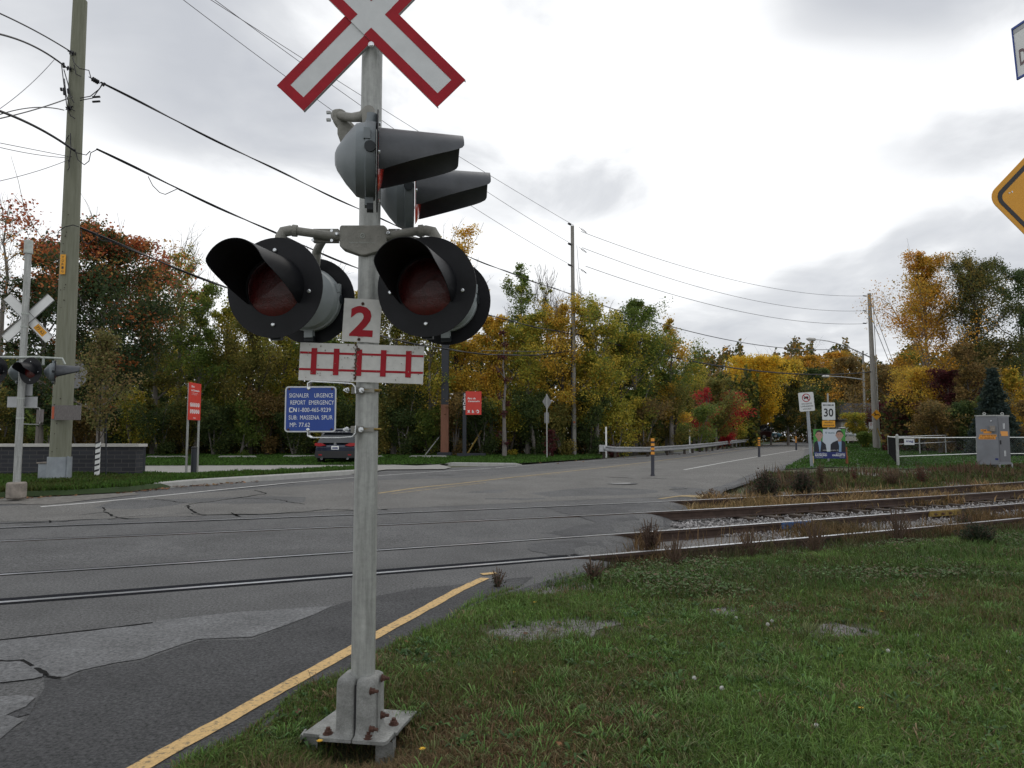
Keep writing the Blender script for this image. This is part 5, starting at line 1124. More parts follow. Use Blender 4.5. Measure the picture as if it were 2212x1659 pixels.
b = MB(); z0 = zr-.1; z1 = W(1850, 868, Yh).z; x0, x1 = a.x-.6, c.x+.6; b.add([(x0, Yh-.8, z0), (x1, Yh-.8, z0), (x1, Yh+4, z1), (x0+2.5, Yh+4, z1), (x1, Yh+9, z0), (x0, Yh+9, z0)], [(0, 1, 2, 3), (3, 2, 4, 5), (0, 3, 5)]); o = b.build('roof', 'roof', root); so_ = o.modifiers.new('s', 'SOLIDIFY'); so_.thickness = .2
q = W(1800, 944, 150); root = thing('house', q, 'brown roofed house far down the road, half hidden by trees', 'house'); b = MB(); b.box((q.x+2, 154, q.z+1.5), (9, 7, 3.2)); b.build('wall', 'siding', root); b = MB(); b.add([(q.x-3.5, 150, q.z+3), (q.x+7.5, 150, q.z+3), (q.x+7.5, 154, q.z+6), (q.x-3.5, 154, q.z+6), (q.x+7.5, 158, q.z+3), (q.x-3.5, 158, q.z+3)], [(0, 1, 2, 3), (3, 2, 4, 5), (0, 3, 5), (1, 4, 2)]); b.build('roof', 'roof', root)
def car(base, yaw, L, Wd, H, paint, lab, kind='hatch', plate=None):
    """x forward, y across; base at the middle of the car on the ground"""
    root = thing('parked_car', base, lab, 'car'); m = Matrix.Translation(base)@Matrix.Rotation(yaw, 4, 'Z'); T = lambda x, y, z: m@Vector((x, y, z))
    if kind == 'hatch': st_ = [(-.5, .30, .62, .80), (-.487, .24, .78, .93), (-.44, .20, .84, .98), (-.30, .18, .86, 1.0), (0, .17, .84, 1.0), (.25, .18, .80, 1.0), (.38, .20, .72, .97), (.46, .22, .64, .90), (.5, .30, .55, .74)]; top = [(-.455, .86), (-.40, 1.25), (-.34, 1.38), (-.15, 1.44), (.05, 1.42), (.12, 1.36), (.27, .90)]
    else: st_ = [(-.5, .35, .85, .88), (-.49, .25, 1.0, .96), (-.40, .22, 1.02, 1.0), (0, .22, 1.0, 1.0), (.25, .22, .98, 1.0), (.42, .24, .92, .96), (.5, .32, .70, .85)]; top = [(-.48, 1.0), (-.45, 1.6), (-.40, 1.72), (0, 1.75), (.10, 1.65), (.22, 1.0)]
    sz = H/(1.44 if kind == 'hatch' else 1.75); b = MB(); V = []; F = []; prof = lambda zb, zt, w_: [(-w_*.90, zb), (-w_*.985, zb+.08), (-w_, (zb+zt)*.5), (-w_*.97, zt-.06), (-w_*.88, zt), (0, zt+.02), (w_*.88, zt), (w_*.97, zt-.06), (w_, (zb+zt)*.5), (w_*.985, zb+.08), (w_*.90, zb)]
    n = 11
    for (x, zb, zt_, wf) in st_:
        for (y, z) in prof(zb*sz, zt_*sz, wf*Wd/2): V.append(T(x*L, y, z))
    for i in range(len(st_)-1):
        for k in range(n): a = i*n+k; c = i*n+(k+1) % n; F.append((a, c, c+n, a+n))
    F += [tuple(range(n)), tuple(range(len(V)-1, len(V)-n-1, -1))]; b.add(V, F); b.build('body', paint, root, smooth=True, sharp=40)
    b = MB(); V = []; F = []
    for (x, z) in top:
        f_ = (z-top[0][1])/(max(t[1] for t in top)-top[0][1]); hw = Wd/2*(.90-.20*f_); V += [T(x*L, -hw, (z)*sz), T(x*L, -hw*.86, (z+.03)*sz), T(x*L, hw*.86, (z+.03)*sz), T(x*L, hw, z*sz)]
        V += [T(x*L, -Wd/2*.90, top[0][1]*sz*.95), T(x*L, Wd/2*.90, top[0][1]*sz*.95)]
    for i in range(len(top)-1):
        a = i*6
        for (p, q) in ((0, 1), (1, 2), (2, 3)): F.append((a+p, a+q, a+q+6, a+p+6))
        F += [(a+4, a, a+6, a+10), (a+3, a+5, a+11, a+9)]
    b.add(V, F); b.build('windows', 'glass', root, smooth=True, sharp=30)
    b = MB(); V = []; idx = [i for i, t in enumerate(top) if t[1] > .88*max(q[1] for q in top)]
    for i in idx:
        x, z = top[i]; f_ = (z-top[0][1])/(max(t[1] for t in top)-top[0][1]); hw = Wd/2*(.90-.20*f_)*1.01; V += [T(x*L, -hw, z*sz), T(x*L, -hw*.86, (z+.045)*sz), T(x*L, hw*.86, (z+.045)*sz), T(x*L, hw, z*sz)]
    F = [(i*4+p, i*4+p+1, i*4+p+5, i*4+p+4) for i in range(len(idx)-1) for p in range(3)]; b.add(V, F); o = b.build('roof', paint, root, smooth=True); so_ = o.modifiers.new('s', 'SOLIDIFY'); so_.thickness = .03; so_.offset = 1
    for sx in (-.31, .31):
        for sy in (-1, 1):
            c_ = T(sx*L, sy*(Wd/2-.11), .32); ax = m.to_3x3()@Vector((0, sy, 0)); wh = MB().lathe([(-.11, .30), (-.10, .325), (.09, .325), (.10, .30)], c_, ax, 20).build('tyre', 'tyre', root); MB().lathe([(.07, .20), (.105, .19), (.108, .05)], c_, ax, 12).build('rim', 'silver', wh)
    if kind == 'hatch':
        rear = lambda y, z, x=-.5: T(x*L, y, z)
        fr = (rear(0, 0, -.5), m.to_3x3()@Vector((0, -1, 0)), Vector((0, 0, 1)), m.to_3x3()@Vector((-1, 0, 0)))
        b = MB(); b.rrect(fr, 0, .42, Wd*.93, .30, .10, -.06, .10); b.build('bumper', 'plastic', root)
        b = MB(); b.rrect(fr, 0, .63, Wd*.90, .24, .08, -.10, .13); tg_ = b.build('tailgate', paint, root); bv = tg_.modifiers.new('b', 'BEVEL'); bv.width = .03; bv.segments = 3
        for sy in (-1, 1):
            MB().poly(fr, [(sy*.40, .80), (sy*.60, .90), (sy*.86, .90), (sy*.87, .79), (sy*.66, .755)], -.09, .13).build('tail_lamp', 'tail', root); MB().rrect(fr, sy*.62, .40, .15, .05, .02, .03, .02).build('reflector', 'tail', root)
            MB().lathe([(0, .04), (.06, .04), (.06, .03), (.0, .03)], rear(sy*.55, .24)-(m.to_3x3()@Vector((.04, 0, 0))), m.to_3x3()@Vector((-1, 0, 0)), 12).build('exhaust', 'zinc', root)
        pl = MB().rect(fr, 0, .70, .32, .15, .035, .006).build('licence_plate', 'whitebright', root); MB().rect(fr, 0, .685, .24, .06, .042, .001).build('plate_characters', 'pnavy', pl)
        MB().ring(fr, 0, .86, .035, .05, .02, .02, 14).build('badge', 'zinc', root)
        fw = MB(); V = [T(-.462*L, -.62, .98*sz), T(-.462*L, .62, .98*sz), T(-.385*L, .52, 1.30*sz), T(-.385*L, -.52, 1.30*sz)]
        MB().add([T(-.42*L, -.64, 1.345*sz), T(-.42*L, .64, 1.345*sz), T(-.33*L, .62, 1.42*sz), T(-.33*L, -.62, 1.42*sz), T(-.42*L, -.64, 1.31*sz), T(-.42*L, .64, 1.31*sz)], [(0, 1, 2, 3), (4, 5, 1, 0), (4, 5, 2, 3)]).build('spoiler', paint, root)
    return root
gm = GP(724, 1003, .03); car(Vector((gm.x, gm.y+2.2, gm.z)), math.pi/2, 4.46, 1.80*1.02, 1.46, 'navy', 'dark blue hatchback parked by the wood, seen from behind under the blue plate')
q = W(1620, 948, 92); car(Vector((q.x, q.y, q.z)), R(178), 4.9, 1.9, 1.75, 'maroon', 'dark red sport utility car beyond the guardrail', 'suv')
q = W(1656, 946, 105); car(Vector((q.x, q.y, q.z)), R(-25), 4.3, 1.75, 1.4, 'teal', 'small teal car parked far down the road near the lawn', 'suv')
q = W(1838, 945, 104); car(Vector((q.x, q.y, q.z)), R(0), 4.4, 1.8, 1.4, 'silver', 'pale car in front of the house behind the 50 sign', 'suv')
# signs at the right edge: their posts stand outside the picture
Yr = 4.6; c_ = W(2305, 430, Yr); root = thing('warning_sign', (c_.x, Yr+.1, -.1), 'large amber diamond warning sign with black border, cut by the right edge', 'road sign')
fr = frame(c_, R(4)); h = .56; rc = .08
def rdiam(h, rc):
    P = []
    for k in range(4):
        a0 = 90*k; cx, cy = (h-rc*1.414)*math.cos(R(a0)), (h-rc*1.414)*math.sin(R(a0))
        for j in range(7): a = R(a0-45+15*j); P.append((cx+rc*math.cos(a), cy+rc*math.sin(a)))
    return P
b = MB(); b.poly(fr, rdiam(h, .08), 0, .004); pn = b.build('sign_plate', 'orangey', root)
b = MB(); o1 = rdiam(h-.045, .065); i1 = rdiam(h-.085, .045); n = len(o1)
for i in range(n): j = (i+1) % n; b.poly(fr, [o1[i], o1[j], i1[j], i1[i]], .005, .0008)
b.build('black_border', 'ink', pn)
MB().box((c_.x, Yr+.05, (c_.z+h-.1)/2), (.06, .05, c_.z+h+.1)).build('post', 'galv', root)
MB().rect(fr, -h+.155, .03*1, .012, .006, .005, .001).rect(fr, -h+.175, .038, .008, .012, .005, .001, .5).build('scuff', 'letter', pn)
Ys = 3.75; tl = W(2187, 62, Ys); bl_ = W(2200, 173, Ys); uu = Vector((.15, -.99, 0)).normalized(); vv = (tl-bl_).normalized(); vv = (vv-uu*vv.dot(uu)).normalized(); nn = uu.cross(vv).normalized(); L = .62; Hh = (tl-bl_).length
f_ = (tl+uu*L/2-vv*Hh/2, uu, vv, nn); pp = tl+uu*L*.62
root = thing('street_name_sign', (pp.x, pp.y, -.1), 'pale street name plate with a dark red letter D, cut by the top right corner', 'street sign')
b = MB(); b.rect(f_, 0, 0, L, Hh, 0, .004); pn = b.build('name_plate', 'whitebright', root)
b = MB(); b.rect(f_, 0, Hh/2-.006, L, .012, .001, .008).rect(f_, 0, -Hh/2+.006, L, .012, .001, .008).rect(f_, -L/2+.003, 0, .006, Hh, .001, .008); b.build('blue_edge', 'blue', pn)
b = MB(); b.rect(f_, 0, Hh/2-.026, L*.97, .022, .0045); b.build('grey_band', 'signgrey', pn)
b = MB(); b.text(f_, 'D', -L/2+.048, -.035, .040, .088, .0055, bold=.02); b.build('lettering', 'maroon', pn)
q = pp-nn*.04; MB().path([(q.x, q.y, -.2), (q.x, q.y, tl.z+.05)], .03, 12).build('post', 'galv', root, smooth=True)

# ================================================================ WIRES
def wire(a, Ya, c, Yc_, mid, r_, lab, name='power_line', m='wire', cat='cable', grp=None, twist=False):
    A = W(*a, Ya); C_ = W(*c, Yc_); best = None
    for sg in np.arange(-1, 9, .05):
        dmin = 1e9
        for t in np.linspace(.02, .98, 49):
            p = A.lerp(C_, float(t)); z = p.z-4*sg*t*(1-t); v = Vector((p.x, p.y, z-HC)); dep = v.y*math.cos(PITCH)+v.z*math.sin(PITCH); hh = -v.y*math.sin(PITCH)+v.z*math.cos(PITCH)
            X_ = 1106+1533*v.x/dep; Y_ = 829.5-1533*hh/dep; dmin = min(dmin, math.hypot(X_-mid[0], Y_-mid[1]))
        if best is None or dmin < best[0]: best = (dmin, sg)
    sg = best[1]; P = []
    n = 40
    for i in range(n+1):
        t = i/n; p = A.lerp(C_, t); P.append(Vector((p.x, p.y, p.z-4*sg*t*(1-t))))
    root = thing(name, A, lab, cat, grp); MB().path(P, r_, 5).build('strand', m, root)
    if twist:
        D = dense(P, .25); u = (C_-A).cross(Vector((0, 0, 1))).normalized(); q = [p+u*math.cos(i*.45)*r_*1.6+Vector((0, 0, 1))*math.sin(i*.45)*r_*1.6 for i, p in enumerate(D)]; MB().path(q, r_*.8, 4).build('strand', m, root)
    return root
YQ = g2_.y; YR = g3.y
wire((217, 178), YP, (1240, 637), YQ, (600, 366), .020, 'twisted black cable from the thick left pole falling behind the upper lamps', m='cable', twist=True)
wire((208, 322), YP, (1240, 722), YQ, (540, 474), .022, 'black telephone cable below the twisted one, from the left pole to the middle pole', m='cable', twist=True)
wire((160, 487), YP, (1240, 757), YQ, (490, 622), .022, 'thick black cable tied lowest round the left pole above the yellow tag', m='cable', twist=True)
wire((360, 384), YP+1.5, (362, 386), YP+1.6, (361, 385), .004, 'short slack loop', 'cable_loop', 'cable') if False else None
A_ = W(320, 381, YP+2.2); L_ = [W(x, y, YP+2.2) for x, y in ((320, 381), (330, 401), (345, 416), (357, 420), (370, 414), (383, 408), (392, 413))]; o = tag(MB().path(L_, .012, 5).build('cable_loop', 'cable'), 'small slack cable loop hanging under the telephone cable', 'cable')
tg3 = 'three bare wires running down to the top of the middle pole'
wire((200, -165), YP, (1240, 487), YQ, (779, 212), .011, 'highest bare wire crossing behind the crossbuck to the top of the middle pole', grp=tg3)
wire((210, -190), YP, (1240, 530), YQ, (779, 222), .011, 'second bare wire crossing behind the crossbuck to the middle pole', grp=tg3)
wire((150, -190), YP, (1240, 576), YQ, (621, 161), .011, 'lowest bare wire passing left of the crossbuck to the middle pole', grp=tg3)
tg4 = 'wires between the middle pole and the leaning pole'
for a, c, mid, r_, lab, m in (((1255, 500), (1872, 639), (1560, 600), .016, 'topmost wire reaching the leaning pole', 'wire'), ((1258, 535), (1872, 671), (1530, 624), .016, 'second wire from the top reaching the leaning pole', 'wire'), ((1265, 575), (1872, 699), (1530, 657), .018, 'third wire from the top reaching the leaning pole', 'wire'), ((1246, 640), (1830, 753), (1480, 712), .03, 'grey twisted wire ending at the street light arm', 'wire'), ((1246, 722), (1882, 803), (1550, 790), .05, 'thick black cable low over the road to the leaning pole', 'cable')):
    wire(a, YQ, c, YR, mid, r_, lab, m=m, grp=tg4)
wire((1040, 757), YQ-9, (1240, 757), YQ, (1120, 759), .014, 'nearly level grey wire in front of the yellow trees', m='wire')
tg5 = 'cables leaving the left pole towards the left edge'
for a, c, mid, r_, lab, m in (((-30, 16), (150, 110), (60, 58), .017, 'topmost cable at the left edge of the picture', 'cable'), ((-30, 68), (142, 145), (60, 92), .022, 'second cable from the top at the left edge', 'cable'), ((-30, 230), (160, 325), (80, 278), .03, 'thick cable at the left edge under the crossing drop wires', 'cable'), ((-30, 303), (148, 338), (60, 322), .008, 'upper one of the thin wires meeting the left pole', 'wire'), ((-30, 311), (148, 341), (60, 329), .008, 'middle one of the thin wires meeting the left pole', 'wire'), ((-30, 397), (146, 346), (60, 374), .008, 'thin wire rising from the left edge to the pole', 'wire'),
                              ((-30, 262), (156, 209), (60, 240), .014, 'lower drop cable rising to the left pole', 'cable'), ((-30, 258), (138, 238), (60, 232), .012, 'drop cable beside the lower one', 'cable'), ((-20, 248), (118, 128), (62, 186), .008, 'steep thin wire rising towards the cable knot', 'wire')):
    wire(a, YP-4, c, YP-.25, mid, r_, lab, m=m, grp=tg5)
# ================================================================ TREES
PAL = {
 'yg': [((.20, .21, .035), 4), ((.34, .27, .04), 4), ((.10, .14, .03), 3), ((.42, .30, .05), 2)],
 'gold': [((.46, .30, .045), 5), ((.36, .25, .04), 3), ((.22, .20, .035), 2), ((.42, .22, .04), 1)],
 'goldfar': [((.55, .35, .03), 5), ((.45, .31, .04), 4), ((.28, .25, .04), 2)],
 'green': [((.075, .115, .028), 5), ((.12, .16, .035), 3), ((.20, .19, .04), 1)],
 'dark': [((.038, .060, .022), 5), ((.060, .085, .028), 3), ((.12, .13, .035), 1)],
 'olive': [((.14, .125, .035), 4), ((.085, .10, .028), 4), ((.22, .17, .045), 2)],
 'brown': [((.17, .11, .045), 4), ((.10, .085, .035), 4), ((.24, .16, .05), 2)],
 'maple': [((.46, .15, .055), 4), ((.36, .09, .045), 3), ((.42, .23, .07), 1), ((.06, .08, .03), 3)],
 'mapleg': [((.030, .048, .020), 8), ((.05, .06, .022), 3), ((.30, .09, .03), .6)],
 'red': [((.30, .022, .026), 5), ((.20, .018, .024), 4), ((.34, .09, .03), 1)],
 'burg': [((.085, .022, .026), 5), ((.05, .020, .020), 3), ((.06, .05, .025), 1)],
 'spruce': [((.026, .040, .036), 5), ((.040, .056, .052), 2), ((.03, .04, .028), 3)],
 'orange': [((.42, .21, .03), 5), ((.34, .22, .035), 3), ((.20, .15, .03), 3)],
 'greenbr': [((.07, .08, .025), 4), ((.045, .055, .022), 4), ((.20, .14, .035), 2)],
 'sap': [((.12, .11, .04), 4), ((.09, .10, .035), 3), ((.17, .11, .05), 2)],
}
def pick(pal, n, rg):
    C = np.array([c for c, w_ in PAL[pal]]); w_ = np.array([w_ for c, w_ in PAL[pal]], float); return C[rg.choice(len(C), n, p=w_/w_.sum())]
def leaves(cen, sig, n, size, pal, rg, flat=.55, mixpal=None, top=None, wts=None):
    m = len(cen); k = rg.choice(m, n, p=wts) if wts is not None else rg.integers(0, m, n)
    P = cen[k]+np.clip(rg.normal(0, 1, (n, 3)), -1.7, 1.7)*np.asarray(sig)[k][:, None]*np.array([1, 1, .75])
    cc = pick(pal, m, rg)
    if mixpal is not None and top is not None:
        alt = pick(mixpal, m, rg); cc = np.where(top[:, None], alt, cc)
    ind = pick(pal, n, rg); col = cc[k]*.72+ind*.28; col = 1.55*col*rg.uniform(.65, 1.35, (n, 1))
    d = rg.normal(0, 1, (n, 3)); d[:, 2] *= .7; d /= np.linalg.norm(d, axis=1)[:, None]; e = rg.normal(0, 1, (n, 3)); e = np.cross(d, e); e /= np.linalg.norm(e, axis=1)[:, None]
    L = size*rg.uniform(.6, 1.35, (n, 1)); a = d*L*.5; b = e*L*.33
    V = np.stack([P-a, P+b, P+a, P-b], 1).reshape(-1, 3); F = np.arange(4*n).reshape(-1, 4); return V, F, np.clip(col, 0, 1)
_rl = [(p, GP(p, q).y) for p, q in ((1290, 990), (1400, 985), (1480, 980), (1540, 973), (1580, 967.5), (1617, 964), (1640, 962))]
def railY(x, wp): y = float(np.interp(x, [a for a, b in _rl], [b for a, b in _rl]))+1.4; return y/(1-wp/2/1533.*1.35)
def tree(name, x, Yd, top, wpx, lab, cat='tree', pal='yg', n=9000, leaf=.15, cb=.22, bark='bark', group=None, seed=None, twigs=0, sparse=1.0, mixpal=None, base=None, stems=1, peak=.45, lean=0., nl=16, sig=None, up=.5, tk=1.):
    seed = seed if seed is not None else int(x*7+Yd*13+top); rg = np.random.default_rng(abs(seed)); rr = random.Random(seed)
    Yd = max(Yd, railY(x, wpx)) if 1290 < x < 1640 and Yd < 80 else max(Yd, 40.2/(1-wpx/2/1533.*1.3)) if 260 < x <= 1290 and cat != 'creeper' else Yd; b0 = W(x, 941, Yd); zb = float(zg(b0.x, Yd)) if Yd < 80 else .25
    if base is not None: zb = base
    z1 = W(x, top, Yd).z; H = z1-zb; Rd = wpx/2*Yd/1533.*1.12; n = int(n*1.55); leaf = leaf*.82; root = thing(name, (b0.x, Yd, zb), lab, cat, group)
    tm = MB(); C = []; Sg = []; tips = []
    env = lambda u: max(.12, math.sin(math.pi*min(1, max(0, (u-cb*.5)/(1.04-cb*.5)))**(.75 if peak < .5 else 1.2))**(.8 if Yd < 70 else .4))
    for s_ in range(stems):
        a0 = rr.uniform(0, 6.28); sp_ = (Rd*.45 if stems > 1 else Rd*.06); P = []; nn = 8; hh = H*(rr.uniform(.78, .98) if stems > 1 else .97); r0 = (.022*H*(.6 if stems > 1 else .72)+.03)*tk
        wob = [(rr.uniform(-1, 1), rr.uniform(-1, 1)) for _ in range(nn)]
        for i in range(nn): k = i/(nn-1); P.append(Vector((b0.x+lean*k*H+math.cos(a0)*sp_*k+wob[i][0]*.03*H*(k if k < .9 else .9)*.5, Yd+math.sin(a0)*sp_*k+wob[i][1]*.03*H*k*.5, zb-.1+hh*k)))
        tm.path(P, [max(.012, r0*(1-.93*(i/(nn-1))**.85)) for i in range(nn)], 7)
        at = lambda u: P[min(nn-2, int(u*(nn-1)))].lerp(P[min(nn-2, int(u*(nn-1)))+1], u*(nn-1)-min(nn-2, int(u*(nn-1))))
        m = max(5, nl//stems)
        for j in range(m):
            u = cb*.8+(.96-cb*.8)*(j+rr.random())/m; az_ = j*2.4+rr.uniform(-.5, .5); Le = min(Rd, H*(1.32-u)*.85)*env(u)*rr.choice((.45, .8, .95, 1.1, 1.3))*rr.uniform(.85, 1.1)*(1+.22*math.sin(az_*2+seed)); p = at(u); el_ = R(rr.uniform(12, 42)+30*u*up*2)
            Q = [p]; d = Vector((math.cos(az_)*math.cos(el_), math.sin(az_)*math.cos(el_), math.sin(el_)))
            for t in range(4): d = (d+Vector((rr.uniform(-.22, .22), rr.uniform(-.22, .22), rr.uniform(-.05, .28)))).normalized(); Q.append(Q[-1]+d*Le*.27)
            rb = max(.012, r0*.42*(1-u*.8)); tm.path(Q, [rb, rb*.75, rb*.5, rb*.3, .008], 5, cap=False)
            for t in (2, 3, 4): C.append(Q[t]); Sg.append(Le*.10+.12)
            tips.append((Q[-1], d, Le))
            for q_ in range(5 if Rd < 2.2 else 8):
                t = rr.uniform(.9, 3.9); bp = Q[int(t)].lerp(Q[min(4, int(t)+1)], t-int(t)); dd = (d+Vector((rr.uniform(-1, 1), rr.uniform(-1, 1), rr.uniform(-.5, .7)))).normalized(); e_ = bp+dd*Le*rr.uniform(.25, .5)
                tm.path([bp, bp.lerp(e_, .5)+Vector((0, 0, .03*Le)), e_], [rb*.35, rb*.22, .006], 4, cap=False); C += [e_, bp.lerp(e_, .55)]; Sg += [Le*.085+.10, Le*.08+.08]; tips.append((e_, dd, Le*.6))
        C.append(P[-1]); Sg.append(Rd*.12+.1); tips.append((P[-1], Vector((0, 0, 1)), Rd))
    tm.build('trunk', 'barkpale' if seed % 3 else bark, root)
    if twigs:
        tw = MB()
        for _ in range(twigs):
            p, d, L_ = rr.choice(tips); q = p
            if q.z < zb+.45*H: continue
            pts = [q]; d2 = (d+Vector((rr.uniform(-.6, .6), rr.uniform(-.6, .6), rr.uniform(.2, 1.2)))).normalized()
            for t in range(4): d2 = (d2+Vector((rr.uniform(-.2, .2), rr.uniform(-.2, .2), rr.uniform(-.05, .25)))).normalized(); pts.append(pts[-1]+d2*H*.032)
            tw.path(pts, [.018, .014, .011, .008, .004], 3, cap=False)
            for t in (1, 2, 3):
                e_ = pts[t]+(d2+Vector((rr.uniform(-.8, .8), rr.uniform(-.8, .8), 0)))*H*.03; tw.path([pts[t], e_], [.009, .004], 3, cap=False)
        tw.build('bare_twigs', 'twig', root)
    if n:
        C = np.array([tuple(c) for c in C]); Sg = np.array(Sg)*(sig or 1.0); top_ = None
        if mixpal is not None: hz = (C[:, 2]-zb)/H; top_ = (hz+rg.normal(0, .12, len(C))) > .84
        keep = rg.random(len(C)) < sparse; C, Sg = C[keep], Sg[keep]; top_ = top_[keep] if top_ is not None else None
        C[:, 2] = np.where(C[:, 2] > z1, z1-(C[:, 2]-z1)*.35, C[:, 2]); Sg = np.where(C[:, 2] > z1-.12*H, Sg*.75, Sg)
        V, F, T = leaves(C, Sg, n, leaf, pal, rg, mixpal=mixpal, top=top_); npmesh('crown', V, F, 'leaf', T, root)
    return root
GW = 'trees at the edge of the wood behind the park'
# back row of the wood, tall and thin-leaved
tree('red_maple', 218, 33, 500, 320, 'maple with orange red leaves above dark green ones, behind the thick utility pole', pal='mapleg', mixpal='maple', n=30000, leaf=.17, cb=.22, nl=34, sig=1.05, base=.2)
tree('red_maple', 85, 36, 520, 230, 'dark maple with a few red leaves behind the far crossing mast', pal='mapleg', mixpal='maple', n=16000, leaf=.17, cb=.18, nl=22, base=.2)
tree('bare_tree', -12, 44, 425, 120, 'pale nearly leafless tree at the top of the left edge', pal='brown', n=1400, leaf=.13, bark='barkpale', twigs=60, sparse=.8, cb=.3)
tree('young_tree', 213, GP(213, 1031, VO).y, 722, 150, 'slim young tree with striped trunk guard in front of the brick wall', pal='sap', n=2900, leaf=.085, cb=.34, nl=22, base=.33, up=1.0, tk=.42)
q = GP(213, 1031, VO); rt_ = None
for o in bpy.data.objects:
    if o.name == 'young_tree': rt_ = o
b = MB(); b.lathe([(0, .065), (.95, .06)], (rt_.location.x, rt_.location.y, q.z), (0, 0, 1), 14); gd = b.build('trunk_guard', 'whitebright', rt_); b = MB()
for i in range(6):
    z = q.z+.06+.15*i; P = [(rt_.location.x+.067*math.cos(a), rt_.location.y+.067*math.sin(a), z+.02*a) for a in np.arange(0, 6.3, .5)]; V = []; 
    for p in P: V += [(p[0], p[1], p[2]), (p[0], p[1], p[2]+.05)]
    b.add(V, [(2*k, 2*k+1, 2*k+3, 2*k+2) for k in range(len(P)-1)])
b.build('guard_stripes', 'ink', gd)
st_p = GP(229, 1030, VO); root = thing('garden_stake', st_p, 'thin dark stake beside the young tree in front of the brick wall', 'stake'); MB().tube(st_p, W(229, 905, st_p.y), .02, .02, 6).build('stake', 'darkpost', root)
rows = [ # x, Y, top, width, palette, leaves, kwargs, label
 (330, 43, 560, 130, 'olive', 9000, dict(twigs=70), 'olive tree with bare top twigs just right of the red maple'),
 (385, 46, 530, 130, 'yg', 6000, dict(twigs=130, sparse=.7), 'thin yellow green tree with a tall bare crown between the red maple and the lamps'),
 (300, 48, 590, 130, 'dark', 10000, {}, 'dark green tree hidden behind the red maple'),
 (425, 42, 620, 140, 'green', 12000, {}, 'green tree above the red park panel on two posts'),
 (480, 45, 640, 130, 'yg', 11000, dict(twigs=30), 'yellow green tree behind the left front lamp'),
 (540, 42, 650, 150, 'olive', 12000, {}, 'olive tree standing behind the left front lamp'),
 (610, 45, 640, 150, 'yg', 12000, {}, 'yellowish tree above the blue emergency plate'),
 (665, 46, 560, 110, 'brown', 2500, dict(twigs=190, sparse=.6), 'leafless tree whose twigs show over the left lamp arm'),
 (700, 42, 640, 150, 'green', 13000, {}, 'green tree above the parked dark blue car'),
 (775, 46, 630, 140, 'yg', 12000, {}, 'yellow green tree straight behind the near mast'),
 (850, 42, 640, 150, 'olive', 13000, {}, 'olive tree right of the near mast below the right lamp'),
 (985, 44, 505, 175, 'gold', 15000, dict(twigs=40, sparse=.85), 'tall golden tree rising right of the right front lamp'),
 (930, 42, 620, 150, 'yg', 13000, {}, 'yellow green tree behind the tall black post'),
 (1125, 46, 565, 110, 'green', 9000, dict(sparse=.85), 'tall dark green tree between the golden tree and the middle pole'),
 (1180, 47, 600, 110, 'yg', 2500, dict(twigs=200, sparse=.5), 'leafless forked tree just left of the middle utility pole'),
 (1060, 40, 690, 170, 'gold', 15000, {}, 'broad golden tree above the park panel on the dark post'),
 (1140, 41, 680, 150, 'yg', 14000, {}, 'yellow green tree behind the diamond sign'),
 (1215, 43, 650, 140, 'gold', 10000, dict(twigs=60), 'yellow tree around the middle utility pole'),
 (1290, 42, 660, 150, 'yg', 14000, dict(twigs=40), 'yellow green tree right of the middle utility pole'),
 (1372, 43, 645, 160, 'green', 14000, {}, 'full green tree over the near end of the guardrail'),
 (1345, 41, 720, 150, 'yg', 12000, {}, 'low spreading yellow green tree above the nearest flexible marker'),
 (1450, 46, 672, 90, 'gold', 6000, {}, 'slender golden tree at the right end of the wood'),
 (1440, 42, 735, 170, 'green', 14000, {}, 'round green tree at the right end of the wood'),
 (1500, 78, 788, 130, 'yg', 11000, {}, 'yellow green tree leaning over the guardrail before the red shrub'),
]
for i, (x, Yd, tp, wp, pl, n, kw, lab) in enumerate(rows):
    tree('tree', x, Yd, tp, wp, lab, pal=pl, n=n, group=GW, leaf=.155, cb=.20, nl=22, seed=100+i, **kw)
# understorey shrubs along the edge of the wood
ORD = 'first second third fourth fifth sixth seventh eighth ninth tenth eleventh twelfth thirteenth fourteenth fifteenth sixteenth seventeenth eighteenth nineteenth twentieth twenty-first twenty-second twenty-third twenty-fourth twenty-fifth twenty-sixth twenty-seventh twenty-eighth twenty-ninth thirtieth'.split()
i = 0
SH_ = 'shrubs under the trees of the wood'
for x in range(-60, 1560, 58):
    Yd = 40.5+(i % 3)*1.1; tp = [868, 840, 880, 852, 872][i % 5]; pl = ['dark', 'olive', 'dark', 'green', 'brown', 'dark', 'yg'][i % 7]
    if 1290 < x: Yd += (x-1290)*.035; pl = ['yg', 'brown', 'olive', 'green'][i % 4]
    where = ('at the far left edge' if x < 60 else 'behind the brick wall' if x < 290 else 'behind the black bollards' if x < 460 else 'left of the parked car' if x < 660 else 'behind the parked car' if x < 780 else 'right of the near mast' if x < 950 else 'around the red park panel' if x < 1100 else 'behind the diamond sign' if x < 1220 else 'beside the middle utility pole' if x < 1290 else 'behind the guardrail')
    tree('shrub', x, Yd, tp, 105, {'dark': 'dark green', 'olive': 'olive', 'green': 'green', 'brown': 'brownish', 'yg': 'yellowish'}[pl]+' shrub '+where+', '+ORD[i]+' from the left along the wood', 'shrub', pal=pl, n=5200, leaf=.14, cb=.02, stems=3, nl=15, group=SH_, seed=400+i, sig=1.3); i += 1
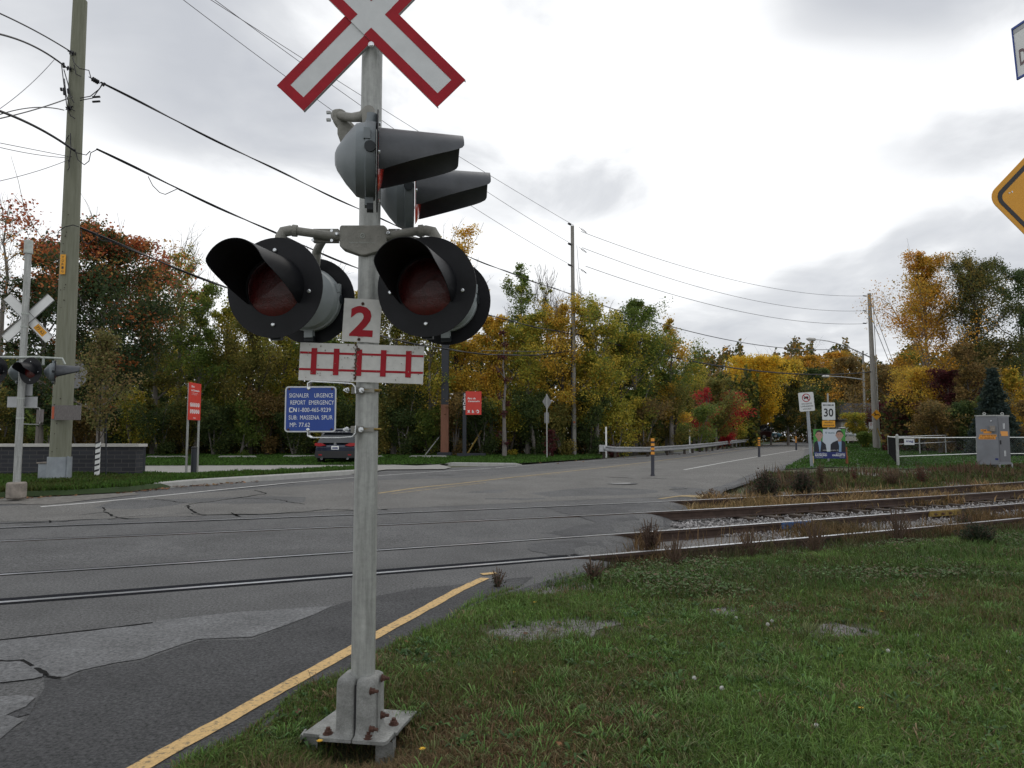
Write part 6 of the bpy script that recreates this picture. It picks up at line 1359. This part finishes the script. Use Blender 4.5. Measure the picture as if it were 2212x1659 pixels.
for x, Yd, tp, wp, lab in ((1090, 39.5, 700, 40, 'crimson creeper climbing a trunk behind the red park panel'), (1188, 39.6, 925, 24, 'low crimson shrub beside the foot of the diamond sign'), (1325, 38.6, 966, 14, 'low crimson bush at the near end of the guardrail')):
    tree('red_creeper', x, Yd, tp, wp, lab, 'creeper', pal='burg', n=700, leaf=.13, cb=.1, nl=10)
# the depth of the wood
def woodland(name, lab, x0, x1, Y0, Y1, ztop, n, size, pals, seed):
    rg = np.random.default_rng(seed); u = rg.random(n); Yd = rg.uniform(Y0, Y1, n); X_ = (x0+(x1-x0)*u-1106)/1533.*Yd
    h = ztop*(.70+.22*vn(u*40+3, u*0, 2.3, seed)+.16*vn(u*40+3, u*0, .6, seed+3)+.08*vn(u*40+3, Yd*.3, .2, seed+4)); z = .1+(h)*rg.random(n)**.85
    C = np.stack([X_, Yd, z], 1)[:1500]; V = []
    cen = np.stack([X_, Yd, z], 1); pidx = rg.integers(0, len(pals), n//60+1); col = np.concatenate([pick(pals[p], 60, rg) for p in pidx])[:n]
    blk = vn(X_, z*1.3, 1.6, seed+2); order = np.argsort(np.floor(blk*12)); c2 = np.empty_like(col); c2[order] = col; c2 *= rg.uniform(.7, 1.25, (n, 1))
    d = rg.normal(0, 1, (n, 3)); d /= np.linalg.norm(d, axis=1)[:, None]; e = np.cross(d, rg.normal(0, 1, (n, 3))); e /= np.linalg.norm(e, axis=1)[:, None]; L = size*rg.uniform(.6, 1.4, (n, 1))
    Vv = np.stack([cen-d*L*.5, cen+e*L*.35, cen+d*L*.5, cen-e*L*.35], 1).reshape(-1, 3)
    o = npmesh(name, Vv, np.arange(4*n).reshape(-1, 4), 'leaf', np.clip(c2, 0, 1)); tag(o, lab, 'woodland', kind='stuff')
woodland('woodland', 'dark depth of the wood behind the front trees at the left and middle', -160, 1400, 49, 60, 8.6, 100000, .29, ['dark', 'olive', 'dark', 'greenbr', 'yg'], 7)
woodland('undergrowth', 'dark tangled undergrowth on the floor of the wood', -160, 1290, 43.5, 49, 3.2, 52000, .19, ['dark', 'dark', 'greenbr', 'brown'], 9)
# trees down the road and at the right
far = [
 (1585, 120, 805, 100, 'brown', 7000, dict(), 'brown tree far off left of the yellow tree'),
 (1548, 66, 822, 90, 'olive', 8000, dict(), 'olive tree just behind the red shrub by the guardrail'),
 (1638, 85, 776, 165, 'goldfar', 15000, dict(mixpal='goldfar'), 'bright yellow tree beyond the dark red car, left half'),
 (1702, 88, 782, 145, 'greenbr', 14000, dict(mixpal='goldfar'), 'yellow topped tree with a dark green foot, left of the lorry sign'),
 (1665, 95, 840, 150, 'dark', 12000, dict(), 'dark green tree low behind the yellow trees by the teal car'),
 (1745, 118, 772, 110, 'orange', 9000, dict(), 'orange brown tree behind the lorry sign'),
 (1762, 105, 800, 80, 'dark', 10000, dict(), 'very dark evergreen between the lorry sign and the yellow trees'),
 (1800, 125, 765, 100, 'orange', 10000, dict(), 'tall orange brown tree above the maximum 30 sign'),
 (1840, 120, 775, 90, 'brown', 10000, dict(), 'brown tree behind the small street lights'),
 (1815, 130, 845, 110, 'dark', 9000, dict(), 'dark green tree low behind the street lights'),
 (1720, 130, 860, 90, 'dark', 8000, dict(), 'dark low tree far down the road behind the markers'),
 (1770, 112, 868, 70, 'greenbr', 7000, dict(), 'greenish brown tree behind the maximum 30 sign'),
 (1925, 82, 790, 110, 'brown', 11000, dict(), 'brown tree just right of the leaning utility pole'),
 (1932, 76, 872, 100, 'burg', 12000, dict(cb=.05, stems=3), 'dark burgundy shrub behind the leaning utility pole'),
 (1965, 88, 762, 80, 'green', 8000, dict(), 'dull green tree between the leaning pole and the tall orange tree'),
 (2012, 60, 555, 205, 'orange', 26000, dict(sparse=.85, nl=34), 'tallest orange tree at the right with a ragged crown'),
 (1995, 57, 800, 130, 'gold', 12000, dict(cb=.1), 'golden bush tree above the white fence rails'),
 (2125, 58, 560, 215, 'greenbr', 30000, dict(sparse=.9, nl=34), 'tall dark green tree at the right edge beside the orange one'),
 (2220, 62, 580, 190, 'dark', 15000, dict(), 'dark tree cut by the right edge of the picture'),
 (2055, 54, 800, 110, 'burg', 9000, dict(cb=.1), 'burgundy tree behind the chain link fence'),
 (2095, 52, 745, 110, 'brown', 10000, dict(cb=.1), 'thin brown tree left of the blue spruce'),
 (2190, 54, 790, 90, 'gold', 9000, dict(cb=.1, mixpal='yg'), 'yellow green tree behind the grey cabinet'),
 (2030, 50, 872, 110, 'brown', 8000, dict(cb=.02, stems=3), 'brown shrub behind the yellow guy guards'),
 (2105, 49, 862, 90, 'dark', 8000, dict(cb=.02, stems=3), 'dark shrub left of the grey cabinet'),
 (2240, 48, 850, 90, 'brown', 8000, dict(cb=.02, stems=3), 'brown shrub at the right edge behind the cabinet'),
]
for i, (x, Yd, tp, wp, pl, n, kw, lab) in enumerate(far):
    kw = dict(kw); kw.setdefault('cb', .16); kw.setdefault('nl', 24); tree('tree', x, Yd, tp, wp, lab, pal=pl, n=n, leaf=max(.17, Yd*.0030), seed=700+i, group='trees beyond the lawn and down the road', **kw)
tree('red_shrub', 1552, 56, 852, 112, 'bright red shrub behind the guardrail', 'shrub', pal='red', n=12000, leaf=.17, cb=.03, stems=3, nl=24)
tree('red_shrub', 1527, 58, 832, 44, 'small scarlet shrub top above the bright red one', 'shrub', pal='red', n=1000, leaf=.15, cb=.3)
tree('red_shrub', 1613, 74, 868, 42, 'dull crimson shrub between the yellow trees', 'shrub', pal='red', n=4200, leaf=.2, cb=.4, sig=.9)
tree('shrub', 1582, 62, 872, 70, 'yellow shrub between the two red shrubs', 'shrub', pal='yg', n=6000, leaf=.18, cb=.03, stems=3)
tree('shrub', 1862, 76, 895, 70, 'pale green bush left of the leaning utility pole', 'shrub', pal='yg', n=7000, leaf=.16, cb=.05, stems=3)
tree('shrub', 1868, 74, 935, 60, 'low dark green bush at the foot of the leaning pole', 'shrub', pal='green', n=6000, leaf=.14, cb=.02, stems=3)
def spruce(x, Yd, tp, wp, lab):
    rg = np.random.default_rng(77); b0 = W(x, 941, Yd); zb = .25; z1 = W(x, tp, Yd).z; H = z1-zb; Rd = wp/2*Yd/1533.; root = thing('blue_spruce', (b0.x, Yd, zb), lab, 'tree')
    MB().path([(b0.x, Yd, zb), (b0.x, Yd, z1)], [.16, .02], 7).build('trunk', 'bark', root); C = []; S_ = []
    for _ in range(700):
        u = rg.random()**1.2; a = rg.uniform(0, 6.28); r_ = Rd*(1-u)*rg.uniform(.3, 1.05); C.append((b0.x+math.cos(a)*r_, Yd+math.sin(a)*r_, zb+.2+u*(H-.2)-.12*r_)); S_.append(.13)
    V, F, T = leaves(np.array(C), np.array(S_), 16000, .17, 'spruce', rg); npmesh('crown', V, F, 'leaf', T, root)
spruce(2150, 44, 800, 120, 'blue green spruce standing behind the grey cabinet')
woodland('woodland', 'dim wood seen through the gap behind the guardrail', 1370, 1640, 78, 95, 9, 30000, .42, ['dark', 'olive', 'greenbr', 'yg'], 27)
woodland('woodland', 'far brown and green woodland closing the view down the road', 1500, 2350, 132, 152, 19, 60000, .62, ['brown', 'olive', 'dark', 'orange'], 17)
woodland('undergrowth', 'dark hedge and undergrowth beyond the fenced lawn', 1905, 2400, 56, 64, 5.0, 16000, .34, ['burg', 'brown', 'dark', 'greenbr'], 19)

# ================================================================ GRASS, WEEDS, LITTER
def grass(name, lab, poly, n, hmin, hmax, wd, zf, cols, seed, near=None, bend=.5, thin=None, offroad=False):
    rg = np.random.default_rng(seed); A = np.array(poly); lo = A.min(0); hi = A.max(0); out = []
    tot = 0
    while tot < n:
        P = rg.uniform(lo, hi, (n*2, 2)); P = P[inpoly(P, poly)]
        if near: P = P[rg.random(len(P)) < np.clip((near/np.maximum(np.hypot(P[:, 0], P[:, 1]), .3))**1.7, 0, 1)]
        if offroad: P = P[~inpoly(P, ROAD)]
        if thin is not None: P = P[rg.random(len(P)) < thin(P[:, 0], P[:, 1])]
        ang = np.abs(P[:, 0]/np.maximum(P[:, 1], .01)) < .95; P = P[ang & (P[:, 1] > 1.2)]
        out.append(P); tot += len(P)
        if len(P) == 0: break
    P = np.concatenate(out)[:n]; n = len(P); x, y = P.T; z = zf(x, y); dist = np.hypot(x, y)
    k = np.maximum(1, dist/5.5)**.75                       # farther blades stand for several
    pn = vn(x, y, .55, seed); pn2 = vn(x, y, 2.1, seed+1); h = rg.uniform(hmin, hmax, n)*(.55+.9*pn)*np.minimum(k, 1.5); w_ = wd*rg.uniform(.6, 1.4, n)*k
    a = rg.uniform(0, 6.28, n); l = rg.uniform(0, bend, n)*h*1.6; dx, dy = np.cos(a), np.sin(a); px, py = -dy, dx
    b2 = rg.uniform(0, 6.28, n); lx = np.cos(b2)*l; ly = np.sin(b2)*l
    O = np.stack([x, y, z], 1); S_ = np.stack([px, py, 0*px], 1)*w_[:, None]*.5
    m1 = O+np.stack([lx*.35, ly*.35, h*.6], 1); t1 = O+np.stack([lx, ly, h*(1-.25*(l/h))], 1)
    V = np.stack([O-S_, O+S_, m1+S_*.8, m1-S_*.8, t1], 1).reshape(-1, 3); i = np.arange(n)*5
    F = np.concatenate([np.stack([i, i+1, i+2], 1), np.stack([i, i+2, i+3], 1), np.stack([i+3, i+2, i+4], 1)])
    C = np.array(cols); q = np.clip(.22+pn2*.62+.32*(vn(x, y, .35, seed+7)-.5)+rg.normal(0, .20, n)-(.50*np.exp(-np.minimum(((x+.2)/.95)**2+((y-3.1)/.9)**2, 30)) if near and near < 5 else 0), 0, .999); j = (q*(len(C)-1)); j0 = j.astype(int); f = (j-j0)[:, None]; c = C[j0]*(1-f)+C[np.minimum(j0+1, len(C)-1)]*f; c = c*rg.uniform(.55, 1.55, (n, 1))
    o = npmesh(name, V, F, 'grassm', np.concatenate([c, c, c])); return tag(o, lab, 'grass', kind='stuff')
NEARPX = [(225, 1800), (398, 1662), (516, 1598), (566, 1558), (655, 1489), (736, 1463), (812, 1412), (860, 1388), (938, 1354), (980, 1333), (1016, 1304), (1070, 1285), (1128, 1268), (1237, 1240), (1300, 1222), (1500, 1196), (1800, 1166), (2212, 1138), (2800, 1090), (3400, 1300), (4000, 1900), (2212, 2600), (0, 2600)]
NEARW = pixpoly(NEARPX, -.005)
gr_patches = [GP(x, y, -.05) for x, y in ((1190, 1370), (1815, 1378), (1560, 1335), (1180, 1268))]; gr_r = [(.74, .36), (.50, .25), (.26, .18), (.85, .40)]
def thin_near(x, y):
    v = 1-.9*np.exp(-(((x+.76)/.22)**4+((y-3.64)/.17)**4))
    for p, (rx, ry) in zip(gr_patches, gr_r):
        d = ((x-p.x)/rx)**2+((y-p.y)/ry)**2; v *= np.clip((d-.30+1.1*(vn(x, y, .16, 5)-.5)+.8*(vn(x, y, .06, 6)-.5))*1.1, .10, 1)
    # bare soil along the edge of the asphalt
    return v*np.clip(.30+1.3*vn(x, y, .30, 11), 0, 1)
GC = [(.165, .115, .062), (.115, .120, .045), (.085, .135, .034), (.110, .185, .042), (.125, .22, .050), (.19, .28, .080)]
def ztg(x, y):
    P = np.stack([np.asarray(x).ravel(), np.asarray(y).ravel()], 1); k = inpoly(P, ROAD)
    return np.where(k.reshape(np.shape(x)), -.004, zt(x, y))
grass('lawn_grass', 'short green grass with brown patches on the bank in the foreground', NEARW, 365000, .022, .075, .0056, ztg, GC, 21, near=3.4, bend=.9, thin=thin_near)
grass('lawn_grass', 'dry brown blades scattered through the foreground grass', NEARW, 34000, .03, .075, .004, ztg, [(.16, .10, .05), (.11, .07, .04), (.20, .15, .08)], 22, near=3.0, bend=1.1, thin=thin_near)
# broad leaved clover and plantain
def clover(name, lab, poly, n, size, hz, zf, cols, seed, near=None, thin=None):
    rg = np.random.default_rng(seed); A = np.array(poly); lo = A.min(0); hi = A.max(0); P = rg.uniform(lo, hi, (n*6, 2)); P = P[inpoly(P, poly)]
    if near: P = P[rg.random(len(P)) < np.clip((near/np.maximum(np.hypot(P[:, 0], P[:, 1]), .3))**1.5, 0, 1)]
    P = P[(np.abs(P[:, 0]/np.maximum(P[:, 1], .01)) < .84) & (P[:, 1] > 1.2)]; P = P[rg.random(len(P)) < np.clip((vn(P[:, 0], P[:, 1], .7, seed)-.42)*3.5, .03, 1)]
    if thin is not None: P = P[rg.random(len(P)) < thin(P[:, 0], P[:, 1])]
    P = P[:n]; n = len(P); x, y = P.T; z = zf(x, y)+rg.uniform(.008, hz, n)*(.5+vn(x, y, .8, seed+4)); a = rg.uniform(0, 6.28, n); s_ = size*rg.uniform(.5, 1.5, n); t = rg.uniform(-.6, .6, n)
    d = np.stack([np.cos(a), np.sin(a), t], 1)*s_[:, None]; e = np.stack([-np.sin(a), np.cos(a), rg.uniform(-.5, .5, n)], 1)*(s_*.62)[:, None]; O = np.stack([x, y, z], 1)
    V = np.stack([O-d*.5, O-d*.1+e*.5, O+d*.5, O-d*.1-e*.5], 1).reshape(-1, 3); C = np.array(cols)[rg.integers(0, len(cols), n)]*rg.uniform(.7, 1.3, (n, 1))
    return tag(npmesh(name, V, np.arange(4*n).reshape(-1, 4), 'grassm', C), lab, 'ground cover', kind='stuff')
clover('clover', 'low clover and plantain leaves in the foreground grass', NEARW, 80000, .020, .045, ztg, [(.075, .14, .042), (.10, .175, .055), (.065, .12, .055), (.13, .15, .065)], 31, near=3.5, thin=thin_near)
WEEDW = pixpoly([(1180, 1285), (1180, 1262), (1300, 1224), (1500, 1196), (1800, 1166), (2212, 1136), (2800, 1092), (2900, 1200), (2212, 1290), (1700, 1310), (1400, 1320)], -.1)
clover('weeds', 'knee high leafy weeds along the nearer track', WEEDW, 52000, .034, .11, zt, [(.07, .13, .042), (.09, .165, .055), (.10, .11, .05), (.12, .09, .055)], 33)
grass('weeds', 'taller dull grass and weeds along the nearer track', WEEDW, 46000, .04, .11, .006, zt, [(.10, .065, .04), (.07, .08, .03), (.06, .11, .028), (.08, .145, .04), (.13, .10, .055)], 34, bend=.8)
FRW = [unst(*p) for p in [(6.9, tend(7)+.1), (7.72, tend(7.7)+.3), (7.75, 30), (6.7, 30)]]
grass('dry_weeds', 'brown stems and seed heads standing before the nearer rail', FRW, 4200, .06, .20, .0045, zt, [(.09, .05, .035), (.07, .05, .03), (.055, .07, .028), (.13, .09, .05)], 44, bend=.5, thin=lambda x, y: np.clip((vn(x, y, .8, 28)-.25)*2, .05, 1))
TRKW = [unst(*p) for p in [(7.5, tend(7.5)-.1), (9.2, tend(9.2)+.1), (9.2, 34), (7.5, 34)]]
grass('dry_weeds', 'dry reddish brown stalks between the rails of the nearer track', TRKW, 15000, .06, .22, .006, zt, [(.10, .06, .035), (.16, .105, .05), (.06, .055, .025)], 35, bend=.7, thin=lambda x, y: np.clip((vn(x, y, .9, 8)-.45)*3, .02, 1))
FARTW = [unst(*p) for p in [(11.0, tend(11.0)+.15), (13.5, tend(13.5)+.2), (13.5, 44), (10.7, 44)]]
grass('dry_grass', 'pale brown dry grass growing between the rails of the farther track', FARTW, 20000, .06, .24, .008, zt, [(.22, .13, .06), (.30, .20, .10), (.13, .10, .04), (.36, .25, .12)], 36, bend=.9, thin=lambda x, y: np.clip((vn(x, y, 1.4, 12)-.30)*2.5, .05, 1))
BANKW = [unst(*p) for p in [(14.1, tend(14.3)-.1), (14.1, 46), (18.4, 46), (18.4, 15.5), (16.4, tend(15)+.6)]]
grass('weeds', 'brown and green weeds on the bank between the farther track and the lawn', BANKW, 34000, .05, .15, .009, zt, [(.12, .065, .045), (.085, .055, .035), (.07, .08, .028), (.06, .10, .028), (.16, .12, .05)], 37, bend=.7, offroad=True, thin=lambda x, y: np.clip((vn(x, y, 1.1, 14)-.35)*2.6, .05, 1))
grass('tall_weeds', 'sparse tall brown and reddish stalks on the bank before the lawn', BANKW, 1700, .12, .32, .008, zt, [(.13, .085, .055), (.10, .08, .045), (.12, .06, .045), (.08, .09, .04)], 57, bend=.35, offroad=True, thin=lambda x, y: np.clip((vn(x, y, 1.6, 34)-.45)*3, .04, 1))
grass('far_grass', 'mown green grass of the lawn at the right around the poster and fence', LAWNW, 90000, .03, .06, .012, lambda x, y: zg(x, y)-.01, [(.060, .082, .024), (.050, .110, .022), (.065, .14, .030)], 38, near=22, thin=lambda x, y: (st(x, y)[0] > 16.8)*1.)
grass('verge_grass', 'green verge grass behind the far kerb and round the utility pole', VERGEW, 90000, .035, .085, .009, lambda x, y: zg(x, y)+.12, [(.07, .075, .022), (.050, .10, .018), (.060, .13, .022)], 39, near=16)
grass('park_grass', 'narrow green grass strip before the wood', STRIPW, 50000, .04, .09, .014, lambda x, y: zg(x, y)+.04, [(.045, .085, .018), (.06, .13, .022)], 40)
# tufts of longer grass and flat broad-leaved rosettes break up the turf
def tufts(name, lab, n, per, hmin, hmax, wd, spread, cols, seed, lean=.8, ymax=9.):
    rg = np.random.default_rng(seed); A = np.array(NEARW); P = rg.uniform(A.min(0), A.max(0), (n*30, 2)); P = P[inpoly(P, NEARW)]; P = P[~((np.abs(P[:, 0]+.75) < .30) & (np.abs(P[:, 1]-3.62) < .30))]; P = P[(P[:, 1] > 1.3) & (P[:, 1] < ymax) & (np.abs(P[:, 0]/P[:, 1]) < .82)]; P = P[rg.random(len(P)) < np.clip((3.2/np.hypot(P[:, 0], P[:, 1]))**1.3, 0, 1)]; P = P[rg.random(len(P)) < thin_near(P[:, 0], P[:, 1])][:n]
    n = len(P); C = np.repeat(P, per, 0); m = len(C); sz = np.repeat(rg.uniform(.5, 1.3, n), per); a = rg.uniform(0, 6.28, m); r_ = np.abs(rg.normal(0, spread*.35, m))*sz; x = C[:, 0]+np.cos(a)*r_; y = C[:, 1]+np.sin(a)*r_; z = ztg(x, y)
    h = rg.uniform(hmin, hmax, m)*sz; l = h*rg.uniform(.2, 1, m)*lean; w_ = wd*rg.uniform(.6, 1.3, m)*sz; d = np.stack([np.cos(a), np.sin(a), 0*a], 1); p = np.stack([-np.sin(a), np.cos(a), 0*a], 1)*w_[:, None]*.5; O = np.stack([x, y, z], 1); up = np.array([0, 0, 1.])
    A1 = O+d*(l*.35)[:, None]+up*(h*.62)[:, None]; A2 = O+d*(l*.75)[:, None]+up*(h*.9)[:, None]; T_ = O+d*(l*1.15)[:, None]+up*(h*(.95-.35*l/np.maximum(h, 1e-3)))[:, None]
    V = np.stack([O-p*.5, O+p*.5, A1+p, A1-p, A2+p*.8, A2-p*.8, T_], 1).reshape(-1, 3); i = np.arange(m)*7; F = np.concatenate([np.stack([i, i+1, i+2], 1), np.stack([i, i+2, i+3], 1), np.stack([i+3, i+2, i+4], 1), np.stack([i+3, i+4, i+5], 1), np.stack([i+5, i+4, i+6], 1)])
    Cc = np.array(cols)[np.repeat(rg.integers(0, len(cols), n), per)]*rg.uniform(.6, 1.35, (m, 1)); tag(npmesh(name, V, F, 'grassm', np.concatenate([Cc]*5)), lab, 'grass', kind='stuff')
tufts('grass_tufts', 'longer bright green tufts standing in the foreground grass', 900, 34, .03, .085, .0044, .10, [(.115, .22, .055), (.095, .18, .042), (.14, .24, .065), (.13, .15, .06)], 61, lean=1.3)
tufts('dry_tufts', 'matted brown thatch between the green tufts', 420, 34, .02, .06, .0045, .14, [(.19, .13, .075), (.15, .10, .055), (.24, .18, .10)], 62, lean=1.6)
tufts('broad_weeds', 'flat plantain and dandelion rosettes in the foreground turf', 900, 11, .015, .05, .018, .03, [(.055, .12, .035), (.075, .15, .045), (.045, .095, .03)], 63, lean=1.9)
# fallen leaves by the kerb, at the wood and in the grass
def litter(poly, n, size, zf, seed, lab, near=None):
    rg = np.random.default_rng(seed); A = np.array(poly); P = rg.uniform(A.min(0), A.max(0), (n*8, 2)); P = P[inpoly(P, poly)]; P = P[rg.random(len(P)) < np.clip((vn(P[:, 0], P[:, 1], .6, seed)-.35)*3, .08, 1)][:n]; n = len(P)
    x, y = P.T; z = zf(x, y)+.012; a = rg.uniform(0, 6.28, n); s_ = size*rg.uniform(.5, 1.4, n); d = np.stack([np.cos(a), np.sin(a), rg.uniform(-.3, .5, n)], 1)*s_[:, None]; e = np.stack([-np.sin(a), np.cos(a), rg.uniform(-.2, .4, n)], 1)*(s_*.8)[:, None]; O = np.stack([x, y, z], 1)
    V = np.stack([O-d*.5, O+e*.5, O+d*.5, O-e*.5], 1).reshape(-1, 3); C = np.array([(.22, .10, .045), (.30, .15, .07), (.13, .07, .04), (.36, .24, .12)])[rg.integers(0, 4, n)]*rg.uniform(.7, 1.2, (n, 1))
    tag(npmesh('fallen_leaves', V, np.arange(4*n).reshape(-1, 4), 'grassm', C), lab, 'fallen leaves', kind='stuff')
litter(pixpoly([(-100, 1076), (150, 1066), (275, 1058), (400, 1049), (560, 1038), (560, 1042), (400, 1054), (280, 1066), (150, 1074), (-100, 1086)]), 420, .09, lambda x, y: zg(x, y)+.01, 51, 'brown fallen leaves along the foot of the far kerb')
litter(pixpoly([(1100, 1004), (1300, 992), (1500, 978), (1620, 964), (1620, 966), (1500, 982), (1300, 997), (1120, 1008)]), 500, .10, lambda x, y: zg(x, y)+.02, 52, 'brown fallen leaves on the road edge below the guardrail')
litter(NEARW, 150, .045, lambda x, y: zt(x, y)+.02, 53, 'dry leaves scattered in the foreground grass')
litter(VERGEW, 200, .07, lambda x, y: zg(x, y)+.15, 54, 'dry leaves scattered over the verge round the utility pole')
# dandelions
def dandelion(px, py, seed, lab, kind):
    g = GP(px, py+8, -.05); hgt = .075; root = thing('dandelion', g, lab, 'flower', 'dandelions in the grass'); p = g+Vector((0, 0, hgt))
    MB().path([g, g+Vector((.004, 0, hgt*.5)), p], .0016, 4).build('stem', 'lawn', root)
    if kind == 0:
        b = MB(); rr = random.Random(seed)
        for _ in range(150):
            v = Vector((rr.gauss(0, 1), rr.gauss(0, 1), rr.gauss(0, 1))).normalized(); c_ = p+v*.0135; u = v.orthogonal().normalized()*.0027; w_ = v.cross(u); b.add([c_-u, c_+w_, c_+u, c_-w_], [(0, 1, 2, 3)]); b.add([p, c_, c_+u*.12], [(0, 1, 2)])
        b.build('seed_head', 'seed', root); MB().lathe([(-.004, .002), (0, .004), (.004, .002)], p, (0, 0, 1), 8).build('core', 'deadleaf', root)
    else:
        b = MB(); rr = random.Random(seed)
        for k in range(26): a = k*2.4; L_ = .011+.006*(k % 3)/2; d = Vector((math.cos(a), math.sin(a), .25+.3*((k % 3) == 0))); e_ = Vector((-math.sin(a), math.cos(a), 0))*.002; b.add([p-e_, p+e_, p+d*L_+e_, p+d*L_-e_], [(0, 1, 2, 3)])
        b.build('petals', 'petal', root)
for i, (x, y, k) in enumerate(((1500, 1484, 0), (1560, 1507, 0), (1765, 1593, 0), (1919, 1422, 0), (1982, 1387, 0), (2179, 1425, 0), (1659, 1362, 0), (1668, 1354, 0), (1590, 1347, 0), (912, 1646, 1), (1110, 1472, 1), (1862, 1553, 1), (2180, 1468, 1), (690, 1628, 1), (1905, 1333, 1), (2010, 1335, 1), (1945, 1240, 1), (1155, 1312, 1))):
    dandelion(x, y, i, ('white dandelion seed head' if k == 0 else 'yellow dandelion flower')+' in the grass, '+{0: 'left of the middle of the bank', 1: 'beside a slightly lower one', 2: 'lowest of all, near the bottom edge', 3: 'below the right gravel patch', 4: 'right of the gravel patch', 5: 'closest to the right edge', 6: 'lower one of a close pair above the gravel', 7: 'upper one of a close pair', 8: 'near the small gravel patch', 9: 'at the right foot of the near mast', 10: 'on the left part of the bank', 11: 'near the bottom edge at the right', 12: 'near the right edge', 13: 'in front of the foundation plate', 14: 'among the clover, left one', 15: 'among the clover, right one', 16: 'close to the nearer track', 17: 'near the end of the yellow line'}[i], 'dandelion') if False else dandelion(x, y, i, ('white dandelion seed head' if k == 0 else 'yellow dandelion flower')+', '+{0: 'left of the middle of the bank', 1: 'just right of and below another one', 2: 'lowest of all, near the bottom edge', 3: 'below the right gravel patch', 4: 'right of the gravel patch', 5: 'closest to the right edge', 6: 'lower one of a close pair above the gravel', 7: 'upper one of a close pair', 8: 'near the small gravel patch', 9: 'at the right foot of the near mast', 10: 'on the left part of the bank', 11: 'near the bottom edge at the right', 12: 'near the right edge', 13: 'in front of the foundation plate', 14: 'among the clover, left one', 15: 'among the clover, right one', 16: 'close to the nearer track', 17: 'near the end of the yellow line'}[i], k)
# single weeds beside the tracks
def weed(px, py, top, wpx, lab, col, seed, n=700, stalk=26, leaf=.03, seedcol=None, off=0.):
    g = GP(px, py, off); g.z = float(zt(g.x, g.y))+.0; H = W(px, top, g.y).z-g.z; Rd = wpx/2*g.y/1533.; rr = random.Random(seed); rg = np.random.default_rng(seed); root = thing('weed', g, lab, 'weed'); b = MB(); C = []
    for k in range(stalk):
        a = rr.uniform(0, 6.28); d = rr.uniform(.1, 1)*Rd; h = H*rr.uniform(.45, 1.0)*(1-.25*d/Rd); P = [g+Vector((math.cos(a)*d*t**1.3, math.sin(a)*d*t**1.3, h*t)) for t in (0, .35, .7, 1)]; b.path(P, [.009, .008, .006, .004], 4, cap=False)
        for t in (.12, .25, .4, .5, .62, .8):
            i = min(2, int(t*3)); C.append(P[i].lerp(P[i+1], t*3-i))
    b.build('stems', 'weedstem', root); C = np.array([tuple(c) for c in C]); m = len(C); k = rg.integers(0, m, n); P = C[k]+rg.normal(0, leaf*.9, (n, 3)); dd = rg.normal(0, 1, (n, 3)); dd /= np.linalg.norm(dd, axis=1)[:, None]; e = np.cross(dd, rg.normal(0, 1, (n, 3))); e /= np.linalg.norm(e, axis=1)[:, None]; L_ = leaf*rg.uniform(.5, 1.5, (n, 1))
    V = np.stack([P-dd*L_*.5, P+e*L_*.25, P+dd*L_*.5, P-e*L_*.25], 1).reshape(-1, 3); Cc = np.array(col)[rg.integers(0, len(col), n)]*rg.uniform(.7, 1.3, (n, 1)); npmesh('leaves', V, np.arange(4*n).reshape(-1, 4), 'leaf', Cc, root)
M['weedstem'] = mat('weed stems', (.10, .065, .045), .9)
DK = [(.035, .052, .028), (.05, .055, .035), (.07, .05, .045)]; BR = [(.12, .07, .045), (.15, .095, .06), (.09, .075, .045)]; RD = [(.14, .035, .03), (.09, .03, .025)]
for i, a in enumerate([(1655, 1070, 998, 66, 'dark leafy chicory bush left of the lorry sign', DK, 11, 4200, 80, .055), (1628, 1070, 1035, 60, 'low dusky weed at the left of the chicory bush', DK+BR, 12, 1800, 50, .035), (1733, 1062, 998, 66, 'dark bushy weed below the lorry sign post', DK, 13, 4200, 80, .055),
        (1772, 1040, 988, 26, 'upright brown dock plant in front of the poster', BR, 14, 1500, 30, .035), (1405, 1182, 1105, 50, 'dry dark brown dock plant between the rails near the asphalt end', [(.07, .04, .03), (.05, .035, .028)], 15, 1500, 34, .028), (1530, 1068, 1048, 60, 'low dry weed at the end of the asphalt by the farther track', BR+[(.2, .14, .07)], 16, 1500, 40, .04),
        (1845, 1036, 1000, 14, 'slim reddish weed right of the poster', RD, 17, 500, 12, .035), (1925, 1040, 1000, 60, 'brown weed below the fence corner post', BR, 18, 1400, 40, .04), (1990, 1036, 990, 50, 'rusty weed in front of the white fence plate', RD+BR, 19, 1300, 40, .04),
        (2080, 1128, 1098, 40, 'small dark weed on the nearer track at the right', DK+BR, 20, 900, 26, .03), (2110, 1172, 1122, 90, 'grey green bush at the right end of the nearer track', [(.035, .05, .03), (.05, .055, .035)], 21, 4200, 60, .04), (1280, 1250, 1195, 60, 'thin branching weed at the end of the asphalt', BR+DK, 22, 500, 26, .022),
        (1075, 1268, 1215, 40, 'spindly weed at the tip of the yellow line', DK, 23, 260, 14, .022), (1620, 1190, 1128, 60, 'dry twiggy weed in front of the nearer rail', BR, 24, 420, 30, .02), (1460, 1215, 1150, 60, 'brown twiggy weed before the nearer rail at the asphalt end', BR, 25, 500, 34, .02), (1760, 1180, 1110, 70, 'thin brown stalks before the blue joint bar', BR, 26, 500, 34, .02), (1940, 1160, 1080, 70, 'thin dark stalks in front of the yellow joint bar', BR+DK, 27, 600, 34, .02)]):
    weed(*a)
